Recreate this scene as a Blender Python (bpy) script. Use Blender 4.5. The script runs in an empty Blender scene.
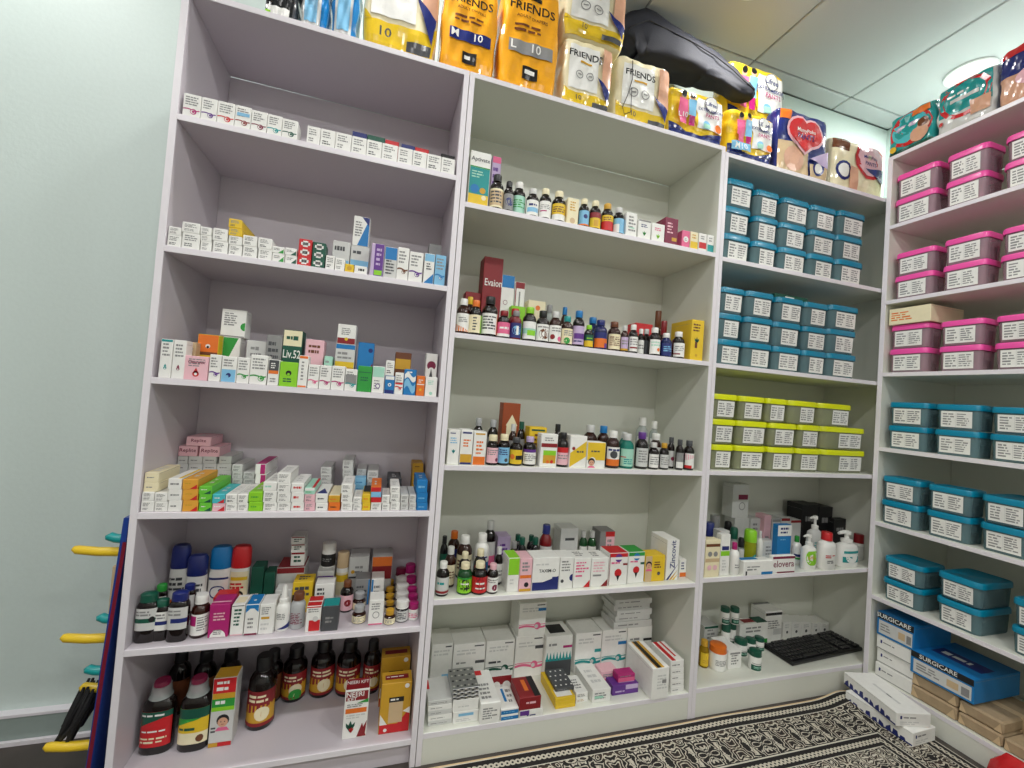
import bpy, bmesh, math, random
from mathutils import Vector, Matrix

S = bpy.context.scene
COL = S.collection
# ------------------------------------------------------------------ camera
cam_data = bpy.data.cameras.new('camera')
cam = bpy.data.objects.new('camera', cam_data); COL.objects.link(cam)
cam_data.sensor_fit = 'HORIZONTAL'; cam_data.sensor_width = 36.0
cam_data.lens = 424.42 / 1024 * 36.0
cam_data.clip_start = .02
_rx, _ry, _rz = .0291, -.0747, -.2909
_R = Matrix.Rotation(_rz, 3, 'Z') @ Matrix.Rotation(_rx, 3, 'X') @ Matrix.Rotation(_ry, 3, 'Y') @ Matrix.Rotation(math.pi / 2, 3, 'X')
cam.matrix_world = Matrix.Translation((.5862, -1.3022, 1.1232)) @ _R.to_4x4()
S.camera = cam
# ------------------------------------------------------------------ world, exposure
w_ = bpy.data.worlds.new('world'); S.world = w_; w_.use_nodes = True
w_.node_tree.nodes['Background'].inputs[0].default_value = (.9, .97, 1, 1)
w_.node_tree.nodes['Background'].inputs[1].default_value = .05
S.view_settings.view_transform = 'Standard'
S.view_settings.look = 'None'
S.view_settings.gamma = 1
S.view_settings.exposure = .3
S.cycles.max_bounces = 10
S.cycles.diffuse_bounces = 6
S.cycles.transparent_max_bounces = 16
S.cycles.sample_clamp_indirect = 4
LAMP_W = {-.07: 5.5, -1.29: 8.0, -2.51: 10.0}
LAMPS = [(x, y) for y in (-.07, -1.29, -2.51) for x in (-.655, .565, 1.785, 3.005)]
# ------------------------------------------------------------------ colours (sRGB)
PAL = dict(wht=(238, 238, 234), gry=(140, 140, 140), lgr=(208, 209, 207), dgy=(72, 74, 78), blk=(22, 22, 25), mag=(176, 30, 112),
    pnk=(226, 104, 146), lpk=(236, 188, 198), red=(200, 32, 38), drd=(136, 24, 32), mar=(124, 24, 62), org=(228, 116, 36), yel=(228, 192, 40),
    gld=(206, 158, 44), cre=(238, 228, 192), lim=(140, 208, 40), lim2=(224, 232, 10), grn=(44, 152, 60), dgn=(18, 84, 66), teal=(20, 148, 148),
    mint=(166, 216, 196), sky=(128, 188, 224), blu=(20, 120, 186), nvy=(30, 42, 112), pur=(98, 50, 140), lil=(196, 176, 212), brn=(110, 62, 34),
    amb=(46, 16, 7), bei=(206, 180, 142), sil=(176, 178, 180), ora=(240, 168, 34), ogl=(226, 164, 58), bgr=(104, 196, 56), aqu=(70, 186, 196), rust=(150, 66, 26), skin=(214, 164, 136), pk=(240, 84, 168), kraft=(170, 148, 118),
    dkb=(16, 7, 6), clr=(215, 222, 220), dgl=(20, 20, 22), sea=(60, 176, 160), ylg=(206, 214, 60), dgrn=(24, 70, 36), bluc=(24, 36, 84), redg=(110, 16, 22), oil=(206, 170, 40),
    tubt=(172, 204, 210), tubp=(234, 210, 220), tuby=(222, 226, 198), tl=(0, 132, 166))
def lin(c):
    c = c / 255.0
    return c / 12.92 if c <= .04045 else ((c + .055) / 1.055) ** 2.4
LIN = {k: (lin(v[0]), lin(v[1]), lin(v[2]), 1.0) for k, v in PAL.items()}
def col(c): return LIN[c] if isinstance(c, str) else tuple(lin(v) for v in c) + (1.0,)
# ------------------------------------------------------------------ materials
def nd(t, kind, **kw):
    n = t.nodes.new(kind)
    for k, v in kw.items(): setattr(n, k, v)
    return n
def printed(name, rough, coat=0.0, metal=0.0, bump=0.0, bscale=60.0, clear=0.0, var=.06):
    """a surface whose colour is the print stored in the mesh attribute 'Col', with fine procedural grain"""
    m = bpy.data.materials.new(name); m.use_nodes = True
    t = m.node_tree; b = t.nodes['Principled BSDF']; L = t.links.new
    a = nd(t, 'ShaderNodeAttribute', attribute_name='Col')
    tc = nd(t, 'ShaderNodeTexCoord'); no = nd(t, 'ShaderNodeTexNoise'); no.inputs['Scale'].default_value = bscale
    L(tc.outputs['Object'], no.inputs['Vector'])
    mr = nd(t, 'ShaderNodeMapRange'); mr.inputs['To Min'].default_value = 1 - var; mr.inputs['To Max'].default_value = 1 + var
    L(no.outputs['Fac'], mr.inputs['Value'])
    mx = nd(t, 'ShaderNodeMix', data_type='RGBA', blend_type='MULTIPLY'); mx.inputs['Factor'].default_value = 1
    L(a.outputs['Color'], mx.inputs['A']); L(mr.outputs['Result'], mx.inputs['B'])
    L(mx.outputs['Result'], b.inputs['Base Color'])
    b.inputs['Roughness'].default_value = rough; b.inputs['Coat Weight'].default_value = coat; b.inputs['Metallic'].default_value = metal
    b.inputs['Coat Roughness'].default_value = .1
    if bump:
        bp = nd(t, 'ShaderNodeBump'); bp.inputs['Strength'].default_value = bump; bp.inputs['Distance'].default_value = .002
        L(no.outputs['Fac'], bp.inputs['Height']); L(bp.outputs['Normal'], b.inputs['Normal'])
    if clear:
        tr = nd(t, 'ShaderNodeBsdfTransparent'); L(mx.outputs['Result'], tr.inputs['Color'])
        ms = nd(t, 'ShaderNodeMixShader'); ms.inputs['Fac'].default_value = 1 - clear
        L(tr.outputs['BSDF'], ms.inputs[1]); L(b.outputs['BSDF'], ms.inputs[2])
        L(ms.outputs['Shader'], t.nodes['Material Output'].inputs['Surface'])
    return m
def plain(name, c, rough=.5, bump=0.0, bscale=40.0, var=.04, stretch=None):
    m = printed(name, rough, 0, 0, bump, bscale, 0, var); t = m.node_tree
    a = [n for n in t.nodes if n.type == 'ATTRIBUTE'][0]; mx = [n for n in t.nodes if n.type == 'MIX'][0]
    t.nodes.remove(a); mx.inputs['A'].default_value = col(c)
    return m
M = dict(card=printed('printed_card', .5), film=printed('glossy_film', .22, .3, 0, .1, 90), label=printed('paper_label', .45), plastic=printed('moulded_plastic', .32, .1, 0, 0, 80, 0, .02),
    glass=printed('bottle_glass', .1, .12, 0, 0, 30, 0, .02), clear=printed('clear_plastic', .12, .3, 0, 0, 30, .62, .02), tub=printed('tub_plastic', .25, .2, 0, 0, 30, .72, .03),
    foil=printed('foil', .28, 0, .75, .2, 120), paper=printed('wrapping_paper', .8, 0, 0, .5, 70, 0, .12), cloth=printed('nylon_cloth', .72, 0, 0, .3, 300, 0, .1))
M['lilac'] = plain('lilac_laminate', (208, 201, 208), .38, .03, 200, .02)
M['offwhite'] = plain('offwhite_laminate', (222, 224, 214), .38, .03, 200, .02)
M['edge'] = plain('white_edge_band', (232, 228, 234), .35, 0, 100, .02)
M['mintwall'] = plain('mint_wall_paint', (206, 220, 216), .55, .15, 90, .03)
M['paint'] = plain('pale_wall_paint', (206, 204, 198), .6, .1, 60)
M['skirting'] = plain('skirting_paint', (150, 164, 160), .5, .1, 60, .05)
M['tile'] = plain('ceiling_tile_board', (192, 195, 197), .7, .1, 150, .02)
M['grid'] = plain('ceiling_joint', (140, 145, 146), .7)
M['floor'] = plain('dark_vinyl_floor', (70, 64, 60), .5, .1, 12, .35)
M['chrome'] = plain('lamp_rim', (235, 235, 235), .3)
M['slot'] = plain('dark_slot', (30, 32, 32), .8)
em = bpy.data.materials.new('lamp_diffuser'); em.use_nodes = True
em.node_tree.nodes['Principled BSDF'].inputs['Emission Color'].default_value = (1, 1, 1, 1)
em.node_tree.nodes['Principled BSDF'].inputs['Emission Strength'].default_value = 25
M['lamp'] = em
# ------------------------------------------------------------------ mesh builder
class MB:
    def __init__(s): s.v = []; s.f = []; s.c = []; s.sm = []
    def poly(s, pts, c, sm=False):
        n = len(s.v); s.v += [tuple(p) for p in pts]; s.f.append(tuple(range(n, n + len(pts)))); s.c.append(col(c)); s.sm.append(sm)
    def faces(s, vs, fs, c, sm=False):
        n = len(s.v); s.v += [tuple(p) for p in vs]; cc = col(c)
        for f in fs: s.f.append(tuple(i + n for i in f)); s.c.append(cc); s.sm.append(sm)
    def box(s, x0, x1, y0, y1, z0, z1, c, k=.0006, cols=None):
        """chamfered box; cols may give another colour for the faces -x +x -y +y -z +z"""
        X, Y, Z = (x0, x1), (y0, y1), (z0, z1); k = min(k, .45 * min(x1 - x0, y1 - y0, z1 - z0)); V = []; idx = {}
        for i in (0, 1):
            for j in (0, 1):
                for l in (0, 1):
                    a, b, d = (1, -1)[i] * k, (1, -1)[j] * k, (1, -1)[l] * k
                    for q, p in enumerate(((X[i], Y[j] + b, Z[l] + d), (X[i] + a, Y[j], Z[l] + d), (X[i] + a, Y[j] + b, Z[l]))):
                        idx[i, j, l, q] = len(V); V.append(p)
        F = []; K = []
        for ax in range(3):
            for e in (0, 1):
                r = []
                for u, w in ((0, 0), (1, 0), (1, 1), (0, 1)):
                    t = [u, w]; t.insert(ax, e); r.append(idx[t[0], t[1], t[2], ax])
                F.append(r if (e == 1) == (ax != 1) else r[::-1]); K.append((cols or {}).get(('-+'[e]) + 'xyz'[ax], c))
        for ax in range(3):
            o1, o2 = [q for q in range(3) if q != ax]
            for e1 in (0, 1):
                for e2 in (0, 1):
                    r = []
                    for e, q in ((0, o1), (1, o1), (1, o2), (0, o2)):
                        t = [0, 0, 0]; t[ax] = e; t[o1] = e1; t[o2] = e2; r.append(idx[t[0], t[1], t[2], q])
                    F.append(r); K.append(c)
        for i in (0, 1):
            for j in (0, 1):
                for l in (0, 1): F.append([idx[i, j, l, q] for q in range(3)]); K.append(c)
        n = len(s.v); s.v += V
        for f, kc in zip(F, K): s.f.append(tuple(q + n for q in f)); s.c.append(col(kc)); s.sm.append(False)
    def lathe(s, prof, c, seg=20, cx=0, cy=0, fy=1.0, knurl=0.0, sm=True, exp=2.0):
        V = []; F = []
        for r, z in prof:
            for i in range(seg):
                a = 2 * math.pi * i / seg; rr = r * (1 - knurl * (i % 2)); ca, sa = math.cos(a), math.sin(a)
                if exp != 2: ca, sa = math.copysign(abs(ca) ** (2 / exp), ca), math.copysign(abs(sa) ** (2 / exp), sa)
                V.append((cx + rr * ca, cy + rr * sa * fy, z))
        for j in range(len(prof) - 1):
            for i in range(seg):
                a, b = j * seg + i, j * seg + (i + 1) % seg; F.append((a, b, b + seg, a + seg))
        if prof[0][0] > 1e-5: F.append(tuple(range(seg))[::-1])
        if prof[-1][0] > 1e-5: F.append(tuple(range((len(prof) - 1) * seg, len(prof) * seg)))
        s.faces(V, F, c, sm)
    def tube(s, pts, r, c, seg=8):
        pts = [Vector(p) for p in pts]; V = []; F = []
        rs = r if isinstance(r, (list, tuple)) else [r] * len(pts)
        for i, p in enumerate(pts):
            d = (pts[min(i + 1, len(pts) - 1)] - pts[max(i - 1, 0)]).normalized()
            u = d.cross(Vector((0, 0, 1))); u = u.normalized() if u.length > 1e-4 else Vector((1, 0, 0)); w = d.cross(u)
            for k in range(seg):
                a = 2 * math.pi * k / seg; V.append(p + (u * math.cos(a) + w * math.sin(a)) * rs[i])
        for i in range(len(pts) - 1):
            for k in range(seg): a, b = i * seg + k, i * seg + (k + 1) % seg; F.append((a, b, b + seg, a + seg))
        F += [tuple(range(seg))[::-1], tuple(range((len(pts) - 1) * seg, len(pts) * seg))]
        s.faces(V, F, c, True)
    def build(s, name, mat, parent=None, loc=(0, 0, 0), rot=0, angle=38, mods=None):
        me = bpy.data.meshes.new(name); me.from_pydata(s.v, [], s.f)
        ca = me.color_attributes.new('Col', 'FLOAT_COLOR', 'CORNER'); buf = []
        for f, c in zip(s.f, s.c): buf += c * len(f)
        ca.data.foreach_set('color', buf)
        me.polygons.foreach_set('use_smooth', s.sm); me.materials.append(M[mat] if isinstance(mat, str) else mat)
        if any(s.sm): me.set_sharp_from_angle(angle=math.radians(angle))
        o = bpy.data.objects.new(name, me); COL.objects.link(o)
        if parent is not None: o.parent = parent
        o.location = loc; o.rotation_euler = (0, 0, rot)
        return o
def empty(name, loc=(0, 0, 0), rot=0):
    o = bpy.data.objects.new(name, None); COL.objects.link(o); o.location = loc; o.rotation_euler = (0, 0, rot); o.empty_display_size = .05
    return o
def tag(o, label=None, cat=None, group=None, kind=None):
    for k, v in (('label', label), ('category', cat), ('group', group), ('kind', kind)):
        if v: o[k] = v
    return o
# ------------------------------------------------------------------ flat print
_gc = {}
def glyphs(t):
    if t not in _gc:
        cu = bpy.data.curves.new('lettering', 'FONT'); cu.body = t; cu.resolution_u = 2; cu.offset = .012
        ob = bpy.data.objects.new('lettering', cu); me = bpy.data.meshes.new_from_object(ob)
        V = [(v.co.x, v.co.y) for v in me.vertices]; F = [tuple(p.vertices) for p in me.polygons]
        bpy.data.objects.remove(ob); bpy.data.curves.remove(cu); bpy.data.meshes.remove(me)
        x0 = min(v[0] for v in V); x1 = max(v[0] for v in V); y0 = min(v[1] for v in V); y1 = max(v[1] for v in V)
        _gc[t] = ([((x - (x0 + x1) / 2) / (y1 - y0), (y - y0) / (y1 - y0)) for x, y in V], F, (x1 - x0) / (y1 - y0))
    return _gc[t]
def art(mb, ops, fn, asp, rnd, n=1, lift=.00012):
    """draws the print: ops are shapes in panel coordinates, fn(u, v, height) puts a point on the surface, asp = width / height"""
    lay = [1]
    def P(pts, c, txt=False):
        if not txt: pts = [(min(1, max(0, u)), min(1, max(0, v))) for u, v in pts]
        mb.poly([fn(u, v, lay[0] * lift) for u, v in pts], c, n > 1)
    def rect(x0, y0, x1, y1, c):
        nx = max(1, round(n * (x1 - x0))) if n > 1 else 1; ny = max(1, round(n * .7 * (y1 - y0))) if n > 4 else 1
        for i in range(nx):
            for j in range(ny):
                a, b = x0 + (x1 - x0) * i / nx, x0 + (x1 - x0) * (i + 1) / nx; d, e = y0 + (y1 - y0) * j / ny, y0 + (y1 - y0) * (j + 1) / ny
                P([(a, d), (b, d), (b, e), (a, e)], c)
    def tri(A, B, C_, c, lv):
        if not lv: return P([A, B, C_], c)
        mid = lambda p, q: ((p[0] + q[0]) / 2, (p[1] + q[1]) / 2); a, b, d = mid(A, B), mid(B, C_), mid(C_, A)
        for q in ((A, a, d), (a, B, b), (d, b, C_), (a, b, d)): tri(*q, c, lv - 1)
    def disc(cx, cy, r, c, k=14): 
        pts = [(cx + r * math.cos(2 * math.pi * i / k), cy + r * asp * math.sin(2 * math.pi * i / k)) for i in range(k)]
        if n > 4:
            mid = [(cx + .5 * (x - cx), cy + .5 * (y - cy)) for x, y in pts]
            for i in range(k): j = (i + 1) % k; P([pts[i], pts[j], mid[j], mid[i]], c)
            P(mid, c)
        else: P(pts, c)
    def ring(cx, cy, r, c, k=16, th=.2):
        for i in range(k):
            a, b = 2 * math.pi * i / k, 2 * math.pi * (i + 1) / k
            P([(cx + q * r * math.cos(t), cy + q * r * asp * math.sin(t)) for q, t in ((1, a), (1, b), (1 - th, b), (1 - th, a))], c)
    def lines(x0, y0, x1, y1, k, c):
        k = int(k); p = (y1 - y0) / k
        for i in range(k):
            y = y1 - (i + .5) * p; x = x0; end = x0 + (x1 - x0) * rnd.uniform(.6, 1)
            while x < end - .03:
                w = min(rnd.uniform(.08, .3), end - x); hgt = p * rnd.uniform(.2, .3); rect(x, y - hgt, x + w, y + hgt, c); x += w + .035
    def wave(y0, y1, c, k=8):
        for i in range(k):
            a, b = i / k, (i + 1) / k; f = lambda u: .5 * (y1 - y0) * math.sin(u * 6.0)
            P([(a, y0 + f(a)), (b, y0 + f(b)), (b, y1 + f(b)), (a, y1 + f(a))], c)
    def text(cx, y, hgt, c, t, vert=False):
        V, F, wr = glyphs(t.replace('_', ' ')); 
        if vert:
            L = [(cx - (yy - .5) * hgt, y + xx * hgt * asp) for xx, yy in V]
        else:
            k = min(1.0, .94 / (wr * hgt / asp)); L = [(cx + x * hgt / asp * k, y + yy * hgt) for x, yy in V]
        for f in F: P([L[i] for i in f], c, True)
    for op in ops.split(';'):
        a = op.split()
        if not a: continue
        k = a[0]; g = lambda i: float(a[i])
        if k == 'bg': rect(0, 0, 1, 1, a[1])
        elif k == 'r': rect(g(1), g(2), g(3), g(4), a[5])
        elif k == 'o': disc(g(1), g(2), g(3), a[4])
        elif k == 'ring': ring(g(1), g(2), g(3), a[4])
        elif k == 't': lines(g(1), g(2), g(3), g(4), a[5], a[6])
        elif k == 'T': text(g(1), g(2), g(3), a[4], a[5])
        elif k == 'V': text(g(1), g(2), g(3), a[4], a[5], True)
        elif k == 'wave': wave(g(1), g(2), a[3])
        elif k == 'tri': tri((g(1), g(2)), (g(3), g(4)), (g(5), g(6)), a[7], 3 if n > 4 else 0)
        elif k == 'txt': lines(.12, .5, .88, .9, 3, 'gry'); lay[0] += 1; lines(.12, .12, .7, .38, 2, 'dgy' if rnd.random() < .4 else 'gry')
        elif k == 'eye':
            cx, cy = (g(2), g(3)) if len(a) > 3 else (.62, .25)
            lines(.1, .5, .9, .92, 4, 'gry'); wave(cy + .05, cy + .1, a[1]); lay[0] += 1
            disc(cx, cy, .2, a[1]); lay[0] += 1; disc(cx - .03, cy - .01, .13, 'wht'); lay[0] += 1; disc(cx, cy, .09, a[1])
        elif k == 'weye':
            wave(.24, .3, a[1], 16); wave(.33, .35, a[1], 16); lay[0] += 1; disc(.7, .29, .13, a[1]); lay[0] += 1; disc(.66, .28, .07, 'lgr')
        elif k == 'drop':
            lines(.15, .55, .9, .92, 4, 'gry'); disc(.5, .25, .15, a[1]); P([(.37, .29), (.63, .29), (.5, .29 + .28 * asp)], a[1]); lay[0] += 1; disc(.5, .24, .07, 'wht')
        elif k == 'head': rect(0, .6, 1, 1, a[1]); lines(.15, .1, .85, .5, 4, 'gry')
        elif k == 'foot': rect(0, 0, 1, .25, a[1])
        elif k == 'band': rect(0, .4, 1, .6, a[1]); lines(.15, .65, .85, .9, 2, 'gry')
        elif k == 'checks':
            m = 5; rows = max(3, round(m / asp))
            for i in range(m):
                for j in range(rows):
                    pass
            for j in range(3):
                c0 = (j + .5) / 3; rect(.14, c0 - .055, .86, c0 + .055, a[1]); rect(.3, c0 - .115, .7, c0 + .115, a[1]); lay[0] += 1; rect(.4, c0 - .03, .6, c0 + .03, 'gry'); lay[0] -= 1
        elif k == 'checks2':
            y0, y1 = g(2), g(3)
            for i in range(8): P([(i / 8, y0), ((i + 1) / 8, y0), ((i + .5) / 8, y1)], a[1])
        elif k == 'dots':
            for i in range(7):
                for j in range(2 if asp > 2 else 4): disc((i + .5) / 7, (j + .5) / (2 if asp > 2 else 4), .05, 'dgy' if (i + j) % 2 else 'wht', 8)
        elif k == 'leaf':
            cx, cy, r = g(1), g(2), g(3); ra = r * asp
            for q in (-.7, 0, .7):
                dx, dy = math.sin(q) * r, math.cos(q) * ra * 1.2
                P([(cx, cy - ra * .5), (cx + dx * .5 + r * .28, cy + dy * .4), (cx + dx, cy + dy), (cx + dx * .5 - r * .28, cy + dy * .4)], a[4])
        elif k == 'face':
            cx, cy, r = g(1), g(2), g(3)
            disc(cx, cy + r * asp * .25, r * 1.05, 'blk'); lay[0] += 1; disc(cx, cy - r * asp * .1, r * .85, 'skin'); lay[0] += 1
            disc(cx - r * .3, cy, r * .1, 'blk', 8); disc(cx + r * .3, cy, r * .1, 'blk', 8); rect(cx - r * .25, cy - r * asp * .5, cx + r * .25, cy - r * asp * .42, 'drd')
            P([(cx - r * 1.2, cy - r * asp * 1.6), (cx + r * 1.2, cy - r * asp * 1.6), (cx + r * .7, cy - r * asp * .95), (cx - r * .7, cy - r * asp * .95)], 'pnk')
        elif k == 'paper': pass
        else: raise ValueError(op)
        lay[0] += 1
# ------------------------------------------------------------------ setting
D, X1, X2, X3, X4 = .3146, .7635, 1.7508, 2.742, 2.6125
WALL_Y, WALL_R, WALL_L, WALL_F, CEIL = .335, 3.12, -1.9, -3.35, 2.7398
def slab(name, x0, x1, y0, y1, z0, z1, mat, c='wht', parent=None, kind='structure', k=.001):
    m = MB(); m.box(x0, x1, y0, y1, z0, z1, c, k); o = m.build(name, mat, parent)
    if parent is None and kind: o['kind'] = kind
    return o
slab('floor', WALL_L - .1, WALL_R + .1, WALL_F - .1, WALL_Y + .1, -.1, 0, 'floor')
slab('wall_back', WALL_L - .1, WALL_R + .1, WALL_Y, WALL_Y + .1, 0, CEIL, 'mintwall')
slab('wall_right', WALL_R, WALL_R + .1, WALL_F, WALL_Y, 0, CEIL, 'mintwall')
slab('wall_left', WALL_L - .1, WALL_L, WALL_F, WALL_Y, 0, CEIL, 'paint')
slab('wall_front', WALL_L - .1, WALL_R + .1, WALL_F - .1, WALL_F, 0, CEIL, 'paint')
bb = slab('baseboard_back', WALL_L, -.001, WALL_Y - .022, WALL_Y, 0, .078, 'skirting')
slab('moulding', WALL_L, -.001, WALL_Y - .026, WALL_Y, .0785, .088, 'edge', parent=bb)
slab('foot_strip', WALL_L, -.001, WALL_Y - .032, WALL_Y - .0225, 0, .014, 'edge', parent=bb)
ce = slab('ceiling', WALL_L - .1, WALL_R + .1, WALL_F - .1, WALL_Y + .1, CEIL + .012, CEIL + .1, 'grid')
tm = MB(); tm.box(-.3025, .3025, -.3025, .3025, 0, .012, 'wht', .004)
t0 = None
for i in range(-6, 4):
    for j in range(-6, 2):
        x0, x1, y0, y1 = 1.48 + .61 * (i - 1), 1.48 + .61 * i, .235 + .61 * (j - 1), .235 + .61 * j
        a, b, c_, d_ = max(x0, WALL_L + .002), min(x1, WALL_R - .002), max(y0, WALL_F + .002), min(y1, WALL_Y - .002)
        if b - a < .03 or d_ - c_ < .03: continue
        if b - a > .605 and d_ - c_ > .605:
            if t0 is None: t0 = tm.build('ceiling_tile', 'tile', ce); o = t0
            else: o = t0.copy(); COL.objects.link(o)
            o.location = ((a + b) / 2, (c_ + d_) / 2, CEIL)
        else:
            m = MB(); m.box(a + .0025, b - .0025, c_ + .0025, d_ - .0025, CEIL, CEIL + .012, 'wht', .004); m.build('ceiling_tile', 'tile', ce)
# ------------------------------------------------------------------ lamps
for i, (x, y) in enumerate(LAMPS):
    r = empty('downlight', (x, y, CEIL))
    seen = {(1.785, -.07): 'round white ceiling downlight above the corner unit, cut by the top frame edge', (3.005, -.07): 'round white ceiling downlight glowing behind the teal diaper packs'}.get((x, y))
    col_, row_ = ['far left', 'left', 'middle', 'right'][i % 4], ['wall row', 'middle row', 'far row'][i // 4]
    tag(r, seen or f'round white ceiling downlight, {col_} lamp of the {row_}, out of frame', 'lamp', 'ceiling downlights')
    m = MB(); m.lathe([(.078, -.001), (.088, -.001), (.09, -.004), (.086, -.009), (.076, -.007)], 'wht', 32); m.build('rim', 'chrome', r)
    m = MB(); m.poly([(.0765 * math.cos(a * math.pi / 16), -.0765 * math.sin(a * math.pi / 16), -.0068) for a in range(32)], 'wht'); m.build('diffuser', 'lamp', r)
    ld = bpy.data.lights.new('lamp_light', 'AREA'); ld.shape = 'DISK'; ld.size = .15; ld.energy = LAMP_W[y]; ld.color = (1, .985, .96)
    lo = bpy.data.objects.new('lamp_light', ld); COL.objects.link(lo); lo.parent = r; lo.location = (0, 0, -.012)
# ------------------------------------------------------------------ shelving
TH = .016
def unit(name, label, x0, x1, tops, mat, ztop, kick=None, recess=0.0):
    u = empty('shelving_unit', ((x0 + x1) / 2, D / 2, 0)); tag(u, label, 'shelving', 'wooden shelving units')
    ox, oy = (x0 + x1) / 2, D / 2
    def bx(nm, a, b, c, d, e, f, mt, k=.001):
        m = MB(); m.box(a - ox, b - ox, c - oy, d - oy, e, f, 'wht', k); return m.build(nm, mt, u)
    def board(nm, a, b, e, f, y0=.0015, y1=D - .006, up=True):
        o = bx(nm, a, b, y0, y1, e, f, mat)
        m = MB(); m.box(a - ox, b - ox, y0 - .0015 - oy, y0 - .0001 - oy, e, f, 'wht', .0004); m.build('edge_band', 'edge', o)
    for nm, a in (('side_panel', x0), ('side_panel', x1 - TH)):
        o = bx(nm, a, a + TH, .0015, D, 0, ztop, mat)
        m = MB(); m.box(a - ox, a + TH - ox, -oy, .0014 - oy, 0, ztop, 'wht', .0004); m.build('edge_band', 'edge', o)
    board('top_panel', x0 + TH, x1 - TH, ztop - TH, ztop)
    for z in tops: board('shelf', x0 + TH + .0002, x1 - TH - .0002, z - TH, z)
    bx('back_panel', x0 + TH, x1 - TH, D - .005, D, tops[-1], ztop - TH, mat)
    if kick: bx('kick_panel', x0 + TH + .0002, x1 - TH - .0002, recess + .001, recess + .017, 0, tops[-1] - TH - .0002, mat)
    return u
A_ = [1.7924, 1.4456, 1.1037, .7591, .4156, .0839]; B_ = [1.7171, 1.3071, .899, .4908, .0941]; C_ = [1.7091, 1.3049, .9025, .5054, .1041]
unit('lilac', 'lilac laminate open shelving unit with six shelves, beside the bare mint wall', 0, X1 - .001, A_, 'lilac', 2.1273, True, .02)
unit('middle', 'off-white open shelving unit with five shelves between lilac and corner units', X1 + .001, X2 - .0005, B_, 'offwhite', 2.1273, True)
cu = unit('corner', 'off-white corner shelving unit holding blue and yellow tubs', X2 + .0005, X3, C_, 'offwhite', 2.1089, True)
m = MB(); m.box(1.885 - (X2 + X3) / 2, 2.06 - (X2 + X3) / 2, D / 2 - .0065, D / 2 - .0052, .425, .462, 'blk', .0003); m.build('cable_slot', 'slot', cu)
# unit on the right wall, open towards -x
D_ = [1.978, 1.6512, 1.3417, 1.0252, .7126, .4066, .0847]; zt = 2.2857; YL, YE, XB = -.0045, -1.25, 3.09
ru = empty('shelving_unit', (X4, YL, 0)); tag(ru, 'off-white shelving unit on the right wall with pink and blue tubs', 'shelving', 'wooden shelving units')
def rb(nm, a, b, c, d, e, f, mt, par=None):
    m = MB(); m.box(a - X4, b - X4, c - YL, d - YL, e, f, 'wht', .001 if par is None else .0004); o = m.build(nm, mt, par or ru); return o
for y0 in (YL - .018, YE):
    o = rb('side_panel', X4 + .0015, XB, y0, y0 + .018, 0, zt, 'offwhite'); rb('edge_band', X4, X4 + .0014, y0, y0 + .018, 0, zt, 'edge', o)
for nm, z in [('top_panel', zt)] + [('shelf', q) for q in D_]:
    o = rb(nm, X4 + .0017, XB - .006, YE + .0182, YL - .0182, z - TH, z, 'offwhite'); rb('edge_band', X4, X4 + .0016, YE + .0182, YL - .0182, z - TH, z, 'edge', o)
rb('back_panel', XB - .005, XB, YE + .0182, YL - .0182, D_[-1], zt - TH, 'offwhite')
rb('kick_panel', X4 + .001, X4 + .017, YE + .0182, YL - .0182, 0, D_[-1] - TH - .0002, 'offwhite')
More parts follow.
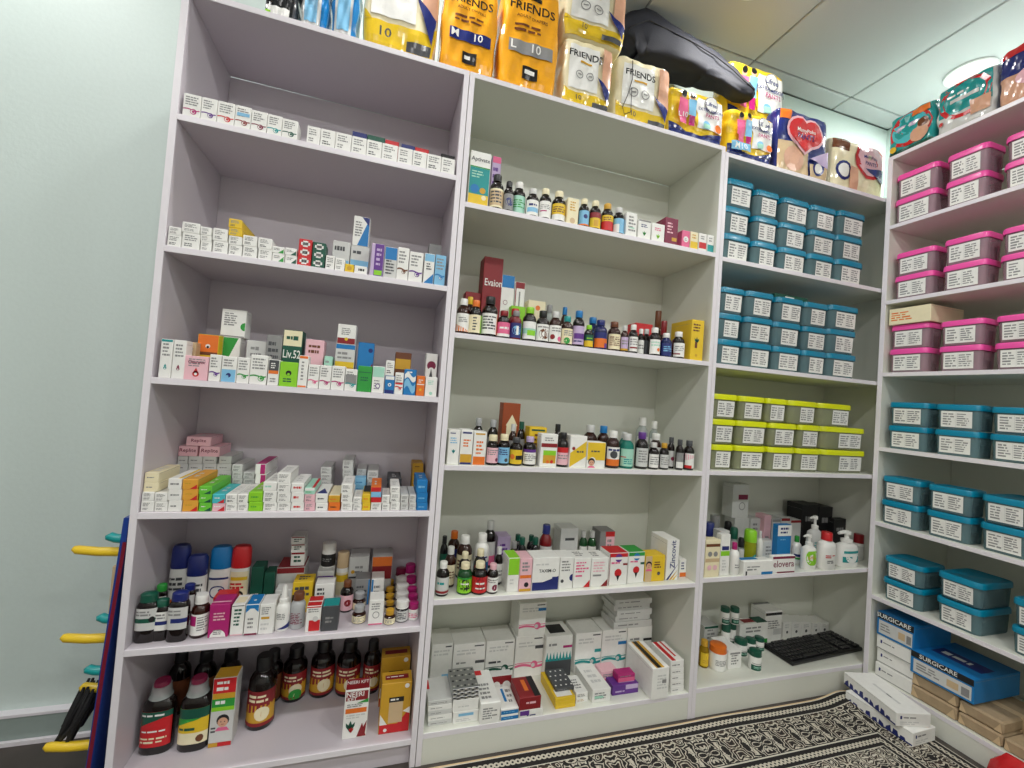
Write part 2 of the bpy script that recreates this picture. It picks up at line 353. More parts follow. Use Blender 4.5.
# ------------------------------------------------------------------ rug
def rug_mat():
    m = bpy.data.materials.new('patterned_rug'); m.use_nodes = True; t = m.node_tree; L = t.links.new; b = t.nodes['Principled BSDF']
    tc = nd(t, 'ShaderNodeTexCoord'); sp = nd(t, 'ShaderNodeSeparateXYZ'); L(tc.outputs['Object'], sp.inputs[0])
    def mth(op, a, b_=None, c=None):
        n = nd(t, 'ShaderNodeMath', operation=op)
        for i, v in enumerate((a, b_, c)):
            if v is None: continue
            if isinstance(v, (int, float)): n.inputs[i].default_value = v
            else: L(v, n.inputs[i])
        return n.outputs[0]
    X, Y = sp.outputs['X'], sp.outputs['Y']              # object origin = far right corner of the rug
    d1, d2 = mth('MULTIPLY', Y, -1), mth('MULTIPLY', X, -1); d = mth('MINIMUM', d1, d2); along = mth('MULTIPLY', mth('ADD', X, Y), 1)
    swap = mth('LESS_THAN', d1, d2); al = mth('ADD', mth('MULTIPLY', X, swap), mth('MULTIPLY', Y, mth('SUBTRACT', 1, swap)))
    def mirror(px, py):
        cx = nd(t, 'ShaderNodeCombineXYZ'); L(mth('PINGPONG', X, px), cx.inputs[0]); L(mth('PINGPONG', Y, py), cx.inputs[1]); return cx.outputs[0]
    def vor(vec, sc, feat='DISTANCE_TO_EDGE'):
        n = nd(t, 'ShaderNodeTexVoronoi', feature=feat); n.inputs['Scale'].default_value = sc; L(vec, n.inputs['Vector']); return n.outputs['Distance']
    wn = nd(t, 'ShaderNodeTexNoise'); wn.inputs['Scale'].default_value = 22; L(mirror(.11, .13), wn.inputs['Vector'])
    ad = nd(t, 'ShaderNodeVectorMath', operation='MULTIPLY_ADD'); L(wn.outputs['Color'], ad.inputs[0]); ad.inputs[1].default_value = (.05, .05, 0); L(mirror(.11, .13), ad.inputs[2])
    e1 = vor(ad.outputs[0], 25, 'F1'); e2 = vor(ad.outputs[0], 60, 'F1'); e3 = vor(ad.outputs[0], 9)
    scroll = mth('GREATER_THAN', mth('SINE', mth('MULTIPLY', e1, 30)), .5); dot = mth('LESS_THAN', e2, .22); vein = mth('LESS_THAN', e3, .045); core = mth('LESS_THAN', e1, .12)
    field = mth('MAXIMUM', mth('MAXIMUM', mth('MULTIPLY', scroll, .8), mth('MULTIPLY', dot, .96)), mth('MAXIMUM', mth('MULTIPLY', vein, .71), core))
    # borders: cream lines and a row of round motifs
    def band(a, b_): return mth('MULTIPLY', mth('GREATER_THAN', d, a), mth('LESS_THAN', d, b_))
    u = mth('SUBTRACT', mth('PINGPONG', al, .017), .0085); 
    def motif(c0, r): 
        v = mth('SUBTRACT', d, c0); q = mth('SQRT', mth('ADD', mth('MULTIPLY', u, u), mth('MULTIPLY', v, v))); return mth('LESS_THAN', mth('ABSOLUTE', mth('SUBTRACT', q, r)), r * .45)
    lines = mth('MAXIMUM', mth('MAXIMUM', band(.0, .004), band(.052, .055)), mth('MAXIMUM', band(.178, .183), band(.227, .23)))
    mot = mth('MAXIMUM', mth('MULTIPLY', motif(.028, .0065), band(.014, .045)), mth('MULTIPLY', motif(.206, .0065), band(.19, .222)))
    inb = mth('MAXIMUM', band(0, .055), band(.175, .23))
    f = mth('ADD', mth('MULTIPLY', inb, mth('MAXIMUM', lines, mth('MULTIPLY', mot, .8))), mth('MULTIPLY', mth('SUBTRACT', 1, inb), field))
    rp = nd(t, 'ShaderNodeValToRGB'); rp.color_ramp.interpolation = 'CONSTANT'
    rp.color_ramp.elements[0].color = col((24, 21, 20)); e = rp.color_ramp.elements
    e[1].position = .95; e[1].color = col((206, 202, 188)); q = e.new(.7); q.color = col((58, 46, 38)); q = e.new(.78); q.color = col((196, 190, 174)); q = e.new(.83); q.color = col((66, 56, 48))
    L(f, rp.inputs['Fac']); L(rp.outputs['Color'], b.inputs['Base Color']); b.inputs['Roughness'].default_value = .9
    pn = nd(t, 'ShaderNodeTexNoise'); pn.inputs['Scale'].default_value = 500; L(tc.outputs['Object'], pn.inputs['Vector'])
    bp = nd(t, 'ShaderNodeBump'); bp.inputs['Strength'].default_value = .5; bp.inputs['Distance'].default_value = .002
    L(mth('ADD', pn.outputs['Fac'], mth('MULTIPLY', f, .4)), bp.inputs['Height']); L(bp.outputs['Normal'], b.inputs['Normal'])
    return m
M['rug'] = rug_mat()
RX, RY, RW, RL = 2.575, -.022, 2.2, 1.9
rug = empty('floor_rug', (RX, RY, 0)); tag(rug, 'black and cream patterned rug on the floor in front of the shelves', 'rug')
def rugz(x, y): return .006 + .02 * math.exp(-((x + .12) ** 2 / .006 + (y + .02) ** 2 / .01)) + .004 * math.exp(-((x + .7) ** 2 / .02 + (y + .02) ** 2 / .003))
m = MB(); V = []; F = []; nx, ny = 110, 60
for j in range(ny + 1):
    for i in range(nx + 1):
        x, y = -RW * (1 - i / nx), -RL * (j / ny) ** 1.5; V.append((x, y, rugz(x, y)))
for j in range(ny):
    for i in range(nx): a = j * (nx + 1) + i; F.append((a, a + nx + 1, a + nx + 2, a + 1))
n0 = len(V); V += [(x, y, .0003) for x, y in ((-RW, 0), (0, 0), (0, -RL), (-RW, -RL))]; F.append((n0, n0 + 1, n0 + 2, n0 + 3))
m.faces(V, F, 'wht', True); m.build('pile', 'rug', rug)
m = MB(); m.tube([(-RW + RW * i / 80, .001, rugz(-RW + RW * i / 80, 0) - .002) for i in range(81)], .0035, 'bei', 6); m.build('edge_binding', 'paper', rug)
# ------------------------------------------------------------------ tables (metres): cartons 'c' = x, front y, base z, width, depth, height; bottles 'b' = x, centre y, base z, diameter, flatness, height
ITEMS = [
('c',.0426,.008,1.7924,.0397,.05,.0628,'wht','','eye mag','medicine_carton','carton',"white eye-drop carton with magenta eye print on lilac unit's top shelf",'a1'),
('c',.0816,.008,1.7924,.0358,.05,.0629,'wht','','eye pur','medicine_carton','carton',"white eye-drop carton with purple eye print on lilac unit's top shelf",'a1'),
('c',.1208,.008,1.7924,.0402,.05,.0629,'wht','','eye red','medicine_carton','carton',"white eye-drop carton with red eye print on lilac unit's top shelf",'a1'),
('c',.161,.008,1.7924,.0377,.05,.0629,'wht','','eye drd;r .1 .55 .95 .7 sky','medicine_carton','carton',"white eye-drop carton with dark red eye print on lilac unit's top shelf",'a1'),
('c',.2001,.008,1.7924,.0378,.05,.0596,'wht','','eye mar','medicine_carton','carton',"white eye-drop carton with maroon eye print on lilac unit's top shelf",'a1'),
('c',.2382,.008,1.7924,.0358,.05,.0586,'wht','','eye teal','medicine_carton','carton',"white eye-drop carton with teal eye print on lilac unit's top shelf",'a1'),
('c',.2765,.008,1.7924,.0382,.05,.056,'wht','','eye dgn','medicine_carton','carton',"white eye-drop carton with dark green eye print on lilac unit's top shelf",'a1'),
('c',.3376,.008,1.7924,.034,.05,.0519,'wht','','txt','medicine_carton','carton',"plain white carton, leftmost such, lilac unit's top shelf",'a1'),
('c',.3751,.008,1.7924,.0386,.05,.0523,'wht','','txt','medicine_carton','carton',"plain white carton, second from left such, lilac unit's top shelf",'a1'),
('c',.4167,.008,1.7924,.0423,.05,.0526,'wht','','txt','medicine_carton','carton',"plain white carton, third from left such, lilac unit's top shelf",'a1'),
('c',.4593,.008,1.7924,.0404,.05,.0522,'wht','','txt','medicine_carton','carton',"plain white carton, fourth from left such, lilac unit's top shelf",'a1'),
('c',.5016,.008,1.7924,.0418,.05,.0521,'wht','','txt','medicine_carton','carton',"plain white carton, fifth from left such, lilac unit's top shelf",'a1'),
('c',.5459,.008,1.7924,.0444,.05,.0523,'wht','','txt','medicine_carton','carton',"plain white carton, sixth from left such, lilac unit's top shelf",'a1'),
('c',.5906,.008,1.7924,.0424,.05,.0518,'wht','','txt','medicine_carton','carton',"plain white carton, seventh from left such, lilac unit's top shelf",'a1'),
('c',.6334,.008,1.7924,.0409,.05,.0514,'wht','','txt','medicine_carton','carton',"plain white carton, eighth from left such, lilac unit's top shelf",'a1'),
('c',.6767,.008,1.7924,.0432,.05,.0515,'wht','','txt','medicine_carton','carton',"plain white carton, ninth from left such, lilac unit's top shelf",'a1'),
('c',.7203,.008,1.7924,.0416,.05,.0511,'wht','','txt','medicine_carton','carton',"plain white carton, rightmost such, lilac unit's top shelf",'a1'),
('c',.4529,.07,1.7924,.0421,.05,.1013,'nvy','','foot nvy','medicine_carton','carton',"navy carton behind the plain white cartons, leftmost such, lilac unit's top shelf",'a1'),
('c',.5011,.07,1.7924,.0517,.05,.1015,'dgn','','foot dgn','medicine_carton','carton',"dark green carton behind the plain white cartons on lilac unit's top shelf",'a1'),
('c',.5488,.07,1.7924,.0409,.05,.099,'red','','foot red','medicine_carton','carton',"red carton behind the plain white cartons, leftmost such, lilac unit's top shelf",'a1'),
('c',.5975,.07,1.7924,.0418,.05,.098,'nvy','','foot nvy','medicine_carton','carton',"navy carton behind the plain white cartons, rightmost such, lilac unit's top shelf",'a1'),
('c',.641,.07,1.7924,.0426,.05,.0971,'red','','foot red','medicine_carton','carton',"red carton behind the plain white cartons, rightmost such, lilac unit's top shelf",'a1'),
('c',.7237,.07,1.7924,.0436,.05,.0958,'blk','','foot blk','medicine_carton','carton',"black carton behind the plain white cartons on lilac unit's top shelf",'a1'),
('c',.033,.008,1.4456,.03,.1,.0318,'wht','','txt','medicine_carton','carton',"plain white carton, lowest of leftmost stack, lilac unit's second shelf",'a2'),
('c',.032,.008,1.4774,.0281,.1,.0211,'wht','','txt','medicine_carton','carton',"plain white carton, topmost of leftmost stack, lilac unit's second shelf",'a2'),
('c',.0697,.008,1.4456,.0397,.1,.0431,'wht','','txt','medicine_carton','carton',"plain white carton, lowest of second stack from left, lilac unit's second shelf",'a2'),
('c',.0669,.008,1.4888,.0397,.1,.0276,'wht','','txt','medicine_carton','carton',"plain white carton, topmost of second stack from left, lilac unit's second shelf",'a2'),
('c',.1044,.008,1.4456,.0244,.1,.0268,'wht','','txt','medicine_carton','carton',"plain white carton, lowest of third stack from left, lilac unit's second shelf",'a2'),
('c',.1028,.008,1.4724,.0244,.1,.0164,'wht','','txt','medicine_carton','carton',"plain white carton, middle of third stack from left, lilac unit's second shelf",'a2'),
('c',.1012,.008,1.4889,.0244,.1,.022,'wht','','txt','medicine_carton','carton',"plain white carton, topmost of third stack from left, lilac unit's second shelf",'a2'),
('c',.1371,.008,1.4456,.0342,.1,.0334,'wht','','txt','medicine_carton','carton',"plain white carton, lowest of fourth stack from left, lilac unit's second shelf",'a2'),
('c',.1344,.008,1.479,.0342,.1,.0339,'wht','','txt','medicine_carton','carton',"plain white carton, topmost of fourth stack from left, lilac unit's second shelf",'a2'),
('c',.1725,.008,1.4456,.0309,.12,.0293,'wht','','txt','medicine_carton','carton',"plain white carton, lowest of fifth stack from left, lilac unit's second shelf",'a2'),
('c',.1704,.008,1.475,.0309,.12,.0243,'wht','','txt','medicine_carton','carton',"plain white carton, topmost of fifth stack from left, lilac unit's second shelf",'a2'),
('c',.1685,.008,1.4992,.0309,.12,.0216,'yel','','txt','medicine_carton','carton',"plain yellow carton, lowest of its stack, lilac unit's second shelf",'a2'),
('c',.1666,.008,1.5208,.0309,.12,.0243,'yel','','txt','medicine_carton','carton',"plain yellow carton, topmost of its stack, lilac unit's second shelf",'a2'),
('c',.2071,.008,1.4456,.0336,.1,.0318,'wht','','txt','medicine_carton','carton',"plain white carton, lowest of sixth stack from left, lilac unit's second shelf",'a2'),
('c',.2047,.008,1.4774,.0336,.1,.0291,'wht','','txt','medicine_carton','carton',"plain white carton, topmost of sixth stack from left, lilac unit's second shelf",'a2'),
('c',.244,.008,1.4456,.0335,.1,.0308,'wht','','txt','medicine_carton','carton',"plain white carton, lowest of rightmost stack, lilac unit's second shelf",'a2'),
('c',.2415,.008,1.4764,.0335,.1,.0302,'wht','','txt','medicine_carton','carton',"plain white carton, topmost of rightmost stack, lilac unit's second shelf",'a2'),
('c',.2771,.008,1.4456,.0297,.1,.0245,'wht','','tri .5 0 1 0 1 .7 grn;t .1 .4 .8 .8 2 gry','medicine_carton','carton',"white carton with green corner, lowest of its stack, lilac unit's second shelf",'a2'),
('c',.2754,.008,1.4701,.0296,.1,.0188,'wht','','tri .5 0 1 0 1 .7 grn;t .1 .4 .8 .8 2 gry','medicine_carton','carton',"white carton with green corner, topmost of its stack, lilac unit's second shelf",'a2'),
('c',.309,.008,1.4456,.0296,.1,.0237,'wht','','tri .5 0 1 0 1 .7 dgn;t .1 .4 .8 .8 2 gry','medicine_carton','carton',"white carton with dark green corner, lowest of its stack, lilac unit's second shelf",'a2'),
('c',.3072,.008,1.4693,.0296,.1,.0209,'wht','','tri .5 0 1 0 1 .7 dgn;t .1 .4 .8 .8 2 gry','medicine_carton','carton',"white carton with dark green corner, topmost of its stack, lilac unit's second shelf",'a2'),
('c',.3423,.008,1.4456,.0339,.05,.076,'red','','checks wht','medicine_carton','carton',"red carton with white cross checks on lilac unit's second shelf",'a2'),
('c',.3781,.008,1.4456,.0338,.05,.073,'dgn','','checks wht','medicine_carton','carton',"dark green carton with white cross checks on lilac unit's second shelf",'a2'),
('c',.4095,.008,1.4456,.0232,.03,.0405,'wht','','txt','medicine_carton','carton',"small white carton with dark lettering, leftmost such, lilac unit's second shelf",'a2'),
('c',.436,.008,1.4456,.0256,.03,.0377,'wht','','txt','medicine_carton','carton',"small white carton with dark lettering, rightmost such, lilac unit's second shelf",'a2'),
('c',.4305,.06,1.4456,.0495,.05,.1032,'lgr','','r 0 0 1 .45 sky;r 0 .12 1 .3 teal;t .1 .68 .9 .9 1 dgy','medicine_carton','carton',"pale grey carton with light blue lower half on lilac unit's second shelf",'a2'),
('c',.4839,.06,1.4456,.0532,.05,.0974,'lgr','','r 0 0 1 .55 sky;r 0 .1 1 .38 blu;t .1 .7 .9 .9 1 dgy','medicine_carton','carton',"pale grey carton with blue lower half on lilac unit's second shelf",'a2'),
('c',.4819,.06,1.543,.0462,.05,.0904,'wht','','tri 1 1 1 0 .3 0 blu;tri 1 1 .5 1 1 .7 nvy;t .1 .3 .6 .85 6 gry','medicine_carton','carton',"tall white carton with blue curve standing on another carton on lilac unit's second shelf",'a2'),
('c',.4622,.008,1.4456,.0238,.03,.0246,'yel','','bg yel;o .5 .5 .3 gld','medicine_carton','carton',"tiny yellow carton on lilac unit's second shelf",'a2'),
('c',.4934,.008,1.4456,.0348,.03,.0238,'wht','','t .3 .25 .8 .8 1 blk','medicine_carton','carton',"low white carton with short dark word on lilac unit's second shelf",'a2'),
('c',.5366,.008,1.4456,.0359,.05,.0974,'lil','','r .25 0 1 1 pur;t .4 .3 .9 .9 4 lil;r .3 .03 .95 .18 lim;r 0 0 .25 1 lil','medicine_carton','carton',"purple carton with lilac edge on lilac unit's second shelf",'a2'),
('c',.5747,.008,1.4456,.0357,.05,.0936,'lgr','','head blu;t .1 .1 .9 .6 5 dgy','medicine_carton','carton',"pale grey carton with blue top half on lilac unit's second shelf",'a2'),
('c',.6098,.008,1.4456,.0328,.05,.0982,'wht','','eye brn','medicine_carton','carton',"white eye-drop carton with brown eye print on lilac unit's second shelf",'a2'),
('c',.6484,.008,1.4456,.0401,.05,.0912,'wht','','eye pur','medicine_carton','carton',"white eye-drop carton with purple eye print on lilac unit's second shelf",'a2'),
('c',.6878,.008,1.4456,.0307,.05,.0933,'wht','','r 0 .75 1 1 sky;tri 0 0 1 0 1 .35 blu;t .2 .45 .8 .7 3 dgy','medicine_carton','carton',"white carton with blue head and foot on lilac unit's second shelf",'a2'),
('c',.7215,.008,1.4456,.0318,.05,.0943,'sky','','eye blu','medicine_carton','carton',"light blue eye-drop carton with blue eye print on lilac unit's second shelf",'a2'),
('c',.7089,.09,1.4456,.0402,.05,.1527,'gry','','txt','medicine_carton','carton',"grey carton behind the blue-footed carton on lilac unit's second shelf",'a2'),
('c',.0401,.008,1.1037,.0263,.04,.1014,'wht','','drop teal;r 0 .94 1 1 teal','medicine_carton','carton',"white carton with teal drop print on lilac unit's third shelf",'a3'),
('c',.0686,.008,1.1037,.0275,.04,.1014,'wht','','drop mar','medicine_carton','carton',"white carton with maroon drop print on lilac unit's third shelf",'a3'),
('c',.1089,.008,1.1037,.053,.04,.0635,'lpk','','drop red;T .5 .7 .12 mar Clearwax;r .02 .05 .98 .1 lpk','medicine_carton','carton',"pale pink wide carton with red drop print on lilac unit's third shelf",'a3'),
('c',.0753,.06,1.1037,.0201,.0295,.1022,'bei','','txt','medicine_carton','carton',"beige carton behind the wide drop-print carton on lilac unit's third shelf",'a3'),
('c',.1023,.09,1.1037,.0513,.05,.1296,'yel','','r 0 .6 1 1 org;r 0 .55 1 .62 brn;o .5 .75 .12 wht;o .5 .73 .07 blk;t .2 .2 .8 .45 3 gld','medicine_carton','carton',"yellow carton with orange top and round emblem on lilac unit's third shelf",'a3'),
('c',.1503,.12,1.1037,.0446,.05,.1307,'wht','','r 0 0 1 1 wht;tri 0 1 .9 1 0 .2 grn;o .75 .15 .15 blk','medicine_carton','carton',"white carton with green quarter and black mark on lilac unit's third shelf",'a3'),
('c',.1505,.12,1.2344,.0628,.05,.0815,'wht','','o 1 .4 .2 grn;t .1 .4 .7 .9 6 gry;r 0 0 1 .04 gry','medicine_carton','carton',"large white carton with green spot, topping a stack on lilac unit's third shelf",'a3'),
('c',.1512,.008,1.1037,.0267,.04,.0718,'wht','','eye pur','medicine_carton','carton',"white eye-drop carton with purple eye print on lilac unit's third shelf",'a3'),
('c',.184,.008,1.1037,.0349,.04,.0697,'wht','','r 0 0 1 .5 sky;o .5 .27 .18 nvy;o .42 .22 .1 sky;t .1 .6 .9 .92 3 gry','medicine_carton','carton',"white carton with light blue ear panel on lilac unit's third shelf",'a3'),
('c',.2176,.008,1.1037,.0291,.04,.0703,'wht','','eye grn','medicine_carton','carton',"white eye-drop carton with green eye print on lilac unit's third shelf",'a3'),
('c',.2543,.008,1.1037,.0413,.04,.0807,'wht','','eye grn .7 .2','medicine_carton','carton',"white carton with small green eye at right on lilac unit's third shelf",'a3'),
('c',.2202,.1,1.1037,.0507,.05,.1263,'lgr','','o .5 .5 .15 mag;t .2 .6 .8 .9 2 gry','medicine_carton','carton',"pale grey carton with magenta blot on lilac unit's third shelf",'a3'),
('c',.2709,.08,1.1037,.0407,.05,.1458,'gry','','r 0 0 1 .35 blu;t .1 .5 .9 .9 3 dgy','medicine_carton','carton',"grey carton with blue foot on lilac unit's third shelf",'a3'),
('c',.2911,.008,1.1037,.0268,.04,.0719,'wht','','r 0 .58 1 1 dgy;r 0 .45 1 .58 org;t .2 .65 .8 .9 3 wht;t .2 .1 .8 .3 2 gry','medicine_carton','carton',"white carton with dark top and orange band on lilac unit's third shelf",'a3'),
('c',.3182,.08,1.1037,.0512,.05,.1659,'dgn','','r 0 .72 1 1 cre;T .5 .5 .15 wht Liv.52;t .15 .8 .85 .93 1 dgn;t .2 .2 .8 .4 2 teal','medicine_carton','carton',"dark green carton with cream top on lilac unit's third shelf",'a3'),
('c',.3289,.008,1.1037,.0451,.04,.0686,'lim','','o .5 .55 .17 blk;o .5 .5 .08 lim;t .2 .15 .8 .35 2 dgn','medicine_carton','carton',"bright lime carton with black eye print on lilac unit's third shelf",'a3'),
('c',.3643,.008,1.1037,.0237,.04,.0902,'wht','','r 0 .92 1 1 org;r 0 0 1 .05 org;t .3 .2 .7 .85 6 gry','medicine_carton','carton',"white carton with orange top edge on lilac unit's third shelf",'a3'),
('c',.379,.08,1.1037,.0505,.05,.1446,'lpk','','face .5 .3 .25;t .15 .7 .85 .92 2 brn','medicine_carton','carton',"pale pink carton with child face print on lilac unit's third shelf",'a3'),
('c',.3926,.008,1.1037,.0282,.04,.0676,'wht','','eye pnk','medicine_carton','carton',"white eye-drop carton with pink eye print on lilac unit's third shelf",'a3'),
('c',.4213,.06,1.1037,.0222,.05,.0981,'mint','','txt','medicine_carton','carton',"mint carton behind the magenta-eye cartons on lilac unit's third shelf",'a3'),
('c',.4233,.008,1.1037,.0299,.04,.0681,'wht','','eye mag','medicine_carton','carton',"white eye-drop carton with magenta eye print, leftmost such, lilac unit's third shelf",'a3'),
('c',.4571,.008,1.1037,.0349,.04,.0693,'wht','','eye mag','medicine_carton','carton',"white eye-drop carton with magenta eye print, rightmost such, lilac unit's third shelf",'a3'),
('c',.4646,.08,1.1037,.0559,.05,.1403,'lgr','','r 0 0 1 .5 gld;r 0 .5 1 .62 yel;r 0 .9 1 1 blu;t .1 .66 .9 .85 2 gry','medicine_carton','carton',"white-gold banded carton under another carton on lilac unit's third shelf",'a3'),
('c',.4641,.08,1.2439,.0524,.05,.0601,'wht','','r 0 0 1 .3 drd;o .5 .25 .1 yel;t .2 .45 .8 .85 4 gry','medicine_carton','carton',"white carton with dark red foot, topping a stack on lilac unit's third shelf",'a3'),
('c',.5237,.08,1.1037,.0466,.05,.1512,'blu','','tri 0 0 1 0 1 .6 drd;o .8 .85 .15 nvy;t .15 .4 .7 .55 1 wht','medicine_carton','carton',"blue carton with dark red diagonal on lilac unit's third shelf",'a3'),
('c',.4924,.008,1.1037,.0323,.04,.0638,'wht','','r 0 .3 1 .75 gry;eye teal','medicine_carton','carton',"white carton with grey band and teal eye on lilac unit's third shelf",'a3'),
('c',.5294,.008,1.1037,.0392,.04,.0759,'grn','','r .05 .75 .95 .78 dgn;t .2 .4 .8 .6 2 dgn','medicine_carton','carton',"solid green carton on lilac unit's third shelf",'a3'),
('c',.5673,.008,1.1037,.0337,.04,.0785,'wht','','head mint;o .5 .25 .22 pur;o .5 .25 .15 wht','medicine_carton','carton',"white carton with mint top half on lilac unit's third shelf",'a3'),
('c',.6005,.008,1.1037,.0271,.04,.0534,'blu','','r 0 .8 1 1 wht;o .5 .5 .2 wht;o .5 .5 .1 blu;r 0 0 1 .2 nvy','medicine_carton','carton',"blue carton with white eye print below a white one on lilac unit's third shelf",'a3'),
('c',.5978,.008,1.157,.0246,.04,.0454,'wht','','txt','medicine_carton','carton',"white carton stacked on the blue eye carton on lilac unit's third shelf",'a3'),
('c',.6273,.008,1.1037,.024,.04,.0655,'wht','','r 0 .45 1 .55 red;eye red','medicine_carton','carton',"white carton with red stripe and eye on lilac unit's third shelf",'a3'),
('c',.6371,.09,1.1037,.0494,.05,.1326,'brn','','r 0 .6 1 .85 gld;o .75 .3 .15 blk;t .1 .1 .6 .4 2 cre','medicine_carton','carton',"brown and gold carton at the back on lilac unit's third shelf",'a3'),
('c',.6586,.008,1.1037,.0349,.04,.0779,'blu','','wave .2 .5 sky;wave .6 .8 wht;t .2 .85 .8 .95 1 wht','medicine_carton','carton',"blue carton with pale waves on lilac unit's third shelf",'a3'),
('c',.6905,.008,1.1037,.0244,.04,.061,'org','','r 0 .55 1 .6 wht;t .2 .65 .8 .85 2 wht;o .5 .3 .15 yel','medicine_carton','carton',"solid orange carton on lilac unit's third shelf",'a3'),
('c',.7223,.008,1.1037,.035,.04,.0601,'wht','','t .2 .6 .8 .85 3 mint;o .5 .15 .15 mint','medicine_carton','carton',"white carton with mint print on lilac unit's third shelf",'a3'),
('c',.7231,.055,1.1037,.0353,.05,.1355,'wht','','o .5 .72 .42 mar;o .5 .6 .3 wht;r 0 0 1 .12 grn;tri .3 .4 .7 .4 .5 .65 dgy','medicine_carton','carton',"white carton with maroon arch and green foot on lilac unit's third shelf",'a3'),
('c',.0319,.008,.7591,.0278,.09,.0278,'wht','','txt','medicine_carton','carton',"plain white carton, lowest of leftmost stack, lilac unit's fourth shelf",'a4'),
('c',.0309,.008,.787,.0257,.09,.0229,'wht','','txt','medicine_carton','carton',"plain white carton, topmost of leftmost stack, lilac unit's fourth shelf",'a4'),
('c',.0611,.008,.7591,.0275,.09,.0253,'wht','','txt','medicine_carton','carton',"plain white carton, lowest of second stack from left, lilac unit's fourth shelf",'a4'),
('c',.0591,.008,.7844,.0275,.09,.0239,'wht','','txt','medicine_carton','carton',"plain white carton, topmost of second stack from left, lilac unit's fourth shelf",'a4'),
('c',.0339,.012,.8093,.0319,.12,.0237,'cre','','t .15 .4 .8 .6 1 gry','medicine_carton','carton',"cream yellow carton laid across white cartons, lowest of its stack, lilac unit's fourth shelf",'a4'),
('c',.0334,.012,.833,.0308,.12,.0259,'cre','','t .15 .4 .8 .6 1 gry','medicine_carton','carton',"cream yellow carton laid across white cartons, topmost of its stack, lilac unit's fourth shelf",'a4'),
('c',.0911,.008,.7591,.0295,.13,.0292,'wht','','t .15 .35 .85 .65 1 gry','medicine_carton','carton',"white carton with yellow side edge, lowest of its stack, lilac unit's fourth shelf",'a4'),
('c',.0888,.008,.7883,.0295,.13,.0284,'wht','','t .15 .35 .85 .65 1 gry','medicine_carton','carton',"white carton with yellow side edge, middle of its stack, lilac unit's fourth shelf",'a4'),
('c',.0864,.008,.8168,.0295,.13,.0282,'wht','r .7 0 1 1 yel','t .15 .35 .85 .65 1 gry','medicine_carton','carton',"white carton with yellow side edge, topmost of its stack, lilac unit's fourth shelf",'a4'),
('c',.1253,.008,.7591,.0345,.14,.0292,'ogl','','tri 1 0 1 .5 .5 0 red;t .15 .5 .7 .7 1 gld','medicine_carton','carton',"orange-yellow carton with red corner, lowest of its stack, lilac unit's fourth shelf",'a4'),
('c',.1229,.008,.7884,.0345,.14,.0287,'ogl','','tri 1 0 1 .5 .5 0 red;t .15 .5 .7 .7 1 gld','medicine_carton','carton',"orange-yellow carton with red corner, middle of its stack, lilac unit's fourth shelf",'a4'),
('c',.1207,.008,.8171,.0345,.14,.0264,'ogl','','tri 1 0 1 .5 .5 0 red;t .15 .5 .7 .7 1 gld','medicine_carton','carton',"orange-yellow carton with red corner, topmost of its stack, lilac unit's fourth shelf",'a4'),
('c',.1594,.008,.7591,.0288,.15,.0227,'bgr','','tri 1 0 1 .5 .4 0 dgn;t .15 .5 .7 .7 1 wht','medicine_carton','carton',"green carton with dark corner, lowest of its stack, lilac unit's fourth shelf",'a4'),
('c',.1575,.008,.7818,.0288,.15,.0224,'bgr','','tri 1 0 1 .5 .4 0 dgn;t .15 .5 .7 .7 1 wht','medicine_carton','carton',"green carton with dark corner, middle of its stack, lilac unit's fourth shelf",'a4'),
('c',.1557,.008,.8042,.0288,.15,.0213,'bgr','','tri 1 0 1 .5 .4 0 dgn;t .15 .5 .7 .7 1 wht','medicine_carton','carton',"green carton with dark corner, topmost of its stack, lilac unit's fourth shelf",'a4'),
('c',.1902,.008,.7591,.0293,.13,.0211,'lpk','','tri 1 0 1 .7 .4 0 red;t .1 .5 .7 .8 1 wht','medicine_carton','carton',"pale pink carton with red corner on lilac unit's fourth shelf",'a4'),
('c',.1883,.008,.7802,.0292,.13,.0249,'aqu','','tri 1 0 1 .5 .4 0 red;t .15 .5 .7 .7 1 wht','medicine_carton','carton',"light blue carton with red corner on lilac unit's fourth shelf",'a4'),
('c',.2197,.008,.7591,.0264,.13,.021,'wht','','txt','medicine_carton','carton',"plain white carton, lowest of third stack from left, lilac unit's fourth shelf",'a4'),
('c',.2178,.008,.7802,.0264,.13,.0251,'wht','','txt','medicine_carton','carton',"plain white carton, topmost of third stack from left, lilac unit's fourth shelf",'a4'),
('c',.2468,.008,.7591,.0246,.13,.021,'wht','','txt','medicine_carton','carton',"plain white carton, lowest of fourth stack from left, lilac unit's fourth shelf",'a4'),
('c',.2449,.008,.7801,.0246,.13,.0253,'wht','','txt','medicine_carton','carton',"plain white carton, topmost of fourth stack from left, lilac unit's fourth shelf",'a4'),
('c',.2773,.008,.7591,.0337,.13,.0259,'lim','','t .15 .35 .8 .6 1 grn','medicine_carton','carton',"lime green carton, lowest of its stack, lilac unit's fourth shelf",'a4'),
('c',.2751,.008,.785,.0337,.13,.0268,'lim','','t .15 .35 .8 .6 1 grn','medicine_carton','carton',"lime green carton, topmost of its stack, lilac unit's fourth shelf",'a4'),
('c',.3125,.008,.7591,.0331,.13,.024,'wht','','txt','medicine_carton','carton',"white carton with small black dot, lowest of its stack, lilac unit's fourth shelf",'a4'),
('c',.3101,.008,.7831,.0328,.13,.0309,'wht','','txt','medicine_carton','carton',"white carton with small black dot, topmost of its stack, lilac unit's fourth shelf",'a4'),
('c',.308,.008,.814,.0331,.13,.0257,'wht','','t .1 .3 .9 .7 1 mint','medicine_carton','carton',"pale mint-white carton topping white cartons on lilac unit's fourth shelf",'a4'),
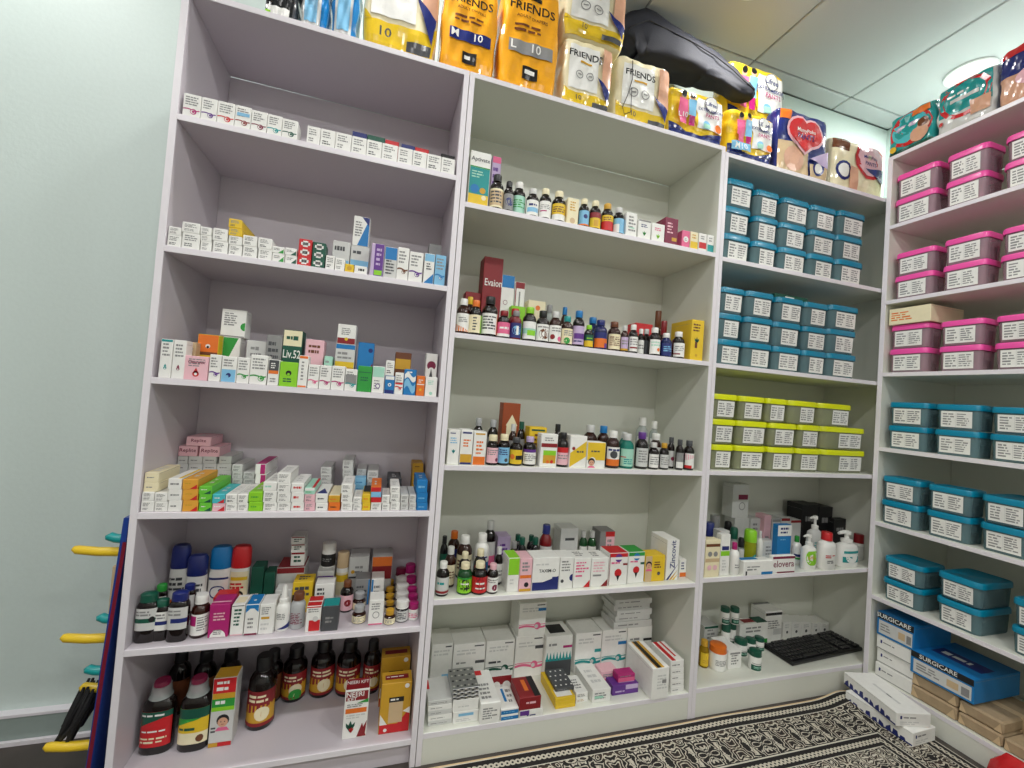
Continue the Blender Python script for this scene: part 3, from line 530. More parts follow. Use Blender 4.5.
('c',.347,.008,.7591,.0332,.12,.0239,'wht','','txt','medicine_carton','carton',"plain white carton, lowest of fifth stack from left, lilac unit's fourth shelf",'a4'),
('c',.3449,.008,.7831,.0332,.12,.0276,'wht','','txt','medicine_carton','carton',"plain white carton, second up of fifth stack from left, lilac unit's fourth shelf",'a4'),
('c',.3429,.008,.8107,.0328,.12,.024,'wht','','txt','medicine_carton','carton',"plain white carton, third up of fifth stack from left, lilac unit's fourth shelf",'a4'),
('c',.3406,.008,.8346,.0331,.12,.0303,'wht','','txt','medicine_carton','carton',"plain white carton, topmost of fifth stack from left, lilac unit's fourth shelf",'a4'),
('c',.3815,.008,.7591,.0322,.13,.0239,'wht','','t .15 .25 .85 .75 1 red','medicine_carton','carton',"white carton with red word, lowest of its stack, lilac unit's fourth shelf",'a4'),
('c',.3794,.008,.7831,.0322,.13,.0284,'wht','','t .15 .25 .85 .75 1 red','medicine_carton','carton',"white carton with red word, middle of its stack, lilac unit's fourth shelf",'a4'),
('c',.3772,.008,.8114,.0322,.13,.0259,'wht','','t .15 .25 .85 .75 1 red','medicine_carton','carton',"white carton with red word, topmost of its stack, lilac unit's fourth shelf",'a4'),
('c',.4126,.008,.7591,.0268,.13,.0239,'lpk','','txt','medicine_carton','carton',"pale pink blank carton, lowest of its stack, lilac unit's fourth shelf",'a4'),
('c',.4107,.008,.7831,.0268,.13,.0224,'lpk','','txt','medicine_carton','carton',"pale pink blank carton, topmost of its stack, lilac unit's fourth shelf",'a4'),
('c',.409,.008,.8055,.0268,.13,.0188,'mint','r .7 0 1 1 red','r 0 .6 1 1 wht;t .1 .2 .9 .5 1 grn','medicine_carton','carton',"mint carton with red top edge on lilac unit's fourth shelf",'a4'),
('c',.4436,.008,.7591,.0319,.13,.0225,'wht','','t .15 .3 .85 .6 1 dgy','medicine_carton','carton',"white carton with dark blue flash, lowest of its stack, lilac unit's fourth shelf",'a4'),
('c',.4416,.008,.7816,.0319,.13,.0265,'wht','tri 0 0 1 0 .5 .5 nvy','t .15 .3 .85 .6 1 dgy','medicine_carton','carton',"white carton with dark blue flash, topmost of its stack, lilac unit's fourth shelf",'a4'),
('c',.4766,.008,.7591,.0306,.13,.0239,'org','','t .15 .3 .85 .6 1 brn','medicine_carton','carton',"orange carton end on lilac unit's fourth shelf",'a4'),
('c',.4748,.008,.783,.0306,.13,.0199,'gld','bg cre','t .15 .3 .85 .6 1 org','medicine_carton','carton',"gold carton with cream top on lilac unit's fourth shelf",'a4'),
('c',.5107,.008,.7591,.0305,.12,.0239,'wht','','txt','medicine_carton','carton',"plain white carton, lowest of sixth stack from left, lilac unit's fourth shelf",'a4'),
('c',.5086,.008,.783,.0305,.12,.0258,'wht','','txt','medicine_carton','carton',"plain white carton, middle of sixth stack from left, lilac unit's fourth shelf",'a4'),
('c',.5065,.008,.8088,.0305,.12,.0272,'wht','','txt','medicine_carton','carton',"plain white carton, topmost of sixth stack from left, lilac unit's fourth shelf",'a4'),
('c',.5395,.008,.7591,.0228,.1,.0181,'wht','','txt','medicine_carton','carton',"plain white carton, lowest of seventh stack from left, lilac unit's fourth shelf",'a4'),
('c',.5379,.008,.7773,.0227,.1,.0202,'wht','','txt','medicine_carton','carton',"plain white carton, topmost of seventh stack from left, lilac unit's fourth shelf",'a4'),
('c',.5637,.008,.7591,.0225,.12,.0239,'yel','','t .15 .3 .85 .6 1 org','medicine_carton','carton',"yellow carton with black top, lowest of its stack, lilac unit's fourth shelf",'a4'),
('c',.5618,.008,.783,.0225,.12,.0229,'yel','r 0 .3 1 1 blk','t .15 .3 .85 .6 1 org','medicine_carton','carton',"yellow carton with black top, topmost of its stack, lilac unit's fourth shelf",'a4'),
('c',.5914,.008,.7591,.0289,.13,.0239,'wht','','txt','medicine_carton','carton',"white carton under red cartons on lilac unit's fourth shelf",'a4'),
('c',.5898,.008,.783,.0289,.13,.0146,'red','','bg red','medicine_carton','carton',"red flat carton on lilac unit's fourth shelf",'a4'),
('c',.5885,.008,.7976,.0289,.13,.0161,'sky','','bg sky','medicine_carton','carton',"light blue flat carton on lilac unit's fourth shelf",'a4'),
('c',.5873,.008,.8137,.0289,.13,.0146,'org','','bg red','medicine_carton','carton',"red-orange flat carton on lilac unit's fourth shelf",'a4'),
('c',.6189,.008,.7591,.0219,.1,.0201,'wht','','txt','medicine_carton','carton',"plain white carton, lowest of eighth stack from left, lilac unit's fourth shelf",'a4'),
('c',.617,.008,.7792,.0219,.1,.0244,'wht','','txt','medicine_carton','carton',"plain white carton, topmost of eighth stack from left, lilac unit's fourth shelf",'a4'),
('c',.6453,.008,.7591,.0274,.12,.0239,'wht','','txt','medicine_carton','carton',"plain white carton, lowest of rightmost stack, lilac unit's fourth shelf",'a4'),
('c',.6432,.008,.783,.0274,.12,.0281,'wht','','txt','medicine_carton','carton',"plain white carton, middle of rightmost stack, lilac unit's fourth shelf",'a4'),
('c',.6413,.008,.8111,.0274,.12,.0178,'wht','','txt','medicine_carton','carton',"plain white carton, topmost of rightmost stack, lilac unit's fourth shelf",'a4'),
('c',.6726,.008,.7591,.0231,.12,.0212,'lgr','','txt','medicine_carton','carton',"plain pale grey carton, lowest of seventh stack from left, lilac unit's fourth shelf",'a4'),
('c',.6707,.008,.7803,.0231,.12,.025,'lgr','','txt','medicine_carton','carton',"plain pale grey carton, topmost of seventh stack from left, lilac unit's fourth shelf",'a4'),
('c',.696,.008,.7591,.0198,.12,.0212,'lgr','','txt','medicine_carton','carton',"plain pale grey carton, lowest of rightmost stack, lilac unit's fourth shelf",'a4'),
('c',.6941,.008,.7803,.0198,.12,.0251,'lgr','','txt','medicine_carton','carton',"plain pale grey carton, topmost of rightmost stack, lilac unit's fourth shelf",'a4'),
('c',.7241,.008,.7591,.0326,.12,.0229,'blu','','t .15 .3 .85 .6 1 sky','medicine_carton','carton',"blue carton with pale lettering, lowest of its stack, lilac unit's fourth shelf",'a4'),
('c',.7219,.008,.7821,.0326,.12,.0304,'blu','','t .15 .3 .85 .6 1 sky','medicine_carton','carton',"blue carton with pale lettering, middle of its stack, lilac unit's fourth shelf",'a4'),
('c',.7192,.008,.8125,.0325,.12,.0382,'blu','','t .15 .3 .85 .6 1 sky','medicine_carton','carton',"blue carton with pale lettering, topmost of its stack, lilac unit's fourth shelf",'a4'),
('c',.7222,.2,.7591,.0365,.08,.0217,'gld','','t .2 .3 .8 .6 1 brn','medicine_carton','carton',"gold brown carton at the back, lowest of its stack, lilac unit's fourth shelf",'a4'),
('c',.7222,.2,.7809,.0365,.08,.0217,'gld','','t .2 .3 .8 .6 1 brn','medicine_carton','carton',"gold brown carton at the back, second up of its stack, lilac unit's fourth shelf",'a4'),
('c',.7222,.2,.8026,.0365,.08,.0217,'gld','','t .2 .3 .8 .6 1 brn','medicine_carton','carton',"gold brown carton at the back, third up of its stack, lilac unit's fourth shelf",'a4'),
('c',.7213,.2,.8244,.0365,.08,.0224,'gld','','t .2 .3 .8 .6 1 brn','medicine_carton','carton',"gold brown carton at the back, fourth up of its stack, lilac unit's fourth shelf",'a4'),
('c',.7196,.2,.8468,.0365,.08,.021,'gld','','t .2 .3 .8 .6 1 brn','medicine_carton','carton',"gold brown carton at the back, topmost of its stack, lilac unit's fourth shelf",'a4'),
('c',.033,.19,.7591,.0301,.115,.0246,'lgr','','t .15 .3 .85 .6 1 gry','medicine_carton','carton',"long pale grey carton, lowest of leftmost stack, lilac unit's fourth shelf",'a4'),
('c',.033,.19,.7837,.0301,.115,.0246,'lgr','','t .15 .3 .85 .6 1 gry','medicine_carton','carton',"long pale grey carton, second up of leftmost stack, lilac unit's fourth shelf",'a4'),
('c',.0326,.19,.8083,.0292,.115,.0207,'lgr','','t .15 .3 .85 .6 1 gry','medicine_carton','carton',"long pale grey carton, third up of leftmost stack, lilac unit's fourth shelf",'a4'),
('c',.0317,.19,.829,.0275,.115,.0213,'lgr','','t .15 .3 .85 .6 1 gry','medicine_carton','carton',"long pale grey carton, fourth up of leftmost stack, lilac unit's fourth shelf",'a4'),
('c',.0308,.19,.8503,.0257,.115,.0222,'lgr','','t .15 .3 .85 .6 1 gry','medicine_carton','carton',"long pale grey carton, topmost of leftmost stack, lilac unit's fourth shelf",'a4'),
('c',.0677,.19,.7591,.0355,.115,.0249,'lgr','','t .15 .3 .85 .6 1 gry','medicine_carton','carton',"long pale grey carton, lowest of second stack from left, lilac unit's fourth shelf",'a4'),
('c',.0677,.19,.784,.0355,.115,.0249,'lgr','','t .15 .3 .85 .6 1 gry','medicine_carton','carton',"long pale grey carton, second up of second stack from left, lilac unit's fourth shelf",'a4'),
('c',.0668,.19,.8089,.0355,.115,.0209,'lgr','','t .15 .3 .85 .6 1 gry','medicine_carton','carton',"long pale grey carton, third up of second stack from left, lilac unit's fourth shelf",'a4'),
('c',.0651,.19,.8298,.0355,.115,.0215,'lgr','','t .15 .3 .85 .6 1 gry','medicine_carton','carton',"long pale grey carton, fourth up of second stack from left, lilac unit's fourth shelf",'a4'),
('c',.0632,.19,.8512,.0355,.115,.0224,'lgr','','t .15 .3 .85 .6 1 gry','medicine_carton','carton',"long pale grey carton, topmost of second stack from left, lilac unit's fourth shelf",'a4'),
('c',.1046,.19,.7591,.0346,.115,.0252,'lgr','','t .15 .3 .85 .6 1 gry','medicine_carton','carton',"long pale grey carton, lowest of third stack from left, lilac unit's fourth shelf",'a4'),
('c',.1046,.19,.7843,.0346,.115,.0252,'lgr','','t .15 .3 .85 .6 1 gry','medicine_carton','carton',"long pale grey carton, second up of third stack from left, lilac unit's fourth shelf",'a4'),
('c',.1037,.19,.8095,.0346,.115,.021,'lgr','','t .15 .3 .85 .6 1 gry','medicine_carton','carton',"long pale grey carton, third up of third stack from left, lilac unit's fourth shelf",'a4'),
('c',.1019,.19,.8306,.0346,.115,.0216,'lgr','','t .15 .3 .85 .6 1 gry','medicine_carton','carton',"long pale grey carton, fourth up of third stack from left, lilac unit's fourth shelf",'a4'),
('c',.1001,.19,.8522,.0346,.115,.0226,'lgr','','t .15 .3 .85 .6 1 gry','medicine_carton','carton',"long pale grey carton, topmost of third stack from left, lilac unit's fourth shelf",'a4'),
('c',.1426,.19,.7591,.0378,.115,.0255,'lgr','','t .15 .3 .85 .6 1 gry','medicine_carton','carton',"long pale grey carton, lowest of rightmost stack, lilac unit's fourth shelf",'a4'),
('c',.1426,.19,.7846,.0378,.115,.0255,'lgr','','t .15 .3 .85 .6 1 gry','medicine_carton','carton',"long pale grey carton, second up of rightmost stack, lilac unit's fourth shelf",'a4'),
('c',.1417,.19,.8101,.0378,.115,.0212,'lgr','','t .15 .3 .85 .6 1 gry','medicine_carton','carton',"long pale grey carton, third up of rightmost stack, lilac unit's fourth shelf",'a4'),
('c',.14,.19,.8313,.0378,.115,.0218,'lgr','','t .15 .3 .85 .6 1 gry','medicine_carton','carton',"long pale grey carton, fourth up of rightmost stack, lilac unit's fourth shelf",'a4'),
('c',.1407,.19,.8532,.0327,.115,.0227,'lgr','','t .15 .3 .85 .6 1 gry','medicine_carton','carton',"long pale grey carton, topmost of rightmost stack, lilac unit's fourth shelf",'a4'),
('c',.0419,.19,.873,.0478,.1,.0303,'lpk','','T .5 .3 .5 mar Replite','medicine_carton','carton',"pale pink flat carton, left of the pink pair on lilac unit's fourth shelf",'a4'),
('c',.0979,.19,.873,.0528,.1,.031,'lpk','','T .5 .3 .5 mar Replite','medicine_carton','carton',"pale pink flat carton, right of the pink pair on lilac unit's fourth shelf",'a4'),
('c',.0672,.19,.9045,.0633,.1,.0276,'lpk','','T .5 .3 .5 mar Replite','medicine_carton','carton',"pale pink flat carton lying atop the pink pair on lilac unit's fourth shelf",'a4'),
('c',.1845,.17,.7591,.0273,.13,.0173,'lgr','','txt','medicine_carton','carton',"plain pale grey carton, lowest of leftmost stack, lilac unit's fourth shelf",'a4'),
('c',.1845,.17,.7765,.0273,.13,.0173,'lgr','','txt','medicine_carton','carton',"plain pale grey carton, second up of leftmost stack, lilac unit's fourth shelf",'a4'),
('c',.1837,.17,.7938,.0273,.13,.0181,'lgr','','txt','medicine_carton','carton',"plain pale grey carton, third up of leftmost stack, lilac unit's fourth shelf",'a4'),
('c',.1821,.17,.8119,.0273,.13,.0211,'lgr','','txt','medicine_carton','carton',"plain pale grey carton, fourth up of leftmost stack, lilac unit's fourth shelf",'a4'),
('c',.1803,.17,.833,.0273,.13,.0223,'lgr','','txt','medicine_carton','carton',"plain pale grey carton, topmost of leftmost stack, lilac unit's fourth shelf",'a4'),
('c',.2157,.17,.7591,.0304,.13,.0175,'lgr','','txt','medicine_carton','carton',"plain pale grey carton, lowest of second stack from left, lilac unit's fourth shelf",'a4'),
('c',.2157,.17,.7766,.0304,.13,.0175,'lgr','','txt','medicine_carton','carton',"plain pale grey carton, second up of second stack from left, lilac unit's fourth shelf",'a4'),
('c',.215,.17,.7941,.0304,.13,.0182,'lgr','','txt','medicine_carton','carton',"plain pale grey carton, third up of second stack from left, lilac unit's fourth shelf",'a4'),
('c',.2134,.17,.8123,.0304,.13,.0212,'lgr','','txt','medicine_carton','carton',"plain pale grey carton, topmost of second stack from left, lilac unit's fourth shelf",'a4'),
('c',.2538,.14,.7591,.0281,.15,.0225,'wht','','r .5 0 1 1 mag','medicine_carton','carton',"white carton with magenta half, lowest of its stack, lilac unit's fourth shelf",'a4'),
('c',.2538,.14,.7817,.0281,.15,.0225,'wht','','r .5 0 1 1 mag','medicine_carton','carton',"white carton with magenta half, second up of its stack, lilac unit's fourth shelf",'a4'),
('c',.2526,.14,.8042,.028,.15,.0284,'wht','','r .5 0 1 1 mag','medicine_carton','carton',"white carton with magenta half, third up of its stack, lilac unit's fourth shelf",'a4'),
('c',.2502,.14,.8326,.028,.15,.0314,'wht','bg mag','r .5 0 1 1 mag','medicine_carton','carton',"white carton with magenta half, topmost of its stack, lilac unit's fourth shelf",'a4'),
('c',.4309,.18,.7591,.0322,.12,.024,'lgr','','txt','medicine_carton','carton',"plain pale grey carton, lowest of third stack from left, lilac unit's fourth shelf",'a4'),
('c',.4309,.18,.7832,.0322,.12,.024,'lgr','','txt','medicine_carton','carton',"plain pale grey carton, second up of third stack from left, lilac unit's fourth shelf",'a4'),
('c',.43,.18,.8072,.0322,.12,.0224,'lgr','','txt','medicine_carton','carton',"plain pale grey carton, third up of third stack from left, lilac unit's fourth shelf",'a4'),
('c',.4282,.18,.8297,.0322,.12,.0218,'lgr','','txt','medicine_carton','carton',"plain pale grey carton, topmost of third stack from left, lilac unit's fourth shelf",'a4'),
('c',.4986,.17,.7591,.0317,.12,.0207,'lgr','','txt','medicine_carton','carton',"plain pale grey carton, lowest of fourth stack from left, lilac unit's fourth shelf",'a4'),
('c',.4986,.17,.7799,.0317,.12,.0207,'lgr','','txt','medicine_carton','carton',"plain pale grey carton, second up of fourth stack from left, lilac unit's fourth shelf",'a4'),
('c',.4977,.17,.8006,.0317,.12,.0226,'lgr','','txt','medicine_carton','carton',"plain pale grey carton, third up of fourth stack from left, lilac unit's fourth shelf",'a4'),
('c',.4958,.17,.8232,.0317,.12,.0242,'lgr','','txt','medicine_carton','carton',"plain pale grey carton, fourth up of fourth stack from left, lilac unit's fourth shelf",'a4'),
('c',.4936,.17,.8474,.0317,.12,.03,'lgr','','txt','medicine_carton','carton',"plain pale grey carton, topmost of fourth stack from left, lilac unit's fourth shelf",'a4'),
('c',.5396,.14,.7591,.0355,.05,.023,'sky','','t .15 .3 .85 .6 1 blu','medicine_carton','carton',"pale blue carton with blue lettering, lowest of its stack, lilac unit's fourth shelf",'a4'),
('c',.538,.14,.7822,.0355,.05,.0207,'sky','','t .15 .3 .85 .6 1 blu','medicine_carton','carton',"pale blue carton with blue lettering, middle of its stack, lilac unit's fourth shelf",'a4'),
('c',.5363,.14,.8029,.0355,.05,.0223,'sky','','t .15 .3 .85 .6 1 blu','medicine_carton','carton',"pale blue carton with blue lettering, topmost of its stack, lilac unit's fourth shelf",'a4'),
('c',.5392,.2,.7591,.0301,.1,.0194,'lgr','','txt','medicine_carton','carton',"plain pale grey carton, lowest of fifth stack from left, lilac unit's fourth shelf",'a4'),
('c',.5392,.2,.7785,.0301,.1,.0194,'lgr','','txt','medicine_carton','carton',"plain pale grey carton, second up of fifth stack from left, lilac unit's fourth shelf",'a4'),
('c',.5383,.2,.7979,.0301,.1,.0216,'lgr','','txt','medicine_carton','carton',"plain pale grey carton, third up of fifth stack from left, lilac unit's fourth shelf",'a4'),
('c',.5365,.2,.8195,.0301,.1,.0256,'lgr','','txt','medicine_carton','carton',"plain pale grey carton, topmost of fifth stack from left, lilac unit's fourth shelf",'a4'),
('c',.5758,.17,.7591,.0343,.13,.0163,'lgr','','txt','medicine_carton','carton',"plain pale grey carton, lowest of sixth stack from left, lilac unit's fourth shelf",'a4'),
('c',.5758,.17,.7754,.0343,.13,.0163,'lgr','','txt','medicine_carton','carton',"plain pale grey carton, second up of sixth stack from left, lilac unit's fourth shelf",'a4'),
('c',.575,.17,.7917,.0343,.13,.0197,'lgr','','txt','medicine_carton','carton',"plain pale grey carton, third up of sixth stack from left, lilac unit's fourth shelf",'a4'),
('c',.5729,.17,.8114,.0343,.13,.0328,'lgr','','txt','medicine_carton','carton',"plain pale grey carton, topmost of sixth stack from left, lilac unit's fourth shelf",'a4'),
('c',.6464,.16,.7591,.0441,.12,.019,'dgy','','t .2 .3 .8 .6 1 lgr','medicine_carton','carton',"dark grey carton behind white cartons, lowest of its stack, lilac unit's fourth shelf",'a4'),
('c',.6455,.16,.7782,.0441,.12,.0231,'dgy','','t .2 .3 .8 .6 1 lgr','medicine_carton','carton',"dark grey carton behind white cartons, middle of its stack, lilac unit's fourth shelf",'a4'),
('c',.6437,.16,.8013,.0441,.12,.0215,'dgy','','t .2 .3 .8 .6 1 lgr','medicine_carton','carton',"dark grey carton behind white cartons, topmost of its stack, lilac unit's fourth shelf",'a4'),
('b',.0427,.0406,.4156,.0494,.62,.1267,'oval','dkb','dgn','bg lgr;r 0 .35 1 .55 dgn;t .1 .65 .8 .92 2 gry;o .75 .5 .14 blk','antiseptic_bottle','bottle',"dark oval bottle with green flip cap at shelf end on lilac unit's fifth shelf",'a5'),
('b',.0334,.1308,.4156,.0308,.7,.1092,'oval','dkb','grn','bg lgr','antiseptic_bottle','bottle',"dark oval bottle with green cap, behind the first on lilac unit's fifth shelf",'a5'),
('b',.0738,.0408,.4156,.0358,.62,.1082,'oval','dkb','dgn','bg wht;r 0 .3 1 .5 nvy;t .1 .6 .8 .92 2 gry','antiseptic_bottle','bottle',"smaller dark oval bottle with pale green cap on lilac unit's fifth shelf",'a5'),
('b',.1149,.0327,.4156,.0474,.62,.129,'oval','dkb','nvy','bg lgr;r .3 .3 1 .5 nvy;t .1 .6 .8 .92 2 gry','antiseptic_bottle','bottle',"dark oval bottle with navy flip cap on lilac unit's fifth shelf",'a5'),
('b',.0977,.1414,.4156,.0325,.7,.102,'oval','dkb','nvy','bg lgr','antiseptic_bottle','bottle',"dark oval bottle with navy cap, second row on lilac unit's fifth shelf",'a5'),
('b',.1597,.0484,.4156,.0422,1,.11,'jarb','amb','wht','bg wht;r .05 .45 .45 .92 mag;t .5 .2 .95 .9 6 gry','syrup_bottle','bottle',"brown bottle with white cap and magenta panel on lilac unit's fifth shelf",'a5'),
('c',.2101,.027,.4156,.0473,.06,.0885,'mag','r 0 .2 1 .3 lpk','o .5 0 .42 wht;r .08 .0 .92 .02 wht;t .25 .07 .75 .24 3 gry;t .2 .5 .85 .78 3 lpk','medicine_carton','carton',"magenta carton with white arch on lilac unit's fifth shelf",'a5'),
('c',.1918,.115,.4156,.052,.05,.0684,'red','','txt','medicine_carton','carton',"red carton behind the magenta carton on lilac unit's fifth shelf",'a5'),
('c',.2537,.0282,.4156,.0316,.06,.0836,'wht','r .1 .2 .9 .8 cre','t .2 .3 .85 .9 5 dgn;r 0 0 1 .04 lpk;r 0 .97 1 1 dgy','medicine_carton','carton',"white carton with green lettering on lilac unit's fifth shelf",'a5'),
('c',.2892,.024,.4156,.0333,.06,.0846,'wht','bg blu;o .5 .4 .12 wht','r 0 0 1 .06 mar;r 0 .88 1 1 blu;tri 0 .88 .35 .88 0 .75 blu;tri 1 .88 .65 .88 1 .75 blu;t .2 .2 .8 .6 3 gry','medicine_carton','carton',"white carton with blue top and maroon foot on lilac unit's fifth shelf",'a5'),
('c',.3258,.0254,.4156,.0366,.06,.0827,'wht','','r .1 .5 .7 .58 gld;t .1 .65 .85 .92 4 gry;t .1 .1 .8 .4 2 lgr','medicine_carton','carton',"white carton with gold stripe on lilac unit's fifth shelf",'a5'),
('b',.3622,.0474,.4156,.0363,1,.1234,'spray','wht','wht','tri .3 0 1 0 1 .3 nvy;t .2 .5 .8 .85 4 gry','spray_bottle','bottle',"white nasal spray bottle with tapered nozzle on lilac unit's fifth shelf",'a5'),
('b',.3995,.0535,.4156,.0394,1,.0985,'jarb','sil','brn','t .15 .15 .85 .8 7 mar','tablet_bottle','bottle',"silver-white bottle with brown cap on lilac unit's fifth shelf",'a5'),
('c',.4464,.0165,.4156,.0389,.06,.0732,'wht','bg red;r 0 .4 1 .5 wht','r .2 .02 1 .45 red;o .65 .5 .2 lgr;t .1 .75 .9 .92 2 gry;r 0 .95 1 1 red','medicine_carton','carton',"white carton with red lower panel on lilac unit's fifth shelf",'a5'),
('c',.4909,.0146,.4156,.0445,.05,.071,'dgy','bg teal','bg dgy;r .03 .03 .97 .97 dgy;t .2 .3 .8 .6 2 gry','medicine_carton','carton',"dark see-through jar box with teal lid on lilac unit's fifth shelf",'a5'),
('b',.5683,.0569,.4156,.0389,1,.048,'vial','amb','sil','bg cre;t .15 .15 .85 .85 4 gry','syrup_bottle','bottle',"small amber bottle with silver cap, frontmost of its file, lilac unit's fifth shelf",'a5'),
('b',.5645,.1341,.4156,.0382,1,.0516,'vial','amb','sil','bg cre','syrup_bottle','bottle',"small amber bottle with silver cap, rearmost of its file, lilac unit's fifth shelf",'a5'),
('b',.526,.1295,.4156,.0389,1,.0918,'syrup','dkb','brn','bg lpk;o .6 .5 .2 drd','syrup_bottle','bottle',"dark bottle with brown cap and pink label on lilac unit's fifth shelf",'a5'),
('c',.6163,.0272,.4156,.0419,.055,.0739,'wht','','t .15 .6 .85 .9 3 gry;ring .5 .4 .25 gry;r 0 0 1 .05 pnk','medicine_carton','carton',"white carton with pink foot and curl on lilac unit's fifth shelf",'a5'),
('b',.6571,.0344,.4156,.032,1,.0409,'vial','amb','gld','bg cre;t .15 .2 .85 .8 3 gry','syrup_bottle','bottle',"small amber vial with olive gold cap, frontmost of its file, lilac unit's fifth shelf",'a5'),
('b',.6583,.1069,.4156,.0337,1,.03,'vial','amb','gld','bg cre;t .15 .2 .85 .8 3 gry','syrup_bottle','bottle',"small amber vial with olive gold cap, second back of its file, lilac unit's fifth shelf",'a5'),
('b',.6588,.1524,.4156,.0348,1,.0309,'vial','amb','gld','bg cre;t .15 .2 .85 .8 3 gry','syrup_bottle','bottle',"small amber vial with olive gold cap, third back of its file, lilac unit's fifth shelf",'a5'),
('b',.6592,.198,.4156,.0359,1,.0333,'vial','amb','gld','bg cre;t .15 .2 .85 .8 3 gry','syrup_bottle','bottle',"small amber vial with olive gold cap, fourth back of its file, lilac unit's fifth shelf",'a5'),
('b',.6592,.2435,.4156,.037,1,.0371,'vial','amb','gld','bg cre;t .15 .2 .85 .8 3 gry','syrup_bottle','bottle',"small amber vial with olive gold cap, rearmost of its file, lilac unit's fifth shelf",'a5'),
('b',.6928,.0461,.4156,.0384,1,.0614,'pill','blk','wht','bg lgr;t .1 .2 .9 .85 4 dgy','pill_bottle','bottle',"white-capped pill bottle with grey label, frontmost of its file, lilac unit's fifth shelf",'a5'),
('b',.696,.1203,.4156,.0406,1,.0499,'pill','blk','wht','bg lgr;t .1 .2 .9 .85 4 dgy','pill_bottle','bottle',"white-capped pill bottle with grey label, second back of its file, lilac unit's fifth shelf",'a5'),
('b',.6979,.171,.4156,.042,1,.0531,'pill','blk','wht','bg lgr;t .1 .2 .9 .85 4 dgy','pill_bottle','bottle',"white-capped pill bottle with grey label, third back of its file, lilac unit's fifth shelf",'a5'),
('b',.6995,.2217,.4156,.0435,1,.0547,'pill','blk','wht','bg lgr;t .1 .2 .9 .85 4 dgy','pill_bottle','bottle',"white-capped pill bottle with grey label, rearmost of its file, lilac unit's fifth shelf",'a5'),
('b',.7275,.0484,.4156,.0306,1,.0503,'pill','wht','mag','bg wht;t .1 .2 .9 .8 3 pnk','pill_bottle','bottle',"magenta-capped white pill bottle, frontmost of its file, lilac unit's fifth shelf",'a5'),
('b',.7294,.1161,.4156,.0321,1,.0433,'pill','wht','mag','bg wht;t .1 .2 .9 .8 3 pnk','pill_bottle','bottle',"magenta-capped white pill bottle, second back of its file, lilac unit's fifth shelf",'a5'),
('b',.7289,.1616,.4156,.0332,1,.0453,'pill','wht','mag','bg wht;t .1 .2 .9 .8 3 pnk','pill_bottle','bottle',"magenta-capped white pill bottle, third back of its file, lilac unit's fifth shelf",'a5'),
('b',.7284,.2071,.4156,.0342,1,.0625,'pill','wht','mag','bg wht;t .1 .2 .9 .8 3 pnk','pill_bottle','bottle',"magenta-capped white pill bottle, rearmost of its file, lilac unit's fifth shelf",'a5'),
('b',.7276,.2629,.4156,.0358,1,.0824,'pill','wht','mag','bg wht;t .1 .2 .9 .8 3 nvy','pill_bottle','bottle',"tall magenta-capped white bottle at the back on lilac unit's fifth shelf",'a5'),
('b',.6963,.2686,.4156,.0371,1,.0669,'pill','wht','mar','bg lgr','pill_bottle','bottle',"maroon-capped white bottle at the back on lilac unit's fifth shelf",'a5'),
('b',.0536,.1844,.4156,.048,.6,.2012,'talc','wht','nvy','bg wht;r .1 .05 .5 .3 org;r .5 .05 .9 .25 grn;t .1 .5 .9 .9 3 dgy','talc_bottle','bottle',"large white talc bottle with navy cap, leftmost on lilac unit's fifth shelf",'a5'),
('b',.1032,.1688,.4156,.0519,.6,.175,'talc','wht','nvy','bg wht;t .4 .3 .9 .9 4 dgy','talc_bottle','bottle',"shorter white talc bottle with navy cap on lilac unit's fifth shelf",'a5'),
('b',.1574,.1869,.4156,.0565,.6,.1931,'talc','wht','blu','bg wht;r .05 .8 .95 .86 nvy;ring .5 .45 .3 nvy;o .6 .5 .08 nvy','talc_bottle','bottle',"white talc bottle with blue cap and ring print on lilac unit's fifth shelf",'a5'),
('b',.2114,.1857,.4156,.0523,.6,.1935,'talc','wht','red','bg cre;r .1 .75 .9 .85 yel;t .1 .5 .9 .7 2 red;face .5 .3 .22','talc_bottle','bottle',"cream talc bottle with red cap and face on lilac unit's fifth shelf",'a5'),
('c',.2611,.17,.4156,.034,.05,.1291,'dgn','','t .1 .05 .9 .4 3 lgr;ring .5 .2 .3 lgr','medicine_carton','carton',"dark green carton, taller of the green pair on lilac unit's fifth shelf",'a5'),
('c',.2955,.17,.4156,.029,.05,.1108,'dgn','','t .1 .05 .9 .4 3 lgr;ring .5 .2 .3 lgr','medicine_carton','carton',"dark green carton, shorter of the green pair on lilac unit's fifth shelf",'a5'),
('c',.3501,.19,.4156,.0803,.09,.1156,'lgr','bg drd','bg lgr;t .1 .2 .9 .5 2 gry;r 0 .85 1 1 drd','medicine_carton','carton',"pale grey carton with dark red top on lilac unit's fifth shelf",'a5'),
('c',.3656,.2,.5312,.0401,.06,.0442,'wht','','t .2 .2 .8 .8 2 dgn;r 0 .85 1 1 drd','medicine_carton','carton',"white carton with dark red edge, stacked high, lowest of its stack, lilac unit's fifth shelf",'a5'),
('c',.3635,.2,.5754,.0401,.06,.0255,'wht','','t .2 .2 .8 .8 2 dgn;r 0 .85 1 1 drd','medicine_carton','carton',"white carton with dark red edge, stacked high, middle of its stack, lilac unit's fifth shelf",'a5'),
('c',.3614,.2,.6009,.0401,.06,.0239,'wht','','t .2 .2 .8 .8 2 dgn;r 0 .85 1 1 drd','medicine_carton','carton',"white carton with dark red edge, stacked high, topmost of its stack, lilac unit's fifth shelf",'a5'),
('c',.3463,.12,.4156,.045,.05,.077,'lgr','','txt','medicine_carton','carton',"pale grey carton behind the spray bottle on lilac unit's fifth shelf",'a5'),
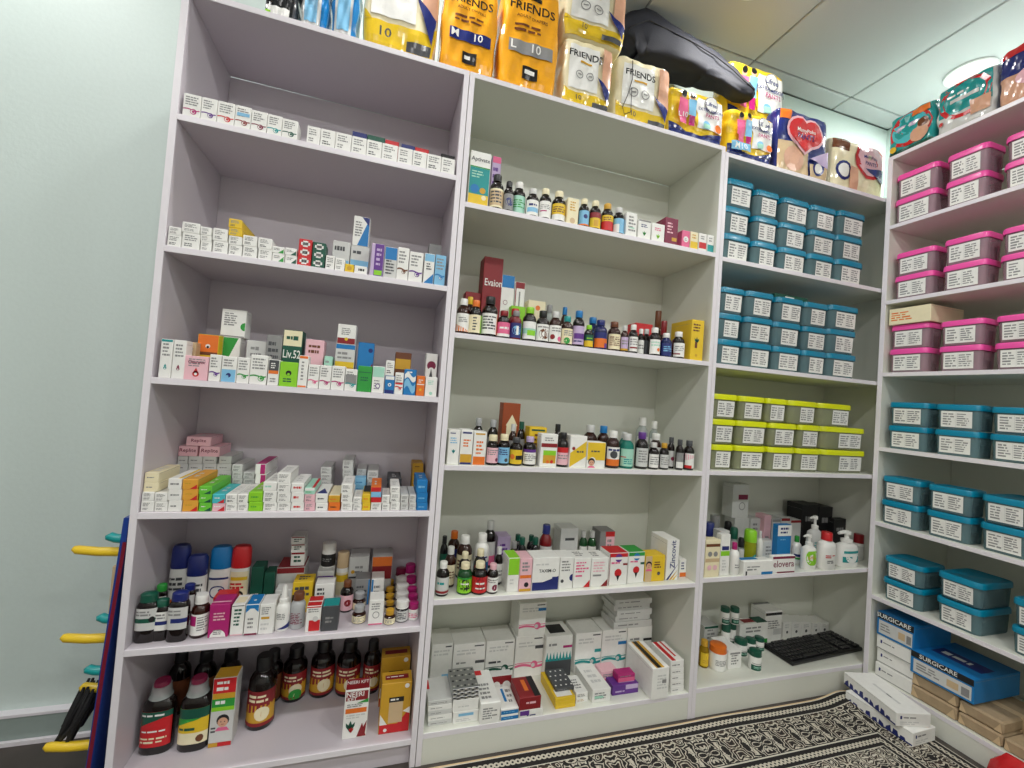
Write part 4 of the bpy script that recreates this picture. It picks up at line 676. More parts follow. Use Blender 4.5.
('c',.3969,.13,.4156,.0562,.0595,.0939,'yel','t .2 .2 .8 .8 2 dgy','t .1 .5 .9 .9 2 dgy;r 0 0 .5 .6 blk','medicine_carton','carton',"yellow carton with black corner on lilac unit's fifth shelf",'a5'),
('c',.4604,.12,.4156,.0548,.05,.0887,'wht','','r 0 .3 1 .5 pur;t .1 .6 .7 .9 2 dgy','medicine_carton','carton',"white carton with purple line on lilac unit's fifth shelf",'a5'),
('c',.4533,.19,.4156,.0501,.09,.0998,'lgr','','r 0 .75 1 .85 pur;t .1 .2 .8 .6 2 dgy','medicine_carton','carton',"pale grey carton under the white jar on lilac unit's fifth shelf",'a5'),
('b',.4545,.2319,.5155,.0439,1,.0784,'pill','wht','wht','bg blk;t .2 .4 .8 .7 2 gry','pill_bottle','bottle',"white jar with black label on a carton on lilac unit's fifth shelf",'a5'),
('b',.5011,.2291,.4156,.0382,1,.1465,'pill','wht','bei','bg cre;r 0 .6 1 .9 yel','pill_bottle','bottle',"cream-white tall jar with pale cap on lilac unit's fifth shelf",'a5'),
('c',.5531,.22,.4156,.0636,.08,.1297,'lgr','','r 0 .45 1 .5 dgy;o .2 .62 .1 gld;t .3 .55 .9 .8 2 gry','medicine_carton','carton',"pale grey carton with dark middle seam on lilac unit's fifth shelf",'a5'),
('c',.5699,.1537,.4156,.0465,.06,.0822,'gry','','t .1 .3 .9 .8 3 dgy;r .9 0 1 1 blu','medicine_carton','carton',"grey carton with blue edge on lilac unit's fifth shelf",'a5'),
('c',.6279,.22,.4156,.0665,.08,.1286,'lgr','','r 0 .4 1 .75 drd;o .2 .35 .12 org;r 0 .75 1 1 org','medicine_carton','carton',"pale grey carton with orange-red top half on lilac unit's fifth shelf",'a5'),
('c',.6168,.15,.4156,.0397,.06,.083,'wht','','r 0 .1 .15 1 blu;t .2 .2 .9 .8 3 gry','medicine_carton','carton',"white carton with blue edge stripe on lilac unit's fifth shelf",'a5'),
('b',.0668,.1041,.0839,.0764,.62,.1873,'tonic','dkb','mar','bg red;tri 0 .55 1 .95 0 1 dgn;r 0 .82 1 1 dgn;t .1 .1 .85 .3 2 cre;t .15 .4 .8 .5 1 wht;t .1 .86 .8 .95 1 wht','tonic_bottle','bottle',"large dark tonic bottle with green-red label on lilac unit's bottom shelf",'a6'),
('b',.1571,.0955,.0839,.0753,.62,.1906,'tonic','dkb','mar','bg yel;r 0 .72 1 1 dgn;tri 0 .5 .7 .72 0 .72 grn;r 0 0 1 .32 cre;t .1 .36 .6 .5 1 dgn;o .7 .15 .12 brn','tonic_bottle','bottle',"large dark tonic bottle with green-yellow label on lilac unit's bottom shelf",'a6'),
('c',.2253,.08,.0839,.0581,.05,.1896,'lgr','bg gld','r 0 .78 1 1 red;t .15 .8 .9 .98 2 wht;r 0 .7 1 .78 gld;r 0 .58 1 .7 grn;t .15 .6 .85 .69 1 wht;r 0 .52 1 .58 lim;r 0 .06 1 .52 lgr;face .55 .36 .27;t .05 .2 .3 .3 2 dgy;r 0 0 1 .06 red;r 0 0 .4 .06 gld','tonic_carton','carton',"tall carton with red, green and white print on lilac unit's bottom shelf",'a6'),
('b',.3074,.154,.0839,.0752,1,.2011,'syrup','dkb','blk','bg gld;r 0 .6 1 1 drd;tri 0 .3 0 .6 1 .6 drd;o .6 .35 .2 cre;t .2 .66 .85 .92 2 cre;r 0 0 1 .1 drd','tonic_bottle','bottle',"dark tonic bottle with red-gold label, foremost on lilac unit's bottom shelf",'a6'),
('b',.3801,.255,.0839,.0717,1,.1626,'syrup','dkb','blk','bg gld;r 0 .6 1 1 drd;tri 0 .3 0 .6 1 .6 drd;o .6 .35 .2 cre;t .2 .66 .85 .92 2 cre;r 0 0 1 .1 drd;o .6 .15 .2 grn','tonic_bottle','bottle',"dark tonic bottle with red-gold-green label on lilac unit's bottom shelf",'a6'),
('b',.4644,.2618,.0839,.0754,1,.1706,'syrup','dkb','blk','bg gld;r 0 .6 1 1 drd;tri 0 .3 0 .6 1 .6 drd;o .6 .35 .2 cre;t .2 .66 .85 .92 2 cre;r 0 0 1 .1 drd','tonic_bottle','bottle',"dark tonic bottle with red-gold label, second row left on lilac unit's bottom shelf",'a6'),
('b',.5469,.2517,.0839,.0759,1,.1688,'syrup','dkb','blk','bg gld;r 0 .6 1 1 drd;tri 0 .3 0 .6 1 .6 drd;o .6 .35 .2 cre;t .2 .66 .85 .92 2 cre;r 0 0 1 .1 drd','tonic_bottle','bottle',"dark tonic bottle with red-gold label, second row middle on lilac unit's bottom shelf",'a6'),
('b',.6227,.2425,.0839,.0564,1,.167,'syrup','dkb','blk','bg gld;r 0 .6 1 1 drd;tri 0 .3 0 .6 1 .6 drd;o .6 .35 .2 cre;t .2 .66 .85 .92 2 cre;r 0 0 1 .1 drd','tonic_bottle','bottle',"dark tonic bottle with red-gold label, beside orange packs on lilac unit's bottom shelf",'a6'),
('b',.0557,.2528,.0839,.0556,1,.1829,'syrup','dkb','blk','bg brn','tonic_bottle','bottle',"black tonic bottle, rear row, leftmost such, lilac unit's bottom shelf",'a6'),
('b',.1218,.2539,.0839,.0579,1,.1757,'syrup','dkb','blk','bg brn','tonic_bottle','bottle',"black tonic bottle, rear row, second from left such, lilac unit's bottom shelf",'a6'),
('b',.19,.2551,.0839,.0603,1,.1683,'syrup','dkb','blk','bg brn','tonic_bottle','bottle',"black tonic bottle, rear row, third from left such, lilac unit's bottom shelf",'a6'),
('b',.3129,.2545,.0839,.059,1,.1565,'syrup','dkb','blk','bg brn','tonic_bottle','bottle',"black tonic bottle, rear row, rightmost such, lilac unit's bottom shelf",'a6'),
('c',.583,.0369,.0839,.0678,.05,.1421,'wht','bg drd;T .5 .5 .3 wht NEERI_KFT','r .03 .78 .97 .97 drd;T .42 .86 .1 wht NEERI;T .3 .77 .08 wht KFT;tri .5 .72 1 .72 1 .8 grn;r .05 .52 .95 .62 org;t .1 .64 .8 .72 2 gry;t .1 .4 .9 .5 2 lgr;leaf .3 .2 .3 dgn;leaf .35 .15 .15 red;tri .6 .02 1 .02 .8 .3 drd;tri .7 .05 .95 .05 1 .35 drd','tonic_carton','carton',"tall white carton with maroon panel and herbs on lilac unit's bottom shelf",'a6'),
('c',.6957,.0352,.0839,.0889,.055,.1486,'gld','bg gld;r .1 .3 .9 .7 drd;t .15 .45 .85 .6 1 wht','bg gld;r 0 0 1 .18 red;tri 1 .18 1 .45 .6 .18 red;o .85 .93 .08 wht;r .28 .2 .75 .68 bei;r .27 .62 .77 .72 blk;t .32 .635 .72 .71 1 wht;tri 0 .18 0 .4 .25 .18 wht;o .2 .07 .06 wht;tri .75 .42 1 .5 1 .36 wht','food_pack','pack',"orange-yellow pack with noodle panel, front of pair on lilac unit's bottom shelf",'a6'),
('c',.6957,.15,.0839,.0917,.055,.1571,'gld','bg gld;r .1 .3 .9 .7 drd','bg gld;r 0 0 1 .18 red;tri 1 .18 1 .45 .6 .18 red;o .85 .93 .08 wht;r .28 .2 .75 .68 bei;r .27 .62 .77 .72 blk;t .32 .635 .72 .71 1 wht;tri 0 .18 0 .4 .25 .18 wht;o .2 .07 .06 wht;tri .75 .42 1 .5 1 .36 wht','food_pack','pack',"orange-yellow pack behind its twin on lilac unit's bottom shelf",'a6'),
('c',.8216,.012,1.7171,.0661,.05,.1727,'wht','','r 0 0 1 .7 teal;r 0 0 1 .2 yel;o .3 .3 .22 blu;o .7 .28 .15 gld;o .78 .15 .12 cre;T .5 .8 .1 dgy Aptivate;t .1 .5 .7 .65 3 mint;r 0 .7 1 .72 grn','medicine_carton','carton',"tall teal carton with white top on middle unit's top shelf",'b1'),
('c',.8911,.09,1.7171,.0305,.05,.2157,'lil','','r 0 .9 1 1 pnk;t .1 .3 .9 .85 5 pur','medicine_carton','carton',"lilac carton with pink top at the back on middle unit's top shelf",'b1'),
('b',.8855,.0347,1.7171,.0454,1,.1209,'syrup','dkb','blk','bg cre;r .05 .1 .95 .9 bei;t .1 .2 .9 .9 4 dgy','syrup_bottle','bottle',"dark bottle with black cap, leftmost of row on middle unit's top shelf",'b1'),
('b',.9252,.0289,1.7171,.0338,1,.1055,'syrup','dkb','blk','bg gry;o .5 .5 .3 nvy','syrup_bottle','bottle',"dark bottle with black cap and grey label on middle unit's top shelf",'b1'),
('b',.965,.0475,1.7171,.045,1,.1194,'syrup','dkb','wht','bg mint;t .1 .3 .9 .8 4 grn','syrup_bottle','bottle',"dark bottle with white cap and mint label on middle unit's top shelf",'b1'),
('b',1.0097,.0333,1.7171,.0427,1,.1007,'syrup','dkb','lgr','bg wht;r .1 .2 .8 .5 sky;t .2 .55 .8 .8 1 nvy','syrup_bottle','bottle',"dark bottle with white and light blue label on middle unit's top shelf",'b1'),
('b',1.0547,.033,1.7171,.0421,1,.1101,'syrup','dkb','cre','bg wht;t .1 .5 .9 .8 3 gry;r .1 .35 .5 .42 mag','syrup_bottle','bottle',"dark bottle with white label and cream cap on middle unit's top shelf",'b1'),
('b',1.1048,.0361,1.7171,.0483,1,.1129,'syrup','dkb','cre','bg wht;r 0 .35 1 1 yel;t .1 .45 .9 .85 3 brn','syrup_bottle','bottle',"dark bottle with yellow-white label on middle unit's top shelf",'b1'),
('c',1.1493,.012,1.7171,.0407,.035,.0918,'cre','','bg cre;o .5 .15 .25 bei;t .2 .5 .8 .9 4 gld','medicine_carton','carton',"cream carton between bottles on middle unit's top shelf",'b1'),
('b',1.1978,.0307,1.7171,.0374,1,.1046,'syrup','dkb','cre','bg sky;o .5 .6 .15 nvy;r 0 0 1 .1 org','syrup_bottle','bottle',"dark bottle with light blue label and cream cap on middle unit's top shelf",'b1'),
('b',1.2412,.0321,1.7171,.0403,1,.1071,'syrup','dkb','cre','bg yel;r 0 .65 1 1 drd;r .3 .1 .6 .5 gld','syrup_bottle','bottle',"dark bottle with red-over-yellow label on middle unit's top shelf",'b1'),
('b',1.2897,.0339,1.7171,.0439,1,.1071,'syrup','dkb','gld','bg red;r 0 .6 1 1 yel;t .15 .65 .85 .9 2 brn','syrup_bottle','bottle',"dark bottle with yellow-over-red label on middle unit's top shelf",'b1'),
('b',1.3347,.0326,1.7171,.0412,1,.102,'syrup','dkb','lgr','bg wht;r .4 0 1 .6 sky;r 0 .6 1 1 sky','syrup_bottle','bottle',"dark bottle with white-sky label, beside white carton on middle unit's top shelf",'b1'),
('c',1.3767,.012,1.7171,.043,.04,.0869,'wht','','t .2 .2 .9 .9 5 gry;r .3 .35 .8 .4 mint','medicine_carton','carton',"white carton right of the bottles on middle unit's top shelf",'b1'),
('c',1.4304,.012,1.7171,.0509,.035,.0715,'wht','','leaf .5 .25 .22 grn;t .2 .6 .8 .8 2 nvy;r 0 .92 1 1 gry','medicine_carton','carton',"white carton with green leaf print on middle unit's top shelf",'b1'),
('c',1.4877,.012,1.7171,.0529,.035,.0686,'wht','','leaf .5 .25 .22 lim;t .2 .6 .8 .8 2 pnk','medicine_carton','carton',"white carton with lime leaf print on middle unit's top shelf",'b1'),
('c',1.5433,.012,1.7171,.0549,.09,.1005,'mar','','t .15 .4 .7 .85 4 lpk;r .55 .15 .95 .28 gld','medicine_carton','carton',"maroon carton with pale lettering on middle unit's top shelf",'b1'),
('c',1.6074,.012,1.7171,.0334,.03,.0656,'pnk','','o .5 .5 .35 wht;t .3 .4 .7 .6 2 gry','medicine_carton','carton',"small pink carton on middle unit's top shelf",'b1'),
('c',1.6441,.012,1.7171,.0334,.03,.0675,'cre','','r 0 0 1 .45 yel;t .2 .6 .8 .9 2 gld','medicine_carton','carton',"small cream carton with yellow half on middle unit's top shelf",'b1'),
('c',1.6826,.012,1.7171,.0344,.03,.0686,'wht','','r 0 .15 1 .5 red;t .2 .65 .8 .9 2 gry','medicine_carton','carton',"small white carton with red band on middle unit's top shelf",'b1'),
('c',1.7186,.012,1.7171,.0303,.03,.0692,'wht','','r 0 .05 1 .45 teal;t .2 .6 .8 .9 2 gry','medicine_carton','carton',"small white carton with teal band at shelf end on middle unit's top shelf",'b1'),
('c',.9216,.15,1.3071,.0691,.07,.301,'drd','','T .55 .66 .085 wht Evaion;o .55 .4 .12 gry;o .5 .3 .1 dgy;t .3 .45 .8 .55 1 wht','tonic_carton','carton',"tall dark red carton with white word on middle unit's second shelf",'b2'),
('c',.9798,.1505,1.3071,.0474,.06,.2469,'wht','','r 0 .82 1 1 blu;ring .35 .6 .18 mar;t .2 .3 .7 .5 2 gry;tri 1 .3 1 0 0 0 mar','medicine_carton','carton',"white carton with blue cap band and red ring on middle unit's second shelf",'b2'),
('c',1.0251,.1505,1.3071,.0366,.06,.2289,'wht','','r 0 .9 1 1 drd;r 0 0 .1 1 drd;r 0 0 1 .15 drd;r .4 .4 .55 .85 gry','medicine_carton','carton',"white carton framed in dark red on middle unit's second shelf",'b2'),
('c',.8589,.16,1.3071,.0542,.05,.1701,'drd','','t .1 .5 .9 .8 2 mar','medicine_carton','carton',"dark red carton behind the first bottles on middle unit's second shelf",'b2'),
('c',1.0152,.12,1.3071,.0525,.03,.1343,'lim','','t .1 .3 .9 .7 2 gld','medicine_carton','carton',"lime carton behind the red bottles on middle unit's second shelf",'b2'),
('c',1.0906,.14,1.3071,.0662,.05,.1679,'cre','','o .2 .7 .16 red;o .55 .85 .14 org;o .8 .6 .16 red;o .5 .4 .14 drd','medicine_carton','carton',"cream carton with orange-red dots on middle unit's second shelf",'b2'),
('b',.8071,.0325,1.3071,.041,1,.1129,'syrup','amb','wht','bg wht;tri 0 0 1 0 0 .4 org;t .2 .5 .8 .8 3 gry','syrup_bottle','bottle',"amber bottle with white-orange label on middle unit's second shelf",'b2'),
('b',.8468,.0317,1.3071,.0394,1,.1134,'syrup','dkb','org','bg cre;t .3 .1 .6 .9 5 dgy;r .8 0 1 1 lim','syrup_bottle','bottle',"dark bottle with orange cap on middle unit's second shelf",'b2'),
('b',.8362,.0853,1.3071,.0305,1,.134,'syrup','amb','yel','bg cre','syrup_bottle','bottle',"amber bottle with yellow cap in second row on middle unit's second shelf",'b2'),
('b',.8941,.0375,1.3071,.0511,1,.1324,'syrup','dkb','blk','bg wht;t .1 .2 .8 .9 5 dgy;r .85 0 1 1 org','syrup_bottle','bottle',"tall dark bottle with large white label on middle unit's second shelf",'b2'),
('b',.9419,.0335,1.3071,.0429,1,.0923,'syrup','dkb','drd','bg pnk;t .2 .45 .8 .75 1 wht;r 0 0 1 .2 wht','syrup_bottle','bottle',"dark bottle with pink label on middle unit's second shelf",'b2'),
('b',.9829,.031,1.3071,.038,1,.0971,'syrup','redg','gry','bg nvy;o .5 .5 .3 sky;r .45 .2 .6 .8 wht','syrup_bottle','bottle',"red bottle with navy oval label on middle unit's second shelf",'b2'),
('b',.9931,.0817,1.3071,.0435,1,.114,'syrup','redg','red','bg red','syrup_bottle','bottle',"red bottle behind navy-label bottle on middle unit's second shelf",'b2'),
('b',1.0309,.0348,1.3071,.0455,1,.1157,'syrup','dkb','lim','bg wht;r 0 .3 1 .6 mint;r .3 .2 .8 .5 lim','syrup_bottle','bottle',"dark bottle with lime cap on middle unit's second shelf",'b2'),
('b',1.0776,.0338,1.3071,.0436,1,.1099,'syrup','dkb','blk','bg wht;o .5 .4 .3 brn;t .1 .75 .9 .9 1 gry','syrup_bottle','bottle',"dark bottle with brown bowl label on middle unit's second shelf",'b2'),
('b',1.115,.077,1.3071,.034,1,.1431,'syrup','clr','gry','bg lgr','syrup_bottle','bottle',"clear bottle with grey cap in second row on middle unit's second shelf",'b2'),
('b',1.1229,.0335,1.3071,.0429,1,.1123,'syrup','amb','lgr','bg wht;o .25 .3 .15 drd;o .7 .2 .15 pnk;t .2 .6 .8 .9 2 gry','syrup_bottle','bottle',"amber bottle with white berry label on middle unit's second shelf",'b2'),
('b',1.1663,.032,1.3071,.04,1,.1022,'syrup','amb','teal','bg cre;o .4 .2 .2 grn;t .2 .5 .8 .9 3 gry','syrup_bottle','bottle',"amber bottle with teal cap on middle unit's second shelf",'b2'),
('b',1.1766,.0837,1.3071,.0273,1,.1444,'syrup','amb','blu','bg wht','syrup_bottle','bottle',"amber bottle with blue cap behind teal-capped one on middle unit's second shelf",'b2'),
('b',1.2089,.0324,1.3071,.0408,1,.1266,'syrup','dkb','blu','bg lil;r .1 .3 .9 .6 pur;t .1 .1 .9 .25 1 nvy','syrup_bottle','bottle',"dark bottle with blue cap and lilac label on middle unit's second shelf",'b2'),
('b',1.2474,.0279,1.3071,.0318,1,.0812,'syrup','dkb','lim','bg yel;r 0 .5 1 1 dgn;t .2 .6 .8 .8 1 lim','syrup_bottle','bottle',"small dark bottle with lime cap on middle unit's second shelf",'b2'),
('b',1.2899,.0868,1.3071,.0436,1,.1228,'syrup','bluc','blu','bg blu','syrup_bottle','bottle',"blue bottle behind the lime-capped bottle on middle unit's second shelf",'b2'),
('b',1.2956,.0356,1.3071,.0473,1,.106,'syrup','bluc','nvy','bg org;r 0 .6 1 1 nvy;r .6 0 1 .3 pur','syrup_bottle','bottle',"navy bottle with orange label on middle unit's second shelf",'b2'),
('b',1.3492,.035,1.3071,.046,1,.1061,'syrup','amb','brn','bg cre;t .1 .2 .9 .85 5 brn','syrup_bottle','bottle',"brown bottle with cream label on middle unit's second shelf",'b2'),
('b',1.3861,.0256,1.3071,.0272,1,.095,'syrup','amb','lgr','bg lil;t .1 .4 .9 .8 2 gry;r 0 0 1 .15 gld','syrup_bottle','bottle',"narrow amber bottle with lilac label on middle unit's second shelf",'b2'),
('b',1.4233,.0288,1.3071,.0335,1,.1042,'syrup','dkb','wht','bg wht;t .1 .4 .9 .9 3 gry;r .1 .2 .8 .3 drd','syrup_bottle','bottle',"dark bottle with white cap, left of a pair on middle unit's second shelf",'b2'),
('b',1.4741,.0574,1.3071,.0248,1,.0988,'syrup','dkb','wht','bg wht;t .1 .3 .9 .7 2 gry','syrup_bottle','bottle',"dark bottle mostly hidden, white label on middle unit's second shelf",'b2'),
('b',1.5041,.0677,1.3071,.0289,1,.1032,'syrup','dkb','lgr','bg dgy','syrup_bottle','bottle',"dark bottle with bare front on middle unit's second shelf",'b2'),
('b',1.5151,.0324,1.3071,.0408,1,.1047,'syrup','dkb','wht','bg wht;t .1 .5 .9 .9 2 mint;o .6 .3 .12 org','syrup_bottle','bottle',"dark bottle with white label and orange dot on middle unit's second shelf",'b2'),
('b',1.5646,.0325,1.3071,.0409,1,.0899,'syrup','bluc','wht','bg nvy;t .15 .3 .85 .8 3 sky','syrup_bottle','bottle',"navy bottle with white cap on middle unit's second shelf",'b2'),
('b',1.62,.0346,1.3071,.0452,1,.1017,'syrup','dkb','wht','bg wht;t .1 .4 .8 .8 3 gry;r 0 .15 .4 .25 drd','syrup_bottle','bottle',"dark bottle with white cap beside yellow carton on middle unit's second shelf",'b2'),
('c',1.5279,.12,1.3071,.0747,.06,.1346,'red','','o .4 .5 .25 wht;o .4 .5 .15 red','medicine_carton','carton',"red carton behind the white-capped bottles on middle unit's second shelf",'b2'),
('b',1.6548,.2167,1.3071,.0334,1,.2168,'vial','amb','brn','bg gld','syrup_bottle','bottle',"tall amber vial in the back corner on middle unit's second shelf",'b2'),
('b',1.6486,.1658,1.3071,.0315,1,.1658,'vial','amb','drd','bg brn','syrup_bottle','bottle',"short amber vial with dark red cap on middle unit's second shelf",'b2'),
('c',1.6861,.012,1.3071,.0546,.09,.1522,'yel','','leaf .45 .45 .3 dgn;t .1 .7 .9 .92 3 brn;r .3 .3 .5 .45 brn;o .45 .12 .1 gld','medicine_carton','carton',"yellow carton with herb print, front of two on middle unit's second shelf",'b2'),
('c',1.7252,.13,1.3071,.0171,.08,.1706,'yel','','leaf .45 .45 .3 dgn;t .1 .7 .9 .92 3 brn;r .3 .3 .5 .45 brn;o .45 .12 .1 gld','medicine_carton','carton',"yellow carton with herb print, behind its twin on middle unit's second shelf",'b2'),
('c',.8067,.012,.899,.036,.06,.1074,'wht','','leaf .5 .35 .25 teal;t .15 .6 .85 .8 3 sky;r .1 .9 .6 .93 nvy','medicine_carton','carton',"white carton with teal flower on middle unit's third shelf",'b3'),
('c',.8466,.012,.899,.0385,.06,.1093,'wht','','r 0 0 1 .06 nvy;r 0 .06 1 .3 gld;t .2 .5 .85 .75 3 org;r .1 .9 .9 .95 nvy','medicine_carton','carton',"white carton with gold lower band on middle unit's third shelf",'b3'),
('c',.8891,.012,.899,.0405,.06,.1051,'wht','','r 0 0 1 .25 org;t .2 .3 .85 .75 4 org;r .1 .92 .9 .97 gld','medicine_carton','carton',"white carton with orange lower band on middle unit's third shelf",'b3'),
('b',.9357,.0309,.899,.0379,1,.0963,'jarb','dkb','cre','bg lpk;o .75 .2 .12 mar;t .1 .5 .9 .9 3 gry','syrup_bottle','bottle',"dark bottle with pale pink label on middle unit's third shelf",'b3'),
('b',.9738,.0304,.899,.0369,1,.1,'jarb','dkb','cre','bg sky;o .6 .2 .12 dgy;t .1 .5 .9 .9 3 nvy','syrup_bottle','bottle',"dark bottle with sky blue label on middle unit's third shelf",'b3'),
('b',1.0162,.033,.899,.0419,1,.0912,'syrup','dkb','dgy','bg yel;r .4 .3 .9 .6 blk;o .2 .5 .15 org','syrup_bottle','bottle',"dark bottle with yellow label and grey cap on middle unit's third shelf",'b3'),
('b',1.0638,.0339,.899,.0437,1,.0959,'syrup','dkb','lil','bg wht;r 0 .8 1 1 pur;t .1 .2 .9 .7 4 gry','syrup_bottle','bottle',"dark bottle with lilac cap on middle unit's third shelf",'b3'),
('c',1.1039,.07,.899,.0632,.05,.1252,'yel','','t .3 .1 .7 .85 6 brn;r .1 .9 .9 .95 dgn','medicine_carton','carton',"yellow carton behind the lilac-capped bottle on middle unit's third shelf",'b3'),
('c',1.1248,.012,.899,.059,.04,.109,'wht','','r .15 .1 .95 .5 gld;r .15 .35 .95 .5 lim;r 0 .6 1 .72 drd;o .45 .15 .1 org;o .7 .15 .1 red;t .2 .78 .9 .92 2 gry','medicine_carton','carton',"white carton with red band and fruit picture on middle unit's third shelf",'b3'),
('b',1.1811,.0316,.899,.0392,1,.115,'syrup','dkb','blk','bg lpk;r 0 .7 1 1 red;t .1 .3 .9 .6 2 gry','syrup_bottle','bottle',"dark bottle with black cap and red-pink label on middle unit's third shelf",'b3'),
('b',1.1822,.0854,.899,.0308,1,.1389,'syrup','dkb','blk','bg red','syrup_bottle','bottle',"dark bottle with black cap in second row on middle unit's third shelf",'b3'),
('c',1.2314,.012,.899,.0614,.06,.1077,'wht','','tri 0 0 1 .35 1 .85 yel;tri 0 0 0 .45 1 .85 yel;t .4 .45 .85 .55 1 dgy;o .2 .6 .1 drd','medicine_carton','carton',"white and yellow carton with slanting print on middle unit's third shelf",'b3'),
('c',1.3,.012,.899,.0695,.05,.0889,'wht','','r 0 .3 1 1 yel;o .3 .28 .18 wht;face .25 .2 .18;t .2 .6 .7 .7 1 dgy','medicine_carton','carton',"yellow squarish carton with face print on middle unit's third shelf",'b3'),
('b',1.3756,.0364,.899,.0487,1,.1292,'syrup','amb','wht','bg wht;r 0 0 1 .35 org;o .4 .6 .2 dgy;t .1 .75 .9 .95 1 nvy','syrup_bottle','bottle',"brown bottle with white-orange label on middle unit's third shelf",'b3'),
('b',1.331,.1257,.899,.0513,1,.1397,'syrup','amb','lgr','bg lgr','syrup_bottle','bottle',"brown bottle with grey cap in second row on middle unit's third shelf",'b3'),
('b',1.3838,.1227,.899,.0455,1,.1397,'syrup','amb','blu','bg gry','syrup_bottle','bottle',"brown bottle with blue cap in second row on middle unit's third shelf",'b3'),
('b',1.4321,.0368,.899,.0496,1,.1218,'syrup','sea','lgr','bg mint;r 0 .5 .3 .55 red;t .2 .1 .8 .45 3 teal','syrup_bottle','bottle',"clear teal mouthwash bottle on middle unit's third shelf",'b3'),
('b',1.458,.0985,.899,.037,1,.1225,'syrup','sea','lgr','bg mint','syrup_bottle','bottle',"clear teal bottle behind its twin on middle unit's third shelf",'b3'),
('b',1.4923,.0351,.899,.0462,1,.1306,'syrup','dkb','pur','bg lgr;t .15 .2 .85 .9 5 gry','syrup_bottle','bottle',"tall dark bottle with purple cap on middle unit's third shelf",'b3'),
('b',1.5409,.0309,.899,.0379,1,.0955,'syrup','dkb','lgr','bg wht;t .1 .2 .9 .85 4 gry','syrup_bottle','bottle',"small dark bottle with white cap on middle unit's third shelf",'b3'),
('b',1.6053,.1103,.899,.0405,1,.1229,'jarb','amb','wht','bg lgr','syrup_bottle','bottle',"brown bottle with wide white cap behind on middle unit's third shelf",'b3'),
('b',1.6111,.214,.899,.0481,1,.1778,'syrup','clr','wht','bg lgr','syrup_bottle','bottle',"tall clear bottle at the back, left of two on middle unit's third shelf",'b3'),
('b',1.6638,.2087,.899,.0374,1,.1663,'syrup','clr','wht','bg lgr;r 0 .3 1 .7 drd','syrup_bottle','bottle',"tall clear bottle at the back, right of two on middle unit's third shelf",'b3'),
('b',1.5845,.0292,.899,.0345,1,.0953,'syrup','dkb','gld','bg lgr;t .1 .2 .9 .85 4 gry','syrup_bottle','bottle',"small dark bottle with gold cap on middle unit's third shelf",'b3'),
('b',1.6334,.0551,.899,.0275,1,.1159,'syrup','dkb','dgy','bg lgr;o .5 .5 .2 mar','syrup_bottle','bottle',"slim dark bottle with dark cap, left of trio on middle unit's third shelf",'b3'),
('b',1.6497,.0264,.899,.0288,1,.1112,'syrup','dkb','dgy','bg gry;r 0 0 1 .4 wht','syrup_bottle','bottle',"slim dark bottle with dark cap, middle of trio on middle unit's third shelf",'b3'),
('b',1.6947,.031,.899,.0379,1,.1088,'syrup','dkb','dgy','bg wht;tri 0 .5 1 .8 0 1 lpk;r 0 0 .5 .2 red','syrup_bottle','bottle',"dark bottle with white-red label, right of trio on middle unit's third shelf",'b3'),
('c',1.0278,.15,.899,.0643,.05,.2002,'rust','','r .25 .35 .85 .6 cre;tri .2 .6 .9 .6 .55 .8 cre;r .15 .12 .9 .22 blk','medicine_carton','carton',"orange-brown tall carton at the back on middle unit's third shelf",'b3'),
('b',.9081,.1376,.899,.0353,1,.1408,'syrup','dkb','sil','bg gry','syrup_bottle','bottle',"dark bottle with silver cap at the back, left of two on middle unit's third shelf",'b3'),
('b',.961,.1387,.899,.0374,1,.1385,'syrup','dkb','sil','bg gry','syrup_bottle','bottle',"dark bottle with silver cap at the back, right of two on middle unit's third shelf",'b3'),
('b',1.0223,.0983,.899,.0266,1,.1294,'syrup','amb','lgr','bg gry','syrup_bottle','bottle',"amber bottle with grey cap before the orange-brown carton on middle unit's third shelf",'b3'),
('b',1.0539,.1043,.899,.0286,1,.1393,'syrup','dkb','dgn','bg gry','syrup_bottle','bottle',"dark bottle with dark green cap in second row on middle unit's third shelf",'b3'),
('b',1.0751,.1325,.899,.0239,1,.1108,'syrup','dkb','lgr','bg lpk','syrup_bottle','bottle',"slim dark bottle with grey cap in second row on middle unit's third shelf",'b3'),
('b',.8083,.0365,.4908,.0396,1,.1009,'syrup','dkb','wht','bg lgr;t .15 .5 .85 .8 1 teal;r 0 .05 1 .2 drd','syrup_bottle','bottle',"dark bottle with white cap at shelf front corner on middle unit's fourth shelf",'b4'),
('b',.8791,.0408,.4908,.0468,1,.0933,'syrup','dgrn','cre','bg lim;o .5 .6 .35 blk;t .25 .5 .75 .7 1 wht;t .25 .2 .75 .38 1 blk;r 0 .9 1 1 grn','syrup_bottle','bottle',"dark bottle with bright green label on middle unit's fourth shelf",'b4'),
('b',.9264,.0357,.4908,.0491,1,.0969,'syrup','dkb','cre','bg red;o .5 .6 .35 drd;t .25 .5 .75 .7 1 wht;t .25 .2 .75 .38 1 wht','syrup_bottle','bottle',"dark bottle with bright red label on middle unit's fourth shelf",'b4'),
('b',.9688,.0307,.4908,.0359,1,.0907,'syrup','dkb','lpk','bg wht;o .6 .3 .2 mar;t .1 .6 .9 .9 2 gry','syrup_bottle','bottle',"small dark bottle with pink-grey cap on middle unit's fourth shelf",'b4'),
('b',.8868,.0927,.4908,.0354,1,.1071,'syrup','dgl','cre','bg gry','syrup_bottle','bottle',"dark bottle with cream cap between green and white bottles on middle unit's fourth shelf",'b4'),
('b',.9395,.0946,.4908,.0392,1,.1146,'syrup','dgl','cre','bg drd','syrup_bottle','bottle',"dark bottle with cream cap behind red-label bottle on middle unit's fourth shelf",'b4'),
